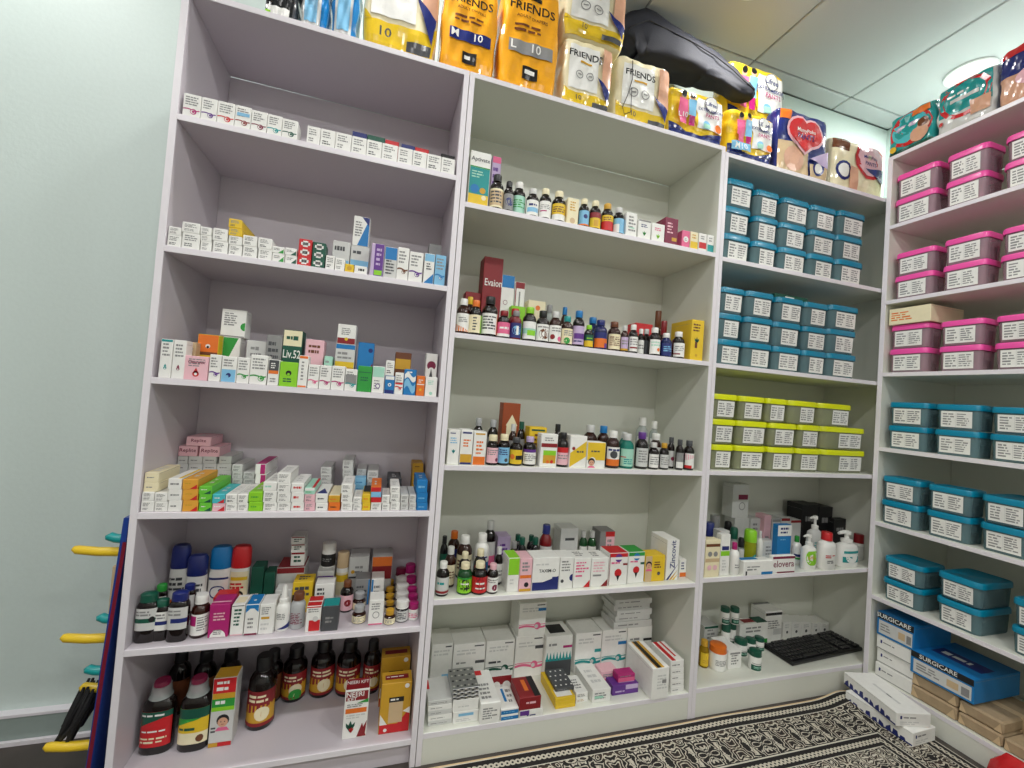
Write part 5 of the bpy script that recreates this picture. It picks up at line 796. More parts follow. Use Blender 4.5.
('b',.8964,.1563,.4908,.0526,1,.1403,'syrup','amb','wht','bg cre;t .1 .3 .9 .8 3 brn','syrup_bottle','bottle',"tall brown bottle with white cap on middle unit's fourth shelf",'b4'),
('b',.9573,.1558,.4908,.0515,1,.1461,'syrup','wht','wht','bg wht;r 0 0 1 .6 blu;t .1 .65 .9 .9 2 nvy','syrup_bottle','bottle',"white bottle with blue label on middle unit's fourth shelf",'b4'),
('b',.8387,.0928,.4908,.0357,1,.1265,'syrup','amb','lgr','bg cre;t .1 .3 .9 .7 3 brn','syrup_bottle','bottle',"brown bottle with beige label at left on middle unit's fourth shelf",'b4'),
('b',.8694,.2208,.4908,.0416,1,.1351,'syrup','amb','org','bg nvy','syrup_bottle','bottle',"amber bottle with blue band at back left on middle unit's fourth shelf",'b4'),
('b',.8276,.1727,.4908,.0255,1,.1343,'syrup','dgl','blk','bg dgn','syrup_bottle','bottle',"black bottle at the far left back on middle unit's fourth shelf",'b4'),
('b',1.004,.2317,.4908,.0434,1,.1673,'syrup','dkb','lgr','bg lgr;r 0 0 1 .4 pnk','syrup_bottle','bottle',"tallest dark bottle at the back on middle unit's fourth shelf",'b4'),
('b',1.0025,.0884,.4908,.0268,1,.1216,'syrup','dkb','lgr','bg wht;t .1 .3 .9 .7 2 gry','syrup_bottle','bottle',"slim dark bottle with white label behind front row on middle unit's fourth shelf",'b4'),
('c',1.0577,.22,.4908,.0495,.06,.111,'lil','','t .2 .2 .8 .8 4 pur','medicine_carton','carton',"lilac-white carton at the back on middle unit's fourth shelf",'b4'),
('b',1.069,.1358,.4908,.0315,1,.1222,'syrup','amb','gry','bg brn','syrup_bottle','bottle',"amber bottle with grey cap behind lime carton on middle unit's fourth shelf",'b4'),
('b',1.1023,.1453,.4908,.0305,1,.1323,'syrup','dgl','dgn','bg lpk','syrup_bottle','bottle',"dark bottle with green cap, left of green-capped pair on middle unit's fourth shelf",'b4'),
('b',1.1527,.1465,.4908,.033,1,.1306,'syrup','dgl','dgn','bg bei','syrup_bottle','bottle',"dark bottle with green cap, right of green-capped pair on middle unit's fourth shelf",'b4'),
('b',1.1084,.2154,.4908,.0308,1,.1196,'syrup','dgl','dgn','bg gry','syrup_bottle','bottle',"dark bottle with green cap, rearmost left on middle unit's fourth shelf",'b4'),
('b',1.1621,.2155,.4908,.0311,1,.1161,'syrup','dgl','dgn','bg gry','syrup_bottle','bottle',"dark bottle with green cap, rearmost right on middle unit's fourth shelf",'b4'),
('b',1.1992,.1633,.4908,.0466,1,.1707,'syrup','redg','nvy','bg sky;r .1 .2 .9 .6 blu;r 0 .7 1 1 lgr','syrup_bottle','bottle',"dark red bottle with navy cap and sky label on middle unit's fourth shelf",'b4'),
('c',1.0352,.0199,.4908,.0386,.07,.1097,'wht','bg lim','r 0 .5 1 1 lim;t .2 .2 .6 .4 2 lgr','medicine_carton','carton',"white carton with lime upper half on middle unit's fourth shelf",'b4'),
('c',1.0766,.0172,.4908,.0414,.07,.1072,'lpk','bg lpk','r 0 .4 1 .5 org;o .6 .2 .2 blk;r 0 0 1 .08 gld;t .15 .6 .85 .92 3 gry','medicine_carton','carton',"white-orange carton with dark baby print on middle unit's fourth shelf",'b4'),
('c',1.147,.0166,.4908,.095,.07,.1081,'wht','','r 0 0 1 .25 nvy;tri .4 .25 1 .25 1 .42 nvy;r .75 .25 1 .4 nvy;T .55 .55 .1 blk TAXIM-O;t .1 .75 .9 .85 1 lgr','medicine_carton','carton',"wide white carton with navy foot on middle unit's fourth shelf",'b4'),
('c',1.2216,.0172,.4908,.0491,.07,.1057,'wht','','o 1 .35 .25 nvy;t .1 .55 .9 .92 4 gry;o .2 .25 .12 dgy','medicine_carton','carton',"white carton with navy half-circle on middle unit's fourth shelf",'b4'),
('c',1.2807,.0186,.4908,.0632,.075,.101,'wht','t .2 .2 .8 .8 3 gry','tri 1 0 1 .25 .6 0 red;t .1 .5 .9 .9 4 pnk;r .1 .37 .5 .43 pnk','medicine_carton','carton',"white carton with pink lettering and red triangle on middle unit's fourth shelf",'b4'),
('c',1.347,.0177,.4908,.0656,.075,.0988,'wht','t .2 .2 .8 .8 3 gry','tri 1 0 1 .25 .6 0 drd;t .1 .5 .9 .9 4 lpk;r .1 .37 .6 .43 gry','medicine_carton','carton',"white carton with grey word and dark red triangle on middle unit's fourth shelf",'b4'),
('c',1.4207,.0208,.4908,.0732,.07,.1123,'wht','bg red','r 0 .88 1 1 red;o .5 .85 .2 pur;r .1 .8 .9 .88 wht;o .5 .38 .2 red;tri .4 .3 .6 .3 .5 .12 blk;r .75 .62 1 .68 drd;t .1 .65 .6 .75 1 pnk;r 0 0 .03 1 drd','medicine_carton','carton',"white carton with red top and red bulb on middle unit's fourth shelf",'b4'),
('c',1.4987,.0286,.4908,.0667,.07,.1103,'wht','bg grn','r 0 .88 1 1 grn;o .5 .85 .2 blu;r .1 .8 .9 .88 wht;o .5 .42 .2 red;tri .4 .34 .6 .34 .5 .16 blk;r .75 .6 1 .67 dgn;t .1 .65 .6 .75 1 pnk','medicine_carton','carton',"white carton with green top and red bulb on middle unit's fourth shelf",'b4'),
('c',1.5798,.0318,.4908,.0833,.06,.0934,'yel','','r 0 0 .33 1 bei;face .17 .62 .15;t .45 .5 .9 .8 3 brn;o .7 .3 .08 dgy','medicine_carton','carton',"yellow carton with woman face panel on middle unit's fourth shelf",'b4'),
('c',1.6557,.0341,.4908,.053,.1,.1471,'wht','','tri 0 0 .2 0 1 .4 nvy;tri .25 0 .45 0 1 .25 gld;tri .5 0 .7 0 1 .14 yel;V .5 .64 .42 nvy Zincovit','medicine_carton','carton',"tall white carton with navy and gold stripes on middle unit's fourth shelf",'b4'),
('c',1.719,.0527,.4908,.0296,.05,.0654,'wht','','r 0 0 1 .25 org;t .2 .4 .8 .9 3 nvy','medicine_carton','carton',"small white carton with orange foot on middle unit's fourth shelf",'b4'),
('c',1.3121,.2,.4908,.073,.07,.1428,'lgr','','r .25 .68 .8 .75 dgy;o .5 .3 .2 nvy;o .75 .25 .15 red;o .8 .2 .1 gld','medicine_carton','carton',"grey-white carton with colored balls on middle unit's fourth shelf",'b4'),
('b',1.3746,.206,.4908,.032,1,.1316,'syrup','dgrn','lgr','bg wht','syrup_bottle','bottle',"green bottle with white label, left of two on middle unit's fourth shelf",'b4'),
('b',1.4123,.2068,.4908,.0337,1,.1291,'syrup','dgrn','lgr','bg wht','syrup_bottle','bottle',"green bottle with white label, right of two on middle unit's fourth shelf",'b4'),
('c',1.4711,.19,.4908,.0645,.07,.1318,'gry','','r .4 .0 1 .85 lpk;t .5 .2 .9 .8 4 gry;r .35 .85 1 1 red','medicine_carton','carton',"grey carton with red top strip on middle unit's fourth shelf",'b4'),
('c',.8529,.19,.0941,.0734,.1,.1512,'wht','','t .1 .72 .9 .88 2 lgr;r .65 .92 .95 .95 dgy;r .55 .2 .9 .3 sky','medicine_box','box',"large white box with blue dash at shelf end on middle unit's bottom shelf",'b5'),
('c',.9503,.19,.0941,.1157,.1,.1438,'wht','','t .1 .72 .9 .88 2 lgr;r .65 .92 .95 .95 dgy;r .7 .5 1 .57 dgy;t .1 .5 .6 .58 1 gry','medicine_box','box',"large plain white box with dark dash on middle unit's bottom shelf",'b5'),
('c',1.0647,.19,.0941,.1065,.1,.1437,'wht','','t .1 .72 .9 .88 2 lgr;r .65 .92 .95 .95 dgy;weye dgn;t .1 .42 .6 .52 1 dgy','medicine_box','box',"large white box with dark green wave on middle unit's bottom shelf",'b5'),
('c',1.1771,.19,.0941,.1101,.1,.1497,'wht','','t .1 .72 .9 .88 2 lgr;r .65 .92 .95 .95 dgy;weye pnk;r .7 .68 1 .76 dgy','medicine_box','box',"large white box with pink wave, lower of two on middle unit's bottom shelf",'b5'),
('c',1.1804,.19,.2438,.106,.1,.1204,'wht','','t .1 .72 .9 .88 2 lgr;r .65 .92 .95 .95 dgy;weye pnk;r .7 .75 1 .84 blu','medicine_box','box',"large white box with pink wave, upper of two on middle unit's bottom shelf",'b5'),
('c',1.287,.17,.0941,.1073,.1,.1512,'wht','r .2 .2 .8 .8 blk','r 0 0 1 .45 dgy;checks2 teal .4 .62;r .65 .7 1 .76 mag;t .1 .75 .5 .85 1 gry','medicine_box','box',"large white box with dark teal lower half on middle unit's bottom shelf",'b5'),
('c',1.4088,.17,.0941,.1093,.1,.153,'wht','','t .1 .72 .9 .88 2 lgr;r .65 .92 .95 .95 dgy;weye teal;r .75 .5 1 .58 teal','medicine_box','box',"large white box with teal wave, left of two on middle unit's bottom shelf",'b5'),
('c',1.5202,.17,.0941,.1075,.1,.1548,'wht','','t .1 .72 .9 .88 2 lgr;r .65 .92 .95 .95 dgy;weye teal;r .65 .62 1 .7 blu','medicine_box','box',"large white box with teal wave, right of two on middle unit's bottom shelf",'b5'),
('c',1.6329,.17,.0941,.1118,.1,.157,'wht','','t .1 .55 .6 .75 2 gry;r .65 .64 1 .7 blk','medicine_box','box',"large white box with black dash under papers on middle unit's bottom shelf",'b5'),
('c',1.5952,.165,.2515,.1715,.1,.0267,'lgr','','t .1 .3 .9 .7 1 gry','envelope','envelope',"flat grey-white medicine envelope in a stack, lowest of its stack, middle unit's bottom shelf",'b5'),
('c',1.5951,.169,.2786,.1559,.1,.0189,'lgr','','t .1 .3 .9 .7 1 gry','envelope','envelope',"flat grey-white medicine envelope in a stack, second up of its stack, middle unit's bottom shelf",'b5'),
('c',1.5989,.165,.298,.1582,.1,.0228,'lgr','','t .1 .3 .9 .7 1 gry','envelope','envelope',"flat grey-white medicine envelope in a stack, third up of its stack, middle unit's bottom shelf",'b5'),
('c',1.5885,.169,.3211,.1625,.1,.0198,'lgr','','t .1 .3 .9 .7 1 gry','envelope','envelope',"flat grey-white medicine envelope in a stack, fourth up of its stack, middle unit's bottom shelf",'b5'),
('c',1.5923,.165,.3413,.1647,.1,.0227,'lgr','','t .1 .3 .9 .7 1 gry','envelope','envelope',"flat grey-white medicine envelope in a stack, topmost of its stack, middle unit's bottom shelf",'b5'),
('c',.8336,.025,.0941,.074,.11,.0153,'lgr','','t .1 .3 .8 .6 1 gry','medicine_carton','carton',"flat white carton in the left stack, lowest of its stack, middle unit's bottom shelf",'b5'),
('c',.8324,.025,.1094,.074,.11,.0153,'wht','','t .1 .3 .8 .6 1 gry','medicine_carton','carton',"flat white carton in the left stack, second up of its stack, middle unit's bottom shelf",'b5'),
('c',.8312,.025,.1248,.074,.11,.0153,'lgr','','t .1 .3 .8 .6 1 gry','medicine_carton','carton',"flat white carton in the left stack, third up of its stack, middle unit's bottom shelf",'b5'),
('c',.83,.025,.1401,.074,.11,.0153,'wht','','t .1 .3 .8 .6 1 gry','medicine_carton','carton',"flat white carton in the left stack, fourth up of its stack, middle unit's bottom shelf",'b5'),
('c',.8288,.025,.1554,.074,.11,.0153,'lgr','r 0 .5 .12 .9 red','t .1 .3 .8 .6 1 gry','medicine_carton','carton',"flat white carton in the left stack, topmost of its stack, middle unit's bottom shelf",'b5'),
('c',.9125,.0196,.0941,.0816,.1,.0357,'wht','','r .2 .6 .8 .85 sky;t .1 .1 .8 .4 2 lgr','medicine_carton','carton',"white carton with blue flash under blister strips on middle unit's bottom shelf",'b5'),
('c',.9096,.0196,.1298,.0821,.1,.0373,'wht','','t .2 .3 .8 .5 1 lgr','medicine_carton','carton',"plain white carton under blister strips on middle unit's bottom shelf",'b5'),
('c',.9076,.0196,.1671,.0833,.1,.0093,'sil','dots','dots','blister_bundle','blister pack',"silver blister strip bundle on white cartons, lowest of its stack, middle unit's bottom shelf",'b5'),
('c',.9069,.0196,.1765,.0833,.1,.0124,'sil','dots','dots','blister_bundle','blister pack',"silver blister strip bundle on white cartons, middle of its stack, middle unit's bottom shelf",'b5'),
('c',.9059,.0196,.1889,.0833,.1,.0124,'sil','dots','dots','blister_bundle','blister pack',"silver blister strip bundle on white cartons, topmost of its stack, middle unit's bottom shelf",'b5'),
('c',.9862,.0011,.0941,.0637,.16,.0636,'wht','t .1 .1 .9 .6 4 gry;r 0 .85 .5 1 red','t .1 .2 .9 .8 5 gry','medicine_carton','carton',"long white carton standing on edge on middle unit's bottom shelf",'b5'),
('c',1.0521,.0028,.0941,.0592,.1217,.0174,'wht','r .35 .3 .5 .9 blu;t .6 .2 .9 .9 3 gry','r 0 .05 1 .75 blu;t .15 .3 .85 .55 1 sky','medicine_carton','carton',"flat white carton with blue end, lowest of its stack, middle unit's bottom shelf",'b5'),
('c',1.0508,.0028,.1115,.0592,.1035,.019,'wht','r .35 .3 .5 .9 blu;t .6 .2 .9 .9 3 gry','r 0 .05 1 .75 blu;t .15 .3 .85 .55 1 sky','medicine_carton','carton',"flat white carton with blue end, topmost of its stack, middle unit's bottom shelf",'b5'),
('c',1.1248,.0014,.0941,.08,.1,.0241,'wht','','r 0 .3 .4 1 pur;t .3 .1 .9 .4 1 nvy;r .5 .4 1 1 wht','medicine_carton','carton',"flat white carton with purple end under red one on middle unit's bottom shelf",'b5'),
('c',1.1187,.0014,.1186,.0734,.1,.0402,'drd','r .35 .3 .55 .85 org;r .7 0 1 1 blk','t .3 .4 .9 .7 1 lpk','medicine_carton','carton',"dark red glossy carton on a flat carton on middle unit's bottom shelf",'b5'),
('c',1.0561,.125,.0941,.0735,.03,.0612,'lgr','','r 0 .5 1 1 drd;o .25 .45 .2 wht;o .75 .45 .2 wht','medicine_carton','carton',"small carton with dark red arch tops on middle unit's bottom shelf",'b5'),
('c',1.2524,.0172,.0941,.0727,.14,.0117,'yel','r .1 .05 .9 .3 wht','r 0 .1 1 .9 yel','medicine_carton','carton',"flat yellow carton in a stack, lowest of its stack, middle unit's bottom shelf",'b5'),
('c',1.2516,.0172,.1057,.0727,.14,.0117,'yel','r .1 .05 .9 .3 wht','r 0 .1 1 .9 yel','medicine_carton','carton',"flat yellow carton in a stack, middle of its stack, middle unit's bottom shelf",'b5'),
('c',1.2506,.0172,.1174,.0727,.14,.0117,'yel','r .1 .05 .9 .3 wht','r 0 .1 1 .9 yel','medicine_carton','carton',"flat yellow carton in a stack, topmost of its stack, middle unit's bottom shelf",'b5'),
('c',1.2609,.0472,.1295,.069,.1,.012,'dgy','dots','t .1 .3 .9 .6 1 gry','blister_bundle','blister pack',"dark grey blister strip bundle on yellow cartons on middle unit's bottom shelf",'b5'),
('c',1.3198,.0303,.0941,.0448,.09,.0153,'wht','','t .1 .2 .9 .8 2 bei','medicine_carton','carton',"small white carton in the lower pile on middle unit's bottom shelf",'b5'),
('c',1.3184,.0303,.1094,.045,.09,.0187,'wht','t .2 .2 .8 .8 4 gry','t .1 .2 .9 .8 2 gry','medicine_carton','carton',"small white carton topping its twin on middle unit's bottom shelf",'b5'),
('c',1.3879,.0192,.0941,.0696,.14,.0445,'wht','t .2 .2 .8 .8 3 lgr','t .1 .2 .9 .8 3 gry;r .1 .3 .6 .5 mint','medicine_carton','carton',"long white carton lying lengthwise on middle unit's bottom shelf",'b5'),
('c',1.4946,.0386,.0941,.1054,.05,.0343,'pur','r .3 .2 .9 .9 lil','r .5 .5 1 1 lil;t .1 .2 .6 .5 1 lil','medicine_carton','carton',"purple carton under pink cartons on middle unit's bottom shelf",'b5'),
('c',1.5038,.0506,.1288,.0697,.038,.026,'mag','','r 0 0 1 .6 pnk;t .1 .7 .8 .9 1 gry','medicine_carton','carton',"pink-red carton on the purple carton on middle unit's bottom shelf",'b5'),
('c',1.4566,.089,.0941,.0677,.05,.0544,'lpk','','r 0 0 1 .5 pnk;t .1 .6 .9 .85 2 gry','medicine_carton','carton',"white-pink carton leaning among the pile on middle unit's bottom shelf",'b5'),
('c',1.6041,-.007,.0941,.0696,.165,.1089,'wht','r .22 0 .3 1 gld;r .3 0 .55 1 blk;r .55 0 .72 1 gld','t .3 .3 .9 .8 5 lgr;r .6 .5 .85 .62 gry','medicine_box','box',"large white box with yellow-black stripes on middle unit's bottom shelf",'b5'),
('c',1.6924,.0105,.0941,.0567,.12,.0217,'wht','r .1 0 .4 1 red;r .6 .2 .75 1 red','t .1 .3 .8 .6 1 gry','medicine_carton','carton',"flat white carton with red lid stripe, lowest of its stack, middle unit's bottom shelf",'b5'),
('c',1.6908,.0105,.1157,.0567,.12,.0217,'wht','r .1 0 .4 1 red;r .6 .2 .75 1 red','t .1 .3 .8 .6 1 gry','medicine_carton','carton',"flat white carton with red lid stripe, second up of its stack, middle unit's bottom shelf",'b5'),
('c',1.6892,.0105,.1374,.0567,.12,.0217,'wht','r .1 0 .4 1 red;r .6 .2 .75 1 red','t .1 .3 .8 .6 1 gry','medicine_carton','carton',"flat white carton with red lid stripe, third up of its stack, middle unit's bottom shelf",'b5'),
('c',1.6876,.0105,.1591,.0567,.12,.0217,'wht','r .1 0 .4 1 red;r .6 .2 .75 1 red','t .1 .3 .8 .6 1 gry','medicine_carton','carton',"flat white carton with red lid stripe, fourth up of its stack, middle unit's bottom shelf",'b5'),
('c',1.6857,.0105,.1807,.0567,.12,.0289,'wht','r .1 0 .4 1 red;r .6 .2 .75 1 red','t .1 .3 .8 .6 1 gry','medicine_carton','carton',"flat white carton with red lid stripe, topmost of its stack, middle unit's bottom shelf",'b5'),
('c',1.8108,.0074,.5054,.066,.035,.1377,'cre','','r 0 .82 1 .9 brn;r 0 .4 1 .5 bei;o .3 .62 .15 gry;o .7 .62 .15 gry;o .3 .25 .15 lpk;o .7 .25 .15 lpk','cosmetic_carton','carton',"cream carton with beige bead pattern on corner unit's fourth shelf",'c4'),
('c',1.873,.0124,.5054,.0433,.025,.1548,'wht','','r 0 .48 1 .6 lim;r .1 .62 .9 .72 nvy;t .2 .1 .8 .4 4 lgr','cosmetic_carton','carton',"white carton with green band at left on corner unit's fourth shelf",'c4'),
('b',1.9257,.0223,.5054,.0366,1,.1205,'lotion','wht','mag','t .3 .3 .8 .6 2 gry','lotion_bottle','bottle',"white bottle with magenta cap on corner unit's fourth shelf",'c4'),
('c',2.0255,.0003,.5054,.1419,.04,.0539,'wht','r 0 .4 .6 1 blu','t .1 .3 .6 .7 2 gry;r .6 0 1 .2 blu;r .05 0 .1 .3 blk','cosmetic_carton','carton',"flat white carton with blue lid on corner unit's fourth shelf",'c4'),
('c',2.154,.0027,.5054,.1151,.02,.0677,'wht','','T .5 .35 .4 mar elovera;r 0 .85 1 1 mar;r .2 0 1 .08 mar','cosmetic_carton','carton',"low white carton with maroon edges on corner unit's fourth shelf",'c4'),
('c',2.2479,.085,.5054,.0758,.0245,.1628,'blu','','r 0 .72 1 1 wht;t .2 .76 .8 .96 2 nvy;t .2 .6 .7 .65 1 sky','cosmetic_carton','carton',"tall blue carton with white top on corner unit's fourth shelf",'c4'),
('b',2.322,.0882,.5054,.0364,1,.114,'lotion','wht','grn','r 0 .4 1 .6 nvy;r 0 .2 1 .35 grn','lotion_bottle','bottle',"white bottle with green cap and navy band on corner unit's fourth shelf",'c4'),
('b',2.3171,.0309,.5054,.0646,.6,.1415,'pump','wht','wht','o .5 .6 .45 lim;t .2 .5 .8 .7 2 gld','pump_bottle','bottle',"white pump bottle with lime disc on corner unit's fourth shelf",'c4'),
('b',2.4939,.1438,.5054,.0679,.7,.1835,'pump','lgr','wht','t .2 .3 .8 .7 3 teal','pump_bottle','bottle',"grey-white pump bottle behind lime-disc one on corner unit's fourth shelf",'c4'),
('b',2.408,.0262,.5054,.08,.6,.1494,'lotion','wht','red','t .2 .5 .7 .7 2 red;t .3 .2 .8 .4 2 dgy','lotion_bottle','bottle',"white bottle with red cap and red print on corner unit's fourth shelf",'c4'),
('b',2.539,.0373,.5054,.1066,.5,.1492,'pump','wht','wht','r .1 .15 .9 .5 teal;o .5 .55 .25 wht;r .15 .7 .85 .85 teal','pump_bottle','bottle',"wide white pump bottle with teal panel on corner unit's fourth shelf",'c4'),
('b',2.6915,.0895,.5054,.039,1,.1141,'pill','wht','drd','bg lgr;r 0 .1 1 .5 lgr','cosmetic_jar','jar',"white jar with dark red lid on corner unit's fourth shelf",'c4'),
('c',2.536,.2,.5054,.1002,.08,.2166,'blk','','t .2 .6 .9 .8 1 gry','cosmetic_box','box',"black box at the back, leftmost of three on corner unit's fourth shelf",'c4'),
('c',2.6346,.2,.5054,.0846,.09,.206,'blk','','t .2 .6 .9 .8 1 gry','cosmetic_box','box',"black box at the back, middle of three on corner unit's fourth shelf",'c4'),
('c',2.686,.17,.5054,.0761,.0295,.1573,'blk','','t .2 .6 .9 .8 1 gry','cosmetic_box','box',"black box at the back, rightmost of three on corner unit's fourth shelf",'c4'),
('c',2.1485,.21,.5054,.0792,.06,.1564,'lgr','','t .2 .3 .8 .8 3 lgr','cosmetic_carton','carton',"grey carton under the tall grey carton on corner unit's fourth shelf",'c4'),
('c',2.1342,.21,.6618,.0894,.06,.1477,'lgr','','r .35 .55 .95 .7 mar;ring .6 .35 .2 gry;t .1 .1 .25 .9 7 lgr','cosmetic_carton','carton',"tall grey carton with maroon patch on corner unit's fourth shelf",'c4'),
('c',2.2149,.2,.5054,.0535,.06,.1564,'lgr','','t .2 .4 .8 .9 4 gry','cosmetic_carton','carton',"grey carton beside the tall stack on corner unit's fourth shelf",'c4'),
('c',2.2611,.18,.5054,.0389,.05,.1751,'lpk','','o .5 .6 .2 lpk;t .2 .3 .8 .5 2 gry','cosmetic_carton','carton',"pale pink slim carton at the back on corner unit's fourth shelf",'c4'),
('c',2.3341,.2,.5054,.0488,.06,.1529,'lgr','','t .2 .3 .8 .8 4 lgr;r 0 .92 1 1 gry','cosmetic_carton','carton',"pale grey cosmetic carton in the rear row, leftmost such, corner unit's fourth shelf",'c4'),
('c',2.3884,.2,.5054,.0526,.06,.1568,'lgr','','t .2 .3 .8 .8 4 lgr;r 0 .92 1 1 drd','cosmetic_carton','carton',"pale grey cosmetic carton in the rear row, second from left such, corner unit's fourth shelf",'c4'),
('c',2.4502,.2,.5054,.0626,.06,.147,'lgr','','t .2 .3 .8 .8 4 lgr;r 0 .92 1 1 drd','cosmetic_carton','carton',"pale grey cosmetic carton in the rear row, rightmost such, corner unit's fourth shelf",'c4'),
('c',2.1974,.11,.5054,.0643,.04,.0885,'lgr','','t .2 .3 .8 .8 3 gry','cosmetic_carton','carton',"pale grey squat carton behind the flat carton on corner unit's fourth shelf",'c4'),
('b',2.0819,.0986,.5054,.0473,1,.1447,'talc','ylg','lim','o .6 .3 .25 teal','lotion_bottle','bottle',"yellow-green see-through bottle with teal seal on corner unit's fourth shelf",'c4'),
('b',2.1363,.1025,.5054,.025,1,.1342,'lotion','wht','lgr','r 0 0 1 .3 drd','lotion_bottle','bottle',"small white bottle with dark red foot on corner unit's fourth shelf",'c4'),
('b',2.033,.0967,.5054,.0235,1,.1116,'talc','clr','blk','bg lgr','lotion_bottle','bottle',"small clear bottle with black cap, right of left group on corner unit's fourth shelf",'c4'),
('b',2.0428,.1453,.5054,.0307,1,.1389,'talc','clr','dgn','bg lgr','lotion_bottle','bottle',"clear bottle with dark cap near tall stack on corner unit's fourth shelf",'c4'),
('b',2.0574,.1949,.5054,.0298,1,.1489,'talc','wht','blk','bg lgr','lotion_bottle','bottle',"white bottle with black cap at the back on corner unit's fourth shelf",'c4'),
('b',1.9174,.1513,.5054,.0417,1,.1588,'pill','lgr','nvy','bg wht','cosmetic_jar','jar',"grey jar with navy lid, front of two on corner unit's fourth shelf",'c4'),
('b',2.0095,.2201,.5054,.0403,1,.168,'pill','lgr','gry','bg wht','cosmetic_jar','jar',"grey jar with grey lid at back left on corner unit's fourth shelf",'c4'),
('c',1.9428,.09,.5054,.0463,.04,.142,'lgr','','t .2 .3 .8 .8 3 gry','cosmetic_carton','carton',"grey carton behind the green-band carton on corner unit's fourth shelf",'c4'),
('b',1.8952,.1131,.1041,.0359,1,.1023,'jarb','oil','gld','bg yel;t .2 .2 .8 .5 2 gld','oil_bottle','bottle',"yellow oil bottle beside the left panel on corner unit's bottom shelf",'c5'),
('b',1.9447,.0938,.1041,.0632,1,.0931,'jar','wht','org','t .15 .3 .85 .7 4 gry','supplement_jar','jar',"white jar with orange lid on corner unit's bottom shelf",'c5'),
('c',2.013,.0743,.1041,.0645,.1,.0719,'wht','','t .2 .2 .8 .8 4 gry;r .1 .8 .9 .9 gry','medicine_carton','carton',"long white carton pointing backward on corner unit's bottom shelf",'c5'),
('b',2.0978,.0592,.1041,.0458,1,.0764,'jar','wht','dgn','r 0 0 1 .45 dgn;t .15 .15 .85 .35 2 mint;r .05 .55 .9 .6 gry','supplement_jar','jar',"white jar with dark green lid, foremost on corner unit's bottom shelf",'c5'),
('b',2.1222,.1538,.1041,.0499,1,.0642,'jar','wht','dgn','r 0 0 1 .45 dgn;t .15 .15 .85 .35 2 mint;r .05 .55 .9 .6 gry','supplement_jar','jar',"white jar with dark green lid, second row left on corner unit's bottom shelf",'c5'),
('b',2.1772,.1565,.1041,.0402,1,.0596,'jar','wht','dgn','r 0 0 1 .45 dgn;t .15 .15 .85 .35 2 mint;r .05 .55 .9 .6 gry','supplement_jar','jar',"white jar with dark green lid, second row middle on corner unit's bottom shelf",'c5'),
('b',2.2359,.1667,.1041,.0381,1,.0537,'jar','wht','dgn','r 0 0 1 .45 dgn;t .15 .15 .85 .35 2 mint;r .05 .55 .9 .6 gry','supplement_jar','jar',"white jar with dark green lid, second row right on corner unit's bottom shelf",'c5'),
('b',2.0631,.1778,.1041,.0355,1,.1232,'jar','wht','dgn','r 0 0 1 .45 dgn;t .15 .15 .85 .35 2 mint;r .05 .55 .9 .6 gry','supplement_jar','jar',"white jar with dark green lid, lower left of four on corner unit's bottom shelf",'c5'),
('b',2.1125,.197,.1041,.0355,1,.1183,'jar','wht','dgn','r 0 0 1 .45 dgn;t .15 .15 .85 .35 2 mint;r .05 .55 .9 .6 gry','supplement_jar','jar',"white jar with dark green lid, lower right of four on corner unit's bottom shelf",'c5'),
('b',2.0527,.1782,.2276,.0363,1,.0674,'jar','wht','dgn','r 0 0 1 .45 dgn;t .15 .15 .85 .35 2 mint;r .05 .55 .9 .6 gry','supplement_jar','jar',"white jar with dark green lid, upper left of four on corner unit's bottom shelf",'c5'),
('b',2.104,.1781,.2228,.0363,1,.0679,'jar','wht','dgn','r 0 0 1 .45 dgn;t .15 .15 .85 .35 2 mint;r .05 .55 .9 .6 gry','supplement_jar','jar',"white jar with dark green lid, upper right of four on corner unit's bottom shelf",'c5'),
('c',2.0173,.21,.1041,.073,.08,.0961,'lgr','','t .2 .4 .8 .9 3 gry;r 0 .9 1 1 dgn','medicine_carton','carton',"grey carton with dark green top on corner unit's bottom shelf",'c5'),
('c',2.2255,.1863,.1041,.1566,.05,.1025,'wht','r .2 .2 .6 .8 drd;r .6 0 1 1 dgn','r .1 .3 .5 .45 mar;r .6 .0 1 .3 grn;t .2 .6 .8 .9 2 gry','medicine_carton','carton',"white carton with maroon and green marks on corner unit's bottom shelf",'c5'),
('c',2.3618,.21,.1041,.0976,.08,.1351,'wht','r 0 .8 1 1 gry','r 0 .86 1 .95 blk;t .1 .4 .9 .7 4 gry;r .5 .2 1 .4 lgr','medicine_carton','carton',"tall white carton with black stripe on corner unit's bottom shelf",'c5'),
('c',2.4575,.22,.1041,.0506,.07,.0726,'wht','','o .5 .35 .13 dgy;t .2 .6 .8 .9 2 lgr','medicine_carton','carton',"white carton behind the keyboard, leftmost such, corner unit's bottom shelf",'c5'),
('c',2.5139,.22,.1041,.0545,.07,.0672,'wht','','o .5 .35 .13 dgy;t .2 .6 .8 .9 2 lgr','medicine_carton','carton',"white carton behind the keyboard, second from left such, corner unit's bottom shelf",'c5'),
('c',2.5744,.22,.1041,.0586,.07,.0614,'wht','','o .5 .35 .13 dgy;t .2 .6 .8 .9 2 lgr','medicine_carton','carton',"white carton behind the keyboard, third from left such, corner unit's bottom shelf",'c5'),
('c',2.6371,.22,.1041,.0475,.07,.0554,'wht','','o .5 .35 .13 dgy;t .2 .6 .8 .9 2 lgr','medicine_carton','carton',"white carton behind the keyboard, fourth from left such, corner unit's bottom shelf",'c5'),
('c',2.6919,.22,.1041,.0541,.07,.0501,'wht','','o .5 .35 .13 dgy;t .2 .6 .8 .9 2 lgr','medicine_carton','carton',"white carton behind the keyboard, rightmost such, corner unit's bottom shelf",'c5'),
]
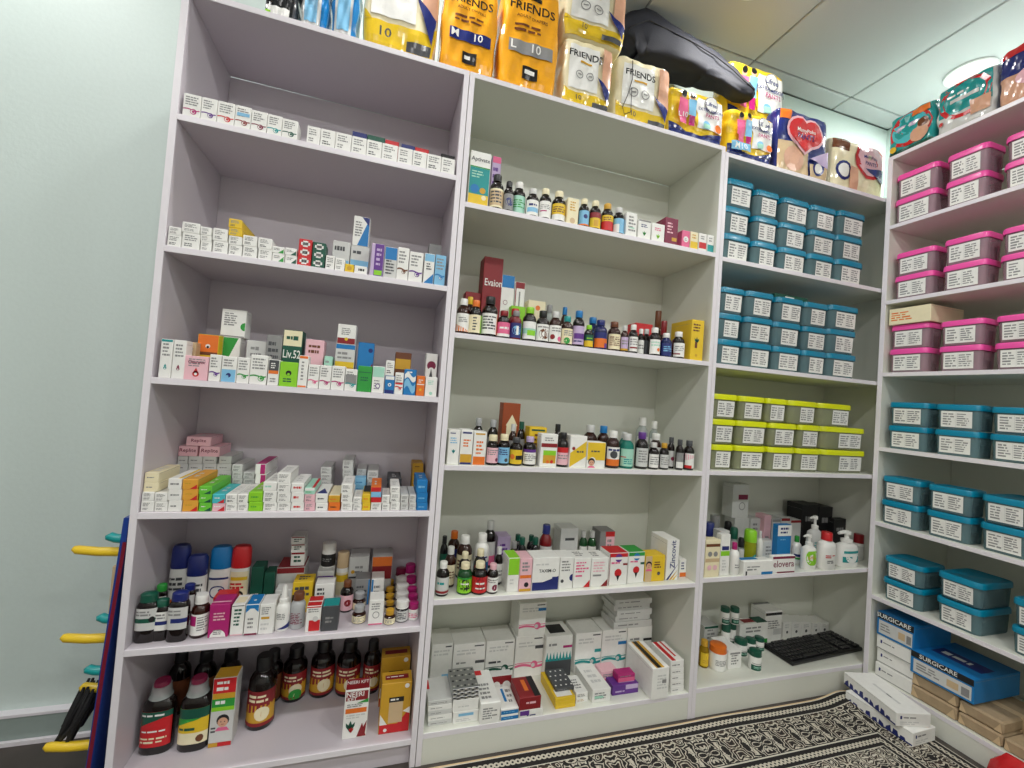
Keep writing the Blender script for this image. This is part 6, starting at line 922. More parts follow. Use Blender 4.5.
TUBS = [
(1.8575,.117,1.7091,.1443,.19,.1086,0,'tl',.12,.94,"blue-lidded clear tub, lowest of leftmost stack, corner unit's top shelf",'c1'),
(1.8545,.121,1.8177,.1443,.19,.1086,0,'tl',.22,.94,"blue-lidded clear tub, middle of leftmost stack, corner unit's top shelf",'c1'),
(1.8595,.118,1.9263,.1443,.19,.1086,0,'tl',.12,.94,"blue-lidded clear tub, topmost of leftmost stack, corner unit's top shelf",'c1'),
(1.9976,.117,1.7091,.1315,.19,.1034,0,'tl',.22,.94,"blue-lidded clear tub, lowest of second stack from left, corner unit's top shelf",'c1'),
(2.0006,.121,1.8126,.1315,.19,.1034,0,'tl',.12,.94,"blue-lidded clear tub, middle of second stack from left, corner unit's top shelf",'c1'),
(1.9956,.118,1.916,.1315,.19,.1034,0,'tl',.22,.94,"blue-lidded clear tub, topmost of second stack from left, corner unit's top shelf",'c1'),
(2.1457,.117,1.7091,.157,.19,.1029,0,'tl',.12,.94,"blue-lidded clear tub, lowest of third stack from left, corner unit's top shelf",'c1'),
(2.1427,.121,1.812,.157,.19,.1029,0,'tl',.22,.94,"blue-lidded clear tub, middle of third stack from left, corner unit's top shelf",'c1'),
(2.1477,.118,1.9149,.157,.19,.1029,0,'tl',.12,.94,"blue-lidded clear tub, topmost of third stack from left, corner unit's top shelf",'c1'),
(2.3012,.117,1.7091,.1571,.19,.103,0,'tl',.22,.94,"blue-lidded clear tub, lowest of fourth stack from left, corner unit's top shelf",'c1'),
(2.3042,.121,1.8122,.1571,.19,.103,0,'tl',.12,.94,"blue-lidded clear tub, middle of fourth stack from left, corner unit's top shelf",'c1'),
(2.2992,.118,1.9152,.1571,.19,.103,0,'tl',.22,.94,"blue-lidded clear tub, topmost of fourth stack from left, corner unit's top shelf",'c1'),
(2.4647,.117,1.7091,.1688,.19,.106,0,'tl',.12,.94,"blue-lidded clear tub, lowest of rightmost stack, corner unit's top shelf",'c1'),
(2.4617,.121,1.8152,.1688,.19,.106,0,'tl',.22,.94,"blue-lidded clear tub, middle of rightmost stack, corner unit's top shelf",'c1'),
(2.4667,.118,1.9212,.1688,.19,.106,0,'tl',.12,.94,"blue-lidded clear tub, topmost of rightmost stack, corner unit's top shelf",'c1'),
(1.8516,.117,1.3049,.1239,.19,.1013,0,'tl',.12,.94,"blue-lidded clear tub, lowest of leftmost stack, corner unit's second shelf",'c2'),
(1.8486,.121,1.4062,.1239,.19,.1013,0,'tl',.22,.94,"blue-lidded clear tub, middle of leftmost stack, corner unit's second shelf",'c2'),
(1.8536,.118,1.5074,.1239,.19,.1013,0,'tl',.12,.94,"blue-lidded clear tub, topmost of leftmost stack, corner unit's second shelf",'c2'),
(1.9919,.117,1.3049,.1503,.19,.1021,0,'tl',.22,.94,"blue-lidded clear tub, lowest of second stack from left, corner unit's second shelf",'c2'),
(1.9949,.121,1.407,.1503,.19,.1021,0,'tl',.12,.94,"blue-lidded clear tub, middle of second stack from left, corner unit's second shelf",'c2'),
(1.9899,.118,1.5091,.1503,.19,.1021,0,'tl',.22,.94,"blue-lidded clear tub, topmost of second stack from left, corner unit's second shelf",'c2'),
(2.1446,.117,1.3049,.1532,.19,.1012,0,'tl',.12,.94,"blue-lidded clear tub, lowest of third stack from left, corner unit's second shelf",'c2'),
(2.1416,.121,1.4061,.1532,.19,.1012,0,'tl',.22,.94,"blue-lidded clear tub, middle of third stack from left, corner unit's second shelf",'c2'),
(2.1466,.118,1.5073,.1532,.19,.1012,0,'tl',.12,.94,"blue-lidded clear tub, topmost of third stack from left, corner unit's second shelf",'c2'),
(2.2912,.117,1.3049,.139,.19,.101,0,'tl',.22,.94,"blue-lidded clear tub, lowest of fourth stack from left, corner unit's second shelf",'c2'),
(2.2942,.121,1.4059,.139,.19,.101,0,'tl',.12,.94,"blue-lidded clear tub, middle of fourth stack from left, corner unit's second shelf",'c2'),
(2.2892,.118,1.5069,.139,.19,.101,0,'tl',.22,.94,"blue-lidded clear tub, topmost of fourth stack from left, corner unit's second shelf",'c2'),
(2.4497,.117,1.3049,.1784,.19,.1039,0,'tl',.12,.94,"blue-lidded clear tub, lowest of rightmost stack, corner unit's second shelf",'c2'),
(2.4467,.121,1.4088,.1784,.19,.1039,0,'tl',.22,.94,"blue-lidded clear tub, middle of rightmost stack, corner unit's second shelf",'c2'),
(2.4517,.118,1.5126,.1784,.19,.1039,0,'tl',.12,.94,"blue-lidded clear tub, topmost of rightmost stack, corner unit's second shelf",'c2'),
(1.848,.117,.9025,.1053,.19,.0972,0,'lim2',.1,.95,"yellow-lidded clear tub, leftmost in lowest row, corner unit's third shelf",'c3'),
(1.986,.117,.9025,.1551,.19,.0972,0,'lim2',.1,.95,"yellow-lidded clear tub, second from left in lowest row, corner unit's third shelf",'c3'),
(2.143,.117,.9025,.1429,.19,.0972,0,'lim2',.1,.95,"yellow-lidded clear tub, third from left in lowest row, corner unit's third shelf",'c3'),
(2.287,.117,.9025,.1337,.19,.0972,0,'lim2',.1,.95,"yellow-lidded clear tub, fourth from left in lowest row, corner unit's third shelf",'c3'),
(2.491,.117,.9025,.2626,.19,.0972,0,'lim2',.35,.95,"yellow-lidded clear tub, rightmost in lowest row, corner unit's third shelf",'c3'),
(1.8461,.117,.9997,.1172,.19,.0972,0,'lim2',.1,.95,"yellow-lidded clear tub, leftmost in middle row, corner unit's third shelf",'c3'),
(1.9891,.117,.9997,.158,.19,.0972,0,'lim2',.1,.95,"yellow-lidded clear tub, second from left in middle row, corner unit's third shelf",'c3'),
(2.1467,.117,.9997,.146,.19,.0972,0,'lim2',.1,.95,"yellow-lidded clear tub, third from left in middle row, corner unit's third shelf",'c3'),
(2.2854,.117,.9997,.1202,.19,.0972,0,'lim2',.1,.95,"yellow-lidded clear tub, fourth from left in middle row, corner unit's third shelf",'c3'),
(2.4825,.117,.9997,.2624,.19,.0972,0,'lim2',.35,.95,"yellow-lidded clear tub, rightmost in middle row, corner unit's third shelf",'c3'),
(1.8477,.117,1.0968,.1222,.19,.0972,0,'lim2',.1,.95,"yellow-lidded clear tub, leftmost in topmost row, corner unit's third shelf",'c3'),
(1.9807,.117,1.0968,.1282,.19,.0972,0,'lim2',.1,.95,"yellow-lidded clear tub, second from left in topmost row, corner unit's third shelf",'c3'),
(2.1043,.117,1.0968,.108,.19,.0972,0,'lim2',.1,.95,"yellow-lidded clear tub, third from left in topmost row, corner unit's third shelf",'c3'),
(2.2463,.117,1.0968,.1594,.19,.0972,0,'lim2',.35,.95,"yellow-lidded clear tub, fourth from left in topmost row, corner unit's third shelf",'c3'),
(2.4295,.117,1.0968,.1953,.19,.0972,0,'lim2',.35,.95,"yellow-lidded clear tub, rightmost in topmost row, corner unit's third shelf",'c3'),
(2.6765,-.0988,1.978,.1486,.1,.11,-90,'pk',.06,.9,"pink-lidded clear tub, lower of leftmost stack, right unit's top shelf",'d1'),
(2.6805,-.0988,2.088,.1486,.1,.11,-90,'pk',.06,.9,"pink-lidded clear tub, upper of leftmost stack, right unit's top shelf",'d1'),
(2.6846,-.259,1.978,.1274,.1161,.1076,-90,'pk',.06,.9,"pink-lidded clear tub, lower of second stack from left, right unit's top shelf",'d1'),
(2.6886,-.259,2.0856,.1274,.1161,.1076,-90,'pk',.06,.9,"pink-lidded clear tub, upper of second stack from left, right unit's top shelf",'d1'),
(2.7265,-.4257,1.978,.1335,.2,.0997,-90,'pk',.06,.9,"pink-lidded clear tub, lower of third stack from left, right unit's top shelf",'d1'),
(2.7305,-.4257,2.0777,.1335,.2,.0997,-90,'pk',.06,.9,"pink-lidded clear tub, upper of third stack from left, right unit's top shelf",'d1'),
(2.6765,-.1056,1.6512,.1385,.1,.1008,-90,'pk',.06,.9,"pink-lidded clear tub, lower of leftmost stack, right unit's second shelf",'d2'),
(2.6805,-.1056,1.752,.1385,.1,.1008,-90,'pk',.06,.9,"pink-lidded clear tub, upper of leftmost stack, right unit's second shelf",'d2'),
(2.6765,-.2655,1.6512,.1322,.1,.1022,-90,'pk',.06,.9,"pink-lidded clear tub, lower of second stack from left, right unit's second shelf",'d2'),
(2.6805,-.2655,1.7534,.1322,.1,.1022,-90,'pk',.06,.9,"pink-lidded clear tub, upper of second stack from left, right unit's second shelf",'d2'),
(2.7265,-.4266,1.6512,.1352,.2,.0964,-90,'pk',.06,.9,"pink-lidded clear tub, lower of third stack from left, right unit's second shelf",'d2'),
(2.7305,-.4266,1.7476,.1352,.2,.0964,-90,'pk',.06,.9,"pink-lidded clear tub, upper of third stack from left, right unit's second shelf",'d2'),
(2.6765,-.0993,1.3417,.1387,.1,.1013,-90,'pk',.06,.9,"pink-lidded clear tub, lower of leftmost stack, right unit's third shelf",'d3'),
(2.6805,-.0993,1.443,.1387,.1,.1013,-90,'pk',.06,.9,"pink-lidded clear tub, upper of leftmost stack, right unit's third shelf",'d3'),
(2.6765,-.2638,1.3417,.1301,.1,.0978,-90,'pk',.06,.9,"pink-lidded clear tub, lower of second stack from left, right unit's third shelf",'d3'),
(2.6805,-.2638,1.4395,.1301,.1,.0978,-90,'pk',.06,.9,"pink-lidded clear tub, upper of second stack from left, right unit's third shelf",'d3'),
(2.7265,-.4166,1.3417,.1254,.2,.0963,-90,'pk',.06,.9,"pink-lidded clear tub, lower of third stack from left, right unit's third shelf",'d3'),
(2.7305,-.4166,1.4379,.1254,.2,.0963,-90,'pk',.06,.9,"pink-lidded clear tub, upper of third stack from left, right unit's third shelf",'d3'),
(2.6765,-.1078,1.0252,.1387,.1,.0977,-90,'tl',.06,.9,"blue-lidded clear tub, lower of leftmost stack, right unit's fourth shelf",'d4'),
(2.6805,-.1078,1.1229,.1387,.1,.0977,-90,'tl',.06,.9,"blue-lidded clear tub, upper of leftmost stack, right unit's fourth shelf",'d4'),
(2.6765,-.2641,1.0252,.1342,.1,.0966,-90,'tl',.06,.9,"blue-lidded clear tub, lower of second stack from left, right unit's fourth shelf",'d4'),
(2.6805,-.2641,1.1219,.1342,.1,.0966,-90,'tl',.06,.9,"blue-lidded clear tub, upper of second stack from left, right unit's fourth shelf",'d4'),
(2.7265,-.4171,1.0252,.1325,.2,.0946,-90,'tl',.06,.9,"blue-lidded clear tub, lower of third stack from left, right unit's fourth shelf",'d4'),
(2.7305,-.4171,1.1198,.1325,.2,.0946,-90,'tl',.06,.9,"blue-lidded clear tub, upper of third stack from left, right unit's fourth shelf",'d4'),
(2.6765,-.0947,.7126,.136,.1,.0982,-90,'tl',.06,.9,"blue-lidded clear tub, lower of leftmost stack, right unit's fifth shelf",'d5'),
(2.6805,-.0947,.8108,.136,.1,.0982,-90,'tl',.06,.9,"blue-lidded clear tub, upper of leftmost stack, right unit's fifth shelf",'d5'),
(2.6765,-.25,.7126,.1324,.1,.0975,-90,'tl',.06,.9,"blue-lidded clear tub, lower of second stack from left, right unit's fifth shelf",'d5'),
(2.6805,-.25,.8101,.1324,.1,.0975,-90,'tl',.06,.9,"blue-lidded clear tub, upper of second stack from left, right unit's fifth shelf",'d5'),
(2.7265,-.4025,.7126,.1329,.2,.0962,-90,'tl',.06,.9,"blue-lidded clear tub, lower of third stack from left, right unit's fifth shelf",'d5'),
(2.7305,-.4025,.8088,.1329,.2,.0962,-90,'tl',.06,.9,"blue-lidded clear tub, upper of third stack from left, right unit's fifth shelf",'d5'),
(2.7015,-.1145,.4066,.1401,.15,.0871,-90,'tl',.06,.9,"blue-lidded clear tub, lower of leftmost stack, right unit's sixth shelf",'d6'),
(2.7055,-.1145,.4937,.1401,.15,.0871,-90,'tl',.06,.9,"blue-lidded clear tub, upper of leftmost stack, right unit's sixth shelf",'d6'),
(2.7245,-.2889,.4066,.1304,.196,.0924,-90,'tl',.06,.9,"blue-lidded clear tub, lower of second stack from left, right unit's sixth shelf",'d6'),
(2.7285,-.2889,.499,.1304,.196,.0924,-90,'tl',.06,.9,"blue-lidded clear tub, upper of second stack from left, right unit's sixth shelf",'d6'),
(2.7265,-.4814,.4066,.1153,.2,.0895,-90,'tl',.06,.9,"blue-lidded clear tub, lower of third stack from left, right unit's sixth shelf",'d6'),
(2.7305,-.4814,.4961,.1153,.2,.0895,-90,'tl',.06,.9,"blue-lidded clear tub, upper of third stack from left, right unit's sixth shelf",'d6'),
]
BAGS = [
(.22,.09,2.1273,.0847,.12,.1932,0,'dgy','bg dgy;r .05 .1 .9 .9 blk;r .1 .0 .8 .2 wht;r 0 0 .2 .12 lim','diaper_pack','pack','black and white pack at the far left atop the lilac unit',1),
(.3077,.08,2.1273,.0693,.1,.2262,0,'sky','bg lgr;r .75 0 1 1 blu;r .1 .1 .6 .9 sky','wipes_pack','pack','silvery blue film pack, left of two, atop lilac unit',2),
(.388,.08,2.1273,.0722,.1,.2416,0,'sky','bg lgr;r .8 0 1 1 blu;r .0 0 .1 1 blu;r .2 .1 .7 .9 sky','wipes_pack','pack','silvery blue film pack, right of two, atop lilac unit',3),
(.5467,.095,2.1273,.2183,.13,.407,0,'cre','bg cre;r 0 0 1 .22 yel;tri 0 .22 .1 .22 0 .3 yel;tri 1 .22 .9 .22 1 .3 yel;r .08 .26 .7 .9 wht;T .42 .8 .08 blk FRIENDS;r .3 .64 .55 .67 gld;ring .3 .47 .08 gry;ring .52 .47 .08 gry;r .26 .46 .34 .48 gry;r .48 .46 .56 .48 gry;r .78 .35 1 .95 skin;tri .68 .5 .95 .12 .98 .35 nvy;r .6 .02 .95 .1 dgy;T .3 .08 .08 dgy 10','diaper_pack','pack','white-yellow diaper pack beside the orange packs, lilac unit top',4),
(.7581,.095,2.1273,.177,.13,.3206,0,'ora','bg ora;T .5 .74 .085 blk FRIENDS;r .35 .86 .65 .9 blk;T .5 .67 .03 brn ADULT_DIAPERS;t .2 .53 .8 .62 2 brn;r .12 .33 .9 .45 nvy;r .38 .1 .65 .22 blk;t .42 .13 .61 .2 1 wht;T .22 .355 .08 wht M;T .66 .355 .08 wht 10','diaper_pack','pack','orange diaper pack with navy M 10 band',5),
(.9614,.095,2.1273,.2038,.13,.3801,0,'ora','bg ora;T .5 .74 .085 blk FRIENDS;r .35 .86 .65 .9 blk;T .5 .67 .03 brn ADULT_DIAPERS;t .2 .53 .8 .62 2 brn;r .12 .33 .9 .45 gry;r .38 .1 .65 .22 blk;t .42 .13 .61 .2 1 wht;T .2 .355 .08 wht L;T .6 .355 .08 wht 10','diaper_pack','pack','orange diaper pack with grey L 10 band',6),
(1.1781,.095,2.1273,.1852,.13,.2529,0,'cre','bg cre;r 0 0 1 .22 yel;tri 0 .22 .1 .22 0 .3 yel;tri 1 .22 .9 .22 1 .3 yel;r .08 .26 .7 .9 wht;T .42 .72 .1 blk FRIENDS;r .3 .64 .55 .67 gld;ring .3 .47 .08 gry;ring .52 .47 .08 gry;r .26 .46 .34 .48 gry;r .48 .46 .56 .48 gry;r .78 .35 1 .95 skin;tri .68 .5 .95 .12 .98 .35 nvy;r .6 .02 .95 .1 dgy;T .3 .08 .08 dgy 10','diaper_pack','pack','white-yellow diaper pack, lower of the stacked pair',7),
(1.1928,.095,2.3812,.2365,.13,.2367,0,'cre','bg cre;r 0 0 1 .22 yel;tri 0 .22 .1 .22 0 .3 yel;tri 1 .22 .9 .22 1 .3 yel;r .08 .26 .7 .9 wht;T .42 .72 .1 blk FRIENDS;r .3 .64 .55 .67 gld;ring .3 .47 .08 gry;ring .52 .47 .08 gry;r .26 .46 .34 .48 gry;r .48 .46 .56 .48 gry;r .78 .35 1 .95 skin;tri .68 .5 .95 .12 .98 .35 nvy;r .6 .02 .95 .1 dgy;T .3 .08 .08 dgy 10','diaper_pack','pack','white-yellow diaper pack, upper of the stacked pair',8),
(1.399,.0725,2.1273,.2187,.085,.2493,0,'cre','bg cre;r 0 0 1 .22 yel;tri 0 .22 .1 .22 0 .3 yel;tri 1 .22 .9 .22 1 .3 yel;r .08 .26 .7 .9 wht;T .42 .72 .1 blk FRIENDS;r .3 .64 .55 .67 gld;ring .3 .47 .08 gry;ring .52 .47 .08 gry;r .26 .46 .34 .48 gry;r .48 .46 .56 .48 gry;r .78 .35 1 .95 skin;tri .68 .5 .95 .12 .98 .35 nvy;r .6 .02 .95 .1 dgy;T .3 .08 .08 dgy 10','diaper_pack','pack','white-yellow diaper pack with black string under the navy bag',9),
(1.6362,.0725,2.1273,.2504,.085,.198,0,'yel','bg yel;r 0 0 1 .16 nvy;tri 0 .16 .3 .16 0 .3 nvy;tri .6 .16 1 .16 1 .3 nvy;r .5 .3 .97 .92 wht;tri .5 .6 .5 .92 .42 .76 wht;tri .5 .3 .5 .6 .42 .45 yel;o .74 .83 .13 gry;o .74 .83 .115 wht;T .74 .79 .085 nvy Lifree;T .735 .66 .062 nvy EXTRA_ABSORB;T .76 .55 .075 mag PANTS;o .66 .38 .07 sky;r .6 .3 .72 .4 mint;o .88 .36 .07 org;o .2 .82 .05 skin;o .2 .86 .05 blk;o .36 .84 .05 skin;o .36 .88 .05 blk;r .12 .45 .28 .76 pnk;r .29 .45 .43 .78 sky;r .14 .25 .26 .45 pnk;r .31 .25 .41 .45 mag;T .2 .38 .1 wht L10','diaper_pack','pack','yellow-navy pants pack marked L10 under the navy bag',10),
(1.898,.095,2.1089,.2287,.13,.2095,0,'yel','bg yel;r 0 0 1 .16 nvy;tri 0 .16 .3 .16 0 .3 nvy;tri .6 .16 1 .16 1 .3 nvy;r .5 .3 .97 .92 wht;tri .5 .6 .5 .92 .42 .76 wht;tri .5 .3 .5 .6 .42 .45 yel;o .74 .83 .13 gry;o .74 .83 .115 wht;T .74 .79 .085 nvy Lifree;T .735 .66 .062 nvy EXTRA_ABSORB;T .76 .55 .075 mag PANTS;o .66 .38 .07 sky;r .6 .3 .72 .4 mint;o .88 .36 .07 org;o .2 .82 .05 skin;o .2 .86 .05 blk;o .36 .84 .05 skin;o .36 .88 .05 blk;r .12 .45 .28 .76 pnk;r .29 .45 .43 .78 sky;r .14 .25 .26 .45 pnk;r .31 .25 .41 .45 mag;r .02 .14 .42 .3 sky;T .2 .16 .12 wht M10','diaper_pack','pack','yellow-navy pants pack marked M10, lower of pair',11),
(2.0064,.177,2.3224,.3002,.11,.2838,0,'yel','bg yel;r 0 0 1 .16 nvy;tri 0 .16 .3 .16 0 .3 nvy;tri .6 .16 1 .16 1 .3 nvy;r .5 .3 .97 .92 wht;tri .5 .6 .5 .92 .42 .76 wht;tri .5 .3 .5 .6 .42 .45 yel;o .74 .83 .13 gry;o .74 .83 .115 wht;T .74 .79 .085 nvy Lifree;T .735 .66 .062 nvy EXTRA_ABSORB;T .76 .55 .075 mag PANTS;o .66 .38 .07 sky;r .6 .3 .72 .4 mint;o .88 .36 .07 org;o .2 .82 .05 skin;o .2 .86 .05 blk;o .36 .84 .05 skin;o .36 .88 .05 blk;r .12 .45 .28 .76 pnk;r .29 .45 .43 .78 sky;r .14 .25 .26 .45 pnk;r .31 .25 .41 .45 mag;','diaper_pack','pack','yellow-navy pants pack stacked on the M10 pack',12),
(2.168,.0725,2.1089,.2728,.085,.2814,0,'nvy','bg nvy;r 0 0 .6 .5 bei;r 0 .85 .2 1 org;o .3 .25 .2 skin;o .5 .47 .1 skin;o .47 .52 .08 brn;o .36 .7 .24 lpk;o .64 .7 .24 lpk;tri .16 .6 .84 .6 .5 .34 lpk;o .36 .7 .2 red;o .64 .7 .2 red;tri .2 .62 .8 .62 .5 .38 red;T .5 .67 .075 wht MamyPoko;T .5 .58 .08 nvy PANTS;r .6 0 1 .22 bei;o .78 .18 .12 nvy;o .78 .18 .08 wht;tri .6 .3 1 .5 1 .2 lil','diaper_pack','pack','navy pants pack with red round emblem',13),
(2.5036,.1,2.1089,.3235,.12,.2437,0,'cre','bg cre;r 0 .8 .3 1 brn;o .2 .4 .14 nvy;o .2 .4 .1 wht;o .7 .75 .3 red;o .7 .75 .25 lpk;T .7 .73 .075 nvy MamyPoko;T .7 .62 .07 nvy PANTS;tri .6 .55 1 .3 1 .6 nvy;r .3 .0 .45 .5 skin','diaper_pack','pack','cream pants pack next to the right unit post',14),
(2.6925,-.0695,2.2857,.1666,.12,.1826,-90,'teal','bg teal;r 0 0 1 .1 dgn;o .5 .55 .47 red;o .48 .58 .4 aqu;o .44 .6 .3 teal;r .2 .58 .75 .68 lil;t .25 .6 .7 .66 1 wht;r .55 .8 .95 .95 org;o .72 .3 .2 skin;o .8 .48 .13 skin;o .8 .55 .12 brn;o .15 .15 .08 yel','diaper_pack','pack','teal diaper pack with baby print, at the post end',15),
(2.6925,-.2455,2.2857,.1785,.12,.1947,-90,'lgr','bg lgr;r .04 .35 .96 .97 teal;ring .5 .62 .46 red;r .2 .5 .7 .75 teal;r .25 .58 .75 .66 lgr;t .2 .7 .7 .78 1 wht;r .62 .15 .95 .45 skin;o .1 .22 .05 red','diaper_pack','pack','larger teal and white diaper pack, middle of three',16),
(2.6925,-.4125,2.2857,.145,.12,.2147,-90,'nvy','bg nvy;r 0 0 1 .5 skin;r 0 .85 .5 1 red;o .5 .4 .2 lpk;r .6 .5 1 1 nvy','diaper_pack','pack','navy and pink diaper pack at the frame edge',17),
]
U4BOXES = [
(2.6285,-.1028,.0847,.1267,.2,.054,-90,'wht','','r .1 .45 .15 .7 nvy;t .18 .5 .5 .65 1 gry;r 0 0 1 .05 gry','glove_box','box','white glove box, lowest of three under the left blue box','d7'),  # grey foot strip on these white boxes is painted shade at the stacking gap
(2.6355,-.1028,.1408,.1267,.2,.054,-90,'wht','','r .1 .45 .15 .7 nvy;t .18 .5 .5 .65 1 gry;r 0 0 1 .05 gry','glove_box','box','white glove box, middle of three under the left blue box','d7'),
(2.6305,-.1028,.197,.1267,.2,.054,-90,'wht','','r .1 .45 .15 .7 nvy;t .18 .5 .5 .65 1 gry;r 0 0 1 .05 gry','glove_box','box','white glove box, topmost of three under the left blue box','d7'),
(2.6285,-.1028,.2532,.1287,.22,.0927,-90,'blu','bg blu;r .0 .7 1 1 nvy','bg blu;r 0 .72 1 1 blk;T .45 .78 .19 wht SURGICARE;r .05 .08 .97 .66 lgr;t .1 .2 .55 .55 3 gry;r .82 .15 .94 .5 gry;r .6 .2 .78 .5 bei','glove_box','box','blue lettered box topping the white glove boxes','d7'),
(2.6285,-.2318,.0847,.1384,.24,.0445,-90,'kraft','','paper','paper_bundle','bundle','brown paper wrapped bundle, lower one, under the right blue box','d7'),
(2.6325,-.2318,.1301,.1384,.24,.0445,-90,'kraft','','paper','paper_bundle','bundle','brown paper wrapped bundle, upper one, under the right blue box','d7'),
(2.6285,-.3611,.0847,.1142,.24,.0399,-90,'kraft','','paper','paper_bundle','bundle','brown paper wrapped bundle, lower one, right of the blue box','d7'),
(2.6325,-.3611,.1256,.1142,.24,.0399,-90,'kraft','','paper','paper_bundle','bundle','brown paper wrapped bundle, upper one, right of the blue box','d7'),
(2.6285,-.4647,.0847,.087,.24,.0399,-90,'kraft','','paper','paper_bundle','bundle','brown paper wrapped bundle, single one, next to the red pouch','d7'),
(2.6245,-.2543,.176,.1863,.26,.0836,-90,'blu','bg blu;r .1 .3 .9 .6 nvy;t .2 .35 .8 .55 1 wht','bg blu;r 0 .72 1 1 blk;T .45 .78 .19 wht SURGICARE;r .05 .08 .97 .66 lgr;t .1 .2 .55 .55 3 gry;r .82 .15 .94 .5 gry;r .6 .2 .78 .5 bei','glove_box','box','blue lettered box lying on paper bundles','d7'),
(2.6225,-.1036,1.5447,.1441,.2,.0674,-90,'cre','','t .05 .2 .6 .8 4 org','medicine_box','box','cream printed carton lying on pink tubs','d3'),
(2.1848,.06,1.609,.1786,.1,.022,0,'dgn','','t .3 .2 .7 .8 1 wht','medicine_box','box','flat dark green carton lying on a blue-lidded tub','c2'),
]
SHELFGRP = {'a': 'the lilac unit', 'b': 'the middle unit', 'c': 'the corner unit', 'd': 'the right unit'}
NTH = dict(a=['', 'top', 'second', 'third', 'fourth', 'fifth', 'bottom'], b=['', 'top', 'second', 'third', 'fourth', 'bottom'], c=['', 'top', 'second', 'third', 'fourth', 'bottom'], d=['', 'top', 'second', 'third', 'fourth', 'fifth', 'sixth', 'bottom'])
def grp(kind, sh): return f"{kind} on {NTH[sh[0]][int(sh[1])]} shelf of {SHELFGRP[sh[0]]}"
PLUR = dict(carton='cartons', bottle='bottles', box='boxes', jar='jars', pack='packs', envelope='envelopes', bundle='bundles'); PLUR['blister pack'] = 'blister packs'
def carton(name, x, yf, z, w, d, h, base, top, ops, seed, rot=0, front='-y'):
    rnd = random.Random(seed); m = MB(); shade = lambda c: c
    if ops == 'paper':
        m.box(-w / 2, w / 2, -d / 2, d / 2, 0, h, base, .006); m.box(-w * .5 - .0006, w * .5 + .0006, -d * .06, d * .06, h * .02, h + .0008, 'bei', .0005)
        for s in (-1, 1): m.poly([(s * w * .3, -d / 2 - .0006, .004), (s * w * .48, -d / 2 - .0006, .004), (s * w * .44, -d / 2 - .0006, h - .006)], 'bei')
        return m.build(name, 'paper', None, (x, yf, z), rot)
    e = min(.0012, h * .06, w * .06)
    m.box(-w / 2, w / 2, -d / 2, d / 2, 0, h, base, e)
    eps = .00015; ops, _, sd = ops.partition('|')
    if sd: art(m, sd, lambda u, v, q: (-w / 2 - eps - q, d / 2 - e - u * (d - 2 * e), e + v * (h - 2 * e)), d / h, rnd)
    art(m, ops, lambda u, v, q: (-w / 2 + e + u * (w - 2 * e), -d / 2 - eps - q, e + v * (h - 2 * e)), w / h, rnd)
    if top: art(m, top, lambda u, v, q: (-w / 2 + e + u * (w - 2 * e), -d / 2 + e + v * (d - 2 * e), h + eps + q), w / d, rnd)
    elif d > .08 and h < .04: art(m, 't .2 .15 .8 .75 3 lgr' if base in ('wht', 'cre') else 't .3 .2 .7 .7 2 lgr', lambda u, v, q: (-w / 2 + e + u * (w - 2 * e), -d / 2 + e + v * (d - 2 * e), h + eps + q), w / d, rnd)
    # tuck flap creases on both side walls
    for s in (-1, 1): m.poly([(s * (w / 2 + eps), -d / 2 + .004, h * .9), (s * (w / 2 + eps), d / 2 - .004, h * .9), (s * (w / 2 + eps), d / 2 - .004, h * .9 - .0006), (s * (w / 2 + eps), -d / 2 + .004, h * .9 - .0006)], 'gry')
    return m.build(name, 'foil' if base == 'sil' else 'card', None, (x, yf, z), rot)
STY = {  # body profile, (cap r, cap z0), label z range, lid knurl, neck
 'syrup': ([(.92, 0), (1, .025), (1, .6), (.97, .67), (.8, .74), (.54, .79), (.5, .8), (.5, .85)], (.6, .815, 1.0), (.07, .57)),
 'jarb': ([(.9, 0), (1, .025), (1, .62), (.95, .69), (.75, .75), (.62, .77), (.62, .82)], (.72, .8, 1.0), (.08, .58)),
 'oval': ([(.9, 0), (1, .03), (1, .66), (.96, .74), (.8, .8), (.66, .815)], (.76, .81, 1.0), (.26, .7)),
 'vial': ([(.9, 0), (1, .03), (1, .5), (.8, .6), (.55, .64), (.55, .68)], (.74, .66, 1.0), (.06, .46)),
 'pill': ([(.92, 0), (1, .03), (1, .6), (.86, .65), (.8, .68)], (.96, .66, 1.0), (.06, .56)),
 'talc': ([(.9, 0), (1, .03), (1, .6), (.97, .655), (.9, .66)], (.97, .655, 1.0), (.06, .6)),
 'tonic': ([(.9, 0), (1, .03), (1, .62), (.94, .7), (.66, .76), (.46, .78), (.42, .84)], (.5, .82, 1.0), (.12, .62)),
 'jar': ([(.93, 0), (1, .03), (1, .7), (.92, .74)], (.98, .73, 1.0), (.06, .66)),
 'spray': ([(.9, 0), (1, .03), (1, .5), (.8, .58), (.5, .62)], (.5, .61, 1.0), (.06, .48)),
 'lotion': ([(.9, 0), (1, .03), (1, .58), (.92, .7), (.56, .77), (.46, .79)], (.5, .785, 1.0), (.08, .56)),
 'pump': ([(.92, 0), (1, .03), (1, .5), (.9, .6), (.5, .66), (.36, .68)], (.36, .675, 1.0), (.08, .54)),
}
CLEAR = {'clr', 'sea', 'ylg', 'oil'}
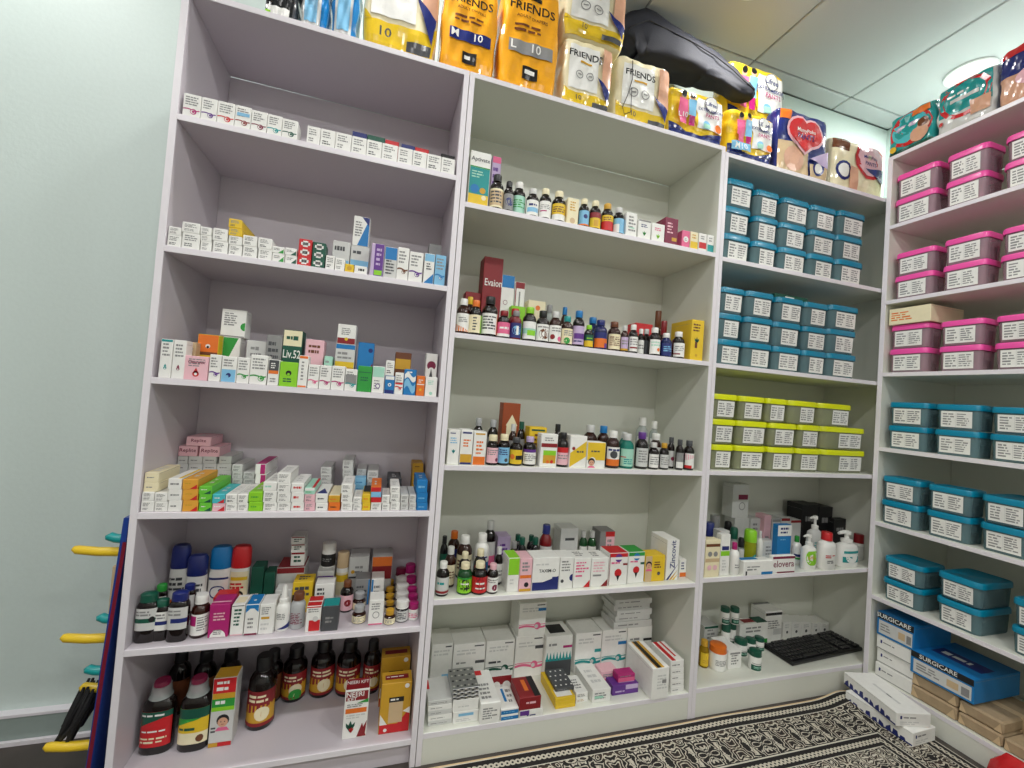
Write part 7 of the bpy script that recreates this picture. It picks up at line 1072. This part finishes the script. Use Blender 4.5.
def bottle(name, x, y, z, w, fl, h, style, glass, cap, ops, seed):
    rnd = random.Random(seed); root = empty(name, (x, y, z)); r = w * .505; prof, (cr, c0, c1), (l0, l1) = STY[style]
    small = h < .03
    m = MB(); m.lathe([(0.00001, 0)] + [(a * r, b * h) for a, b in prof] + [(.00001, prof[-1][1] * h)], glass, 24, fy=fl, exp=2.6 if fl < 1 else 2.0)
    mat = 'clear' if glass in CLEAR else 'plastic' if glass in ('wht', 'lgr', 'sil') else 'glass'
    m.build('bottle_body', mat, root)
    m = MB(); k = cr * r
    if style == 'pump':
        m.lathe([(k, c0 * h), (k * 1.1, c0 * h + .001), (k * 1.1, .76 * h), (k * .45, .78 * h), (k * .4, .9 * h), (k * .8, .91 * h), (k * .8, .985 * h), (k * .4, h)], cap, 18)
        m.tube([(0, 0, .955 * h), (-r * .55, 0, .955 * h), (-r * .9, 0, .93 * h)], [k * .42, k * .4, k * .28], cap, 8); nm = 'pump_head'
    elif style == 'spray':
        m.lathe([(k * 1.3, c0 * h), (k * 1.3, .7 * h), (k * .95, .72 * h), (k * .62, .95 * h), (k * .45, h)], cap, 18); nm = 'nozzle'
    elif style in ('talc', 'oval'):
        m.lathe([(k, c0 * h), (k * 1.04, c0 * h + .1 * (h - c0 * h)), (k * 1.0, c0 * h + .8 * (h - c0 * h)), (k * .8, .985 * h), (k * .4, h)], cap, 24, fy=(fl + .1 if fl < 1 else 1), exp=2.4 if fl < 1 else 2.0); nm = 'cap'
    else:
        m.lathe([(k * .97, c0 * h), (k, c0 * h + .0006), (k, (c1 - .02) * h), (k * .9, c1 * h)], cap, 36, knurl=.035); m.lathe([(k * 1.03, c0 * h), (k * 1.03, (c0 + .025) * h)], cap, 20); nm = 'lid' if style in ('jar', 'pill') else 'cap'
    m.build(nm, 'plastic', root)
    if style == 'tonic' and cap == 'mar':
        m = MB(); m.lathe([(r * .72, .78 * h), (r * .62, .84 * h), (r * .57, .94 * h)], 'clr', 20); m.build('measuring_cup', 'clear', root)
    m = MB(); A = 1.35 if fl == 1 else 1.1; R = r + .0003
    ex = 2.6 if fl < 1 else 2.0
    def fn(u, v, q):
        a = (u - .5) * 2 * A; s_, c_ = math.sin(a), math.cos(a)
        if ex != 2: s_, c_ = math.copysign(abs(s_) ** (2 / ex), s_), abs(c_) ** (2 / ex)
        return ((R + q) * s_, -(R + q) * c_ * fl - (q if fl < 1 else 0), (l0 + v * (l1 - l0)) * h)
    art(m, ops, fn, (2 * A * r) / ((l1 - l0) * h), rnd, 12, .00014); 
    if m.f: m.build('label', 'label', root)
    return root
# ------------------------------------------------------------------ place them
for n, it in enumerate(ITEMS):
    k, x, y, z, w, d, h = it[:7]
    if k == 'c':
        base, top, ops, name, cat, label, sh = it[7:]
        o = carton(name, x, y + d / 2, z + .0002, w, d, h - .0003, base, top, ops, n)
    else:
        style, glass, cap, ops, name, cat, label, sh = it[7:]
        o = bottle(name, x, y, z + .0002, w, d, h, style, glass, cap, ops, n)
    tag(o, label, cat, grp(PLUR.get(cat, cat), sh))
for n, (x, y, z, w, d, h, rot, base, top, ops, name, cat, label, sh) in enumerate(U4BOXES):
    if rot: o = carton(name, x + d / 2, y, z + .0002, w, d, h, base, top, ops, 900 + n, math.radians(rot))
    else: o = carton(name, x, y + d / 2, z + .0002, w, d, h, base, top, ops, 900 + n)
    tag(o, label, cat, grp(PLUR.get(cat, cat), sh))
def rrect(w, d, rc, n=4):
    P = []
    for cx, cy, a0 in ((w / 2 - rc, -d / 2 + rc, -90), (w / 2 - rc, d / 2 - rc, 0), (-w / 2 + rc, d / 2 - rc, 90), (-w / 2 + rc, -d / 2 + rc, 180)):
        for i in range(n + 1): a = math.radians(a0 + 90 * i / n); P.append((cx + rc * math.cos(a), cy + rc * math.sin(a)))
    return P
def loft(m, rings, c, cap0=True, cap1=True):
    k = len(rings[0]); V = [p for r in rings for p in r]; F = []
    for j in range(len(rings) - 1):
        for i in range(k): a, b = j * k + i, j * k + (i + 1) % k; F.append((a, b, b + k, a + k))
    if cap0: F.append(tuple(range(k))[::-1])
    if cap1: F.append(tuple(range((len(rings) - 1) * k, len(rings) * k)))
    m.faces(V, F, c, True)
def ringz(w, d, rc, z): return [(x, y, z) for x, y in rrect(w, d, rc)]
def tub(x, y, z, w, d, h, rot, lid, u0, u1, seed):
    rnd = random.Random(seed); root = empty('storage_tub', (x, y, z), math.radians(rot)); rc = min(w, d) * .16
    zb = h * .83; tp = lambda s: (w * s - .004, d * s - .004)
    m = MB(); wi = .0015
    loft(m, [ringz(tp(.9)[0], tp(.9)[1], rc * .9, .0003), ringz(tp(.93)[0], tp(.93)[1], rc, .004), ringz(tp(.97)[0], tp(.97)[1], rc, zb), ringz(tp(.97)[0] - 2 * wi, tp(.97)[1] - 2 * wi, rc - wi, zb), ringz(tp(.93)[0] - 2 * wi, tp(.93)[1] - 2 * wi, rc - wi, .0045)], {'pk': 'tubp', 'lim2': 'tuby'}.get(lid, 'tubt'))  # clear body takes a tint per lid, painting in the colour the lid reflects
    m.build('tub_body', 'tub', root)
    m = MB(); lw, ld = w - .001, d - .001
    loft(m, [ringz(lw - .006, ld - .006, rc, h * .77), ringz(lw, ld, rc * 1.1, h * .775), ringz(lw, ld, rc * 1.1, h * .93), ringz(lw - .004, ld - .004, rc, h * .985), ringz(lw - .012, ld - .012, rc, h * .995), ringz(lw - .018, ld - .018, rc, h * .97)], lid, False, True)
    m.build('lid', 'plastic', root)
    m = MB(); f0, f1 = .1, .72; wf = tp(.95)[0] - 2 * rc * .5
    def fn(u, v, q):
        zz = h * (f0 + (f1 - f0) * v); s = .93 + .04 * zz / zb; return (-wf / 2 + (u0 + (u1 - u0) * u) * wf, -(d * s - .004) / 2 - .0012 - q, zz)
    m.poly([fn(0, 0, -.0008), fn(1, 0, -.0008), fn(1, 0, 0), fn(0, 0, 0)], 'wht'); m.poly([fn(0, 1, -.0008), fn(1, 1, -.0008), fn(1, 1, 0), fn(0, 1, 0)], 'wht')
    art(m, 'bg wht;t .06 .1 .45 .9 5 gry;t .52 .1 .96 .9 6 gry;r .485 .05 .495 .95 lgr', fn, wf * (u1 - u0) / (h * (f1 - f0)), rnd); m.build('sticker', 'label', root)
    m = MB(); nb = rnd.randint(3, 4); wx = w * .8; cw = wx / nb
    for i in range(nb):
        hh = h * rnd.uniform(.35, .68); x0 = -wx / 2 + i * cw; c = rnd.choice(['lgr', 'gry', 'sil', 'bei', 'lgr', 'gry'] if lid == 'lim2' else ['gry', 'dgy', 'gry', 'dgy', 'brn', 'gry', 'blk'])
        m.box(x0 + .001, x0 + cw - .001, -d * .36, d * .36, .006, hh, c, .002)
        m.box(x0 + cw * .15, x0 + cw * .85, -d * .36 - .001, -d * .3, hh * .3, hh * .7, rnd.choice(['wht', 'gry', 'sil', 'teal', 'gry']), .0004)
    o = m.build('contents', 'card', root); o['kind'] = 'stuff'
    return root
for n, (x, y, z, w, d, h, rot, lid, u0, u1, label, sh) in enumerate(TUBS):
    tag(tub(x, y, z, w, d, h - .0006, rot, lid, u0, u1, 2000 + n), label, 'container', grp('lidded tubs', sh))
# ------------------------------------------------------------------ film packs on top
def pack(x, y, z, w, d, h, rot, base, ops, name, seed):
    rnd = random.Random(seed); root = empty(name, (x, y, z), math.radians(rot)); ph = [rnd.uniform(0, 6.3) for _ in range(8)]
    n = 7.0
    def crease(u, v): return .0022 * math.sin(9 * u + 14 * v + ph[0]) * math.sin(5 * v + ph[1]) + .0016 * math.sin(23 * u - 11 * v + ph[2]) + .0012 * math.sin(31 * v + 7 * u + ph[3]) * (abs(2 * v - 1) ** 2 + .2)
    def sc(v): return max(0.0, 1 - abs(2 * v - 1) ** 14) ** .3
    def side(v): return 1 - .05 * (2 * v - 1) ** 4 + .012 * math.sin(5 * v + ph[4])
    def surf(X, sg, v, q=0):
        Y = sg * max(0.0, 1 - abs(X) ** n) ** (1 / n); s = sc(v); k = crease((X + 1) / 2 + (sg > 0) * .7, v) * min(1, s * 1.2)
        return (X * (w / 2 * (.93 + .07 * s) * side(v)) + (k if abs(X) > .9 else 0), Y * (d / 2 * (.35 + .65 * s) - (k if abs(X) < .999 else 0)) - sg * 0 + (-q), v * h)
    xs = [-1, -.995, -.98, -.95] + [-.9 + 1.8 * i / 30 for i in range(31)] + [.95, .98, .995, 1]
    RG = [(X, -1) for X in xs] + [(X, 1) for X in xs[::-1][1:-1]]
    m = MB(); NU, NV = len(RG), 48; V = []; F = []
    for j in range(NV + 1):
        v = .5 - .5 * math.cos(math.pi * j / NV)
        for X, sg in RG: V.append(surf(X, sg, v))
    for j in range(NV):
        for i in range(NU): a, b = j * NU + i, j * NU + (i + 1) % NU; F.append((a, b, b + NU, a + NU))
    F += [tuple(range(NU))[::-1], tuple(range(NV * NU, NV * NU + NU))]
    m.faces(V, F, base, True)
    def fn(u, v, q):
        return surf((u - .5) * 1.92, -1, .03 + .94 * v, .0012 + q)
    art(m, ops, fn, w / h, rnd, 30, .0007); m.build('film_wrap', 'film', root, angle=60)
    if seed in (7, 11): return root
    m = MB()                                                         # crimped seal along the top
    m2 = [(-w * .4 + w * .8 * i / 24, .0012 * (-1) ** i, h - .004) for i in range(25)]; V = []; F = []
    for p in m2: V += [(p[0], p[1] - .0006, p[2]), (p[0], p[1] + .0006, p[2]), (p[0], p[1] + .004, p[2] + .014), (p[0], p[1] + .003, p[2] + .014)]
    for i in range(24):
        a = i * 4; F += [(a, a + 4, a + 7, a + 3), (a + 1, a + 2, a + 6, a + 5), (a + 3, a + 7, a + 6, a + 2)]
    m.faces(V, F, base, True); m.build('crimped_seal', 'film', root)
    return root
for x, y, z, w, d, h, rot, base, ops, name, cat, label, seed in BAGS:
    tag(pack(x, y, z, w, d, h, rot, base, ops, name, seed), label, cat, 'film packs along the top of the units')
# ------------------------------------------------------------------ navy carry bag lying over the packs
def sweep(name, pts, secs, c, mat, parent=None, label=None):
    """closed soft body: pts = centre line, secs = (half width, half height) with superellipse sections and creases"""
    m = MB(); V = []; F = []; N = 28; pts = [Vector(p) for p in pts]
    for j, (p, (a, b)) in enumerate(zip(pts, secs)):
        d = (pts[min(j + 1, len(pts) - 1)] - pts[max(j - 1, 0)]).normalized(); u = Vector((0, 1, 0)); w = d.cross(u).normalized() * -1
        for i in range(N):
            t = 2 * math.pi * i / N; ca, sa = math.cos(t), math.sin(t); ca, sa = math.copysign(abs(ca) ** .55, ca), math.copysign(abs(sa) ** .55, sa)
            k = 1 + .05 * math.sin(3 * t + j * .35) + .05 * math.sin(8 * t - j * .8) * math.sin(j * .5)
            V.append(p + u * ca * a * k + w * sa * b * k)
    for j in range(len(pts) - 1):
        for i in range(N): q, r = j * N + i, j * N + (i + 1) % N; F.append((q, r, r + N, q + N))
    F += [tuple(range(N)), tuple(range((len(pts) - 1) * N, len(pts) * N))[::-1]]
    m.faces(V, F, c, True); return m.build(name, mat, parent, angle=75)
bag = empty('carry_bag', (1.65, .12, 2.37)); tag(bag, 'long dark navy nylon bag lying slanted across the diaper packs', 'bag')
NB0 = [(1.388, 0.225, 2.566, 0.03, 0.05), (1.404, 0.225, 2.597, 0.06, 0.082), (1.474, 0.22, 2.632, 0.068, 0.094), (1.578, 0.215, 2.618, 0.068, 0.086), (1.677, 0.2, 2.594, 0.066, 0.078), (1.775, 0.18, 2.561, 0.06, 0.066), (1.831, 0.135, 2.502, 0.05, 0.052), (1.867, 0.082, 2.433, 0.036, 0.04), (1.903, 0.066, 2.412, 0.028, 0.026), (1.918, 0.06, 2.404, 0.012, 0.014)]
NB = []
for a_, b_ in zip(NB0[:-1], NB0[1:]):
    for i in range(4): NB.append(tuple(p + (q - p) * i / 4 for p, q in zip(a_, b_)))
NB.append(NB0[-1])
o = sweep('bag_body', [tuple(a - b for a, b in zip(p[:3], (1.65, .12, 2.37))) for p in NB], [(p[3], p[4]) for p in NB], (17, 20, 34), 'cloth', bag)
m = MB(); L_ = [tuple(a - b for a, b in zip((p[0], p[1] - p[3] * 1.06, p[2] + p[4] * .25), (1.65, .12, 2.37))) for p in NB[1:-1]]; m.tube(L_, .0022, 'blk', 6); m.build('seam_piping', 'cloth', bag)
m = MB(); sx, sz = 1.344, 2.357
pts = [(sx, .024, sz), (sx + .002, .021, sz - .07), (sx - .012, .021, sz - .13), (sx - .03, .021, sz - .18), (sx - .022, .02, sz - .205), (sx + .004, .02, sz - .19), (sx + .002, .021, sz - .1)]
m.tube([tuple(a - b for a, b in zip(p, (1.65, .12, 2.37))) for p in pts], .0015, 'blk', 6); m.build('drawstring', 'cloth', bag)
# ------------------------------------------------------------------ glove boxes on the rug
for (x, y, z, w, d, h, rz, lab) in ((2.507, -.165, .0065, .125, .222, .047, 2, 'long white box on the rug, lower of two, by the right unit'), (2.512, -.148, .0545, .13, .225, .047, -14, 'long white box on the rug lying askew on another box')):
    o = carton('glove_box', x, y, z, w, d, h, 'wht', 'r .42 .2 .5 .7 lgr;t .44 .3 .48 .5 1 dgy', 'r .1 .55 .16 .8 nvy;t .2 .55 .6 .8 1 gry;t .1 .1 .8 .4 2 lgr', 77, math.radians(rz)); tag(o, lab, 'box', 'glove boxes on the rug')
    m = MB()
    for i in range(9):
        yy = -d / 2 + .02 + i * d * .1
        m.poly([(-w / 2 - .0003, yy, .002), (-w / 2 - .0003, yy + .02, .002), (-w / 2 - .0003, yy + .017, .014 + .008 * (i % 2)), (-w / 2 - .0003, yy + .004, .014 + .006 * (i % 3))], 'nvy')
    m.poly([(-w / 2 - .0002, -d / 2 + .002, .001), (-w / 2 - .0002, d / 2 - .002, .001), (-w / 2 - .0002, d / 2 - .002, .006), (-w / 2 - .0002, -d / 2 + .002, .006)], 'nvy')
    m.build('blue_side_print', 'card', o)
o = sweep('pouch', [(2.567, -.47, .007), (2.567, -.475, .03), (2.567, -.48, .07), (2.567, -.485, .1), (2.567, -.487, .112)], [(.05, .028), (.06, .034), (.055, .03), (.035, .02), (.03, .004)], 'red', 'film')
tag(o, 'red glossy pouch at the lower right corner of the photo', 'pouch')
# ------------------------------------------------------------------ keyboard
kb = empty('computer_keyboard', (2.495, .125, .1043), math.radians(4)); tag(kb, "black computer keyboard lying on the corner unit's bottom shelf", 'keyboard')
m = MB(); m.box(-.225, .225, -.07, .07, .0, .016, (20, 20, 22), .004); m.build('case', 'plastic', kb)
km = MB(); km.box(-.0085, .0085, -.0085, .0085, 0, .006, (30, 30, 33), .0015); k0 = None
for r in range(6):
    for c in range(22):
        if r == 0 and c in (1, 6, 11, 15, 16): continue
        if r == 5 and 4 <= c <= 8: continue
        if c in (15, 19) and r != 0: continue
        if k0 is None: k0 = km.build('key', 'plastic', kb); o = k0
        else: o = k0.copy(); COL.objects.link(o)
        o.location = (-.212 + c * .0202, .056 - r * .0212, .0162)
m = MB(); m.box(-.045, .045, -.0085, .0085, 0, .006, (30, 30, 33), .0015); m.build('space_bar', 'plastic', kb, (-.212 + 6 * .0202, .056 - 5 * .0212, .0162))
# ------------------------------------------------------------------ hook display leaning on the lilac unit's side
ds = empty('hook_display', (-.03, .12, 0)); tag(ds, 'tall narrow blue and red hook display leaning on the lilac unit side', 'display stand')
m = MB(); n = 12; prof = [(-.046, -.034, 0), (-.03, -.018, .4), (-.014, -.0015, .745)]
V = []
for a, b, zz in prof: V += [(a + .03, -.115, zz), (b + .03, -.115, zz), (b + .03, .1, zz), (a + .03, .1, zz)]
F = [(0, 1, 2, 3)[::-1], (8, 9, 10, 11)]
for j in (0, 4): F += [(j + i, j + (i + 1) % 4, j + 4 + (i + 1) % 4, j + 4 + i) for i in range(4)]
m.faces(V, F, (26, 60, 140)); m.build('board', 'plastic', ds)
m = MB()
V = []
for a, b, zz in prof: V += [(b + .0302 - .009, -.1165, zz + (.02 if zz == 0 else -.06 if zz > .7 else 0)), (b + .0302 - .001, -.1165, zz + (.02 if zz == 0 else -.06 if zz > .7 else 0))]
m.faces(V, [(0, 1, 3, 2), (2, 3, 5, 4)], (120, 22, 44)); m.build('red_stripe', 'plastic', ds)
def bx_(z): return -.046 + .032 * z / .745 + .03
for nm, z, ln, c, y in (('yellow_hook', .652, .105, 'yel', -.09), ('yellow_hook', .435, .1, 'yel', -.09), ('yellow_hook', .292, .06, 'yel', -.06), ('yellow_hook', .172, .1, 'yel', -.09), ('teal_hook', .688, .034, 'teal', -.1), ('teal_hook', .487, .026, 'teal', -.1), ('teal_hook', .36, .036, 'teal', -.1)):
    m = MB(); x = bx_(z); m.tube([(x + .002, y, z), (x - ln * .5, y, z + .002), (x - ln * .92, y, z + .008), (x - ln, y, z + .012)], [.0115, .011, .0105, .006], c, 10); m.build(nm, 'plastic', ds)
m = MB(); x = bx_(.55); m.box(x - .012, x - .002, -.1, -.03, .5, .62, 'bei', .002); m.box(x - .008, x - .004, -.07, -.06, .62, .64, 'bei', .0005); m.build('hanging_card', 'card', ds)
for i in range(11):
    x = bx_(.3) - .022 - .0085 * (i % 5); y = -.085 + .012 * (i // 2)
    m = MB(); rnd = random.Random(i); s = rnd.uniform(.0, .03); m.tube([(x, y, .306), (x - .006, y - .004, .278), (x - .018 - s * .3, y - .006, .23), (x - .03 - s, y, .19 - .012 * (i % 3))], [.003, .006, .0065, .005], 'blk', 6)
    o = m.build('hair_band', 'cloth', None, (-.03, .12, 0)); tag(o, 'black strap in the bunch hanging from the hook display', 'strap', 'black straps on the hook display')
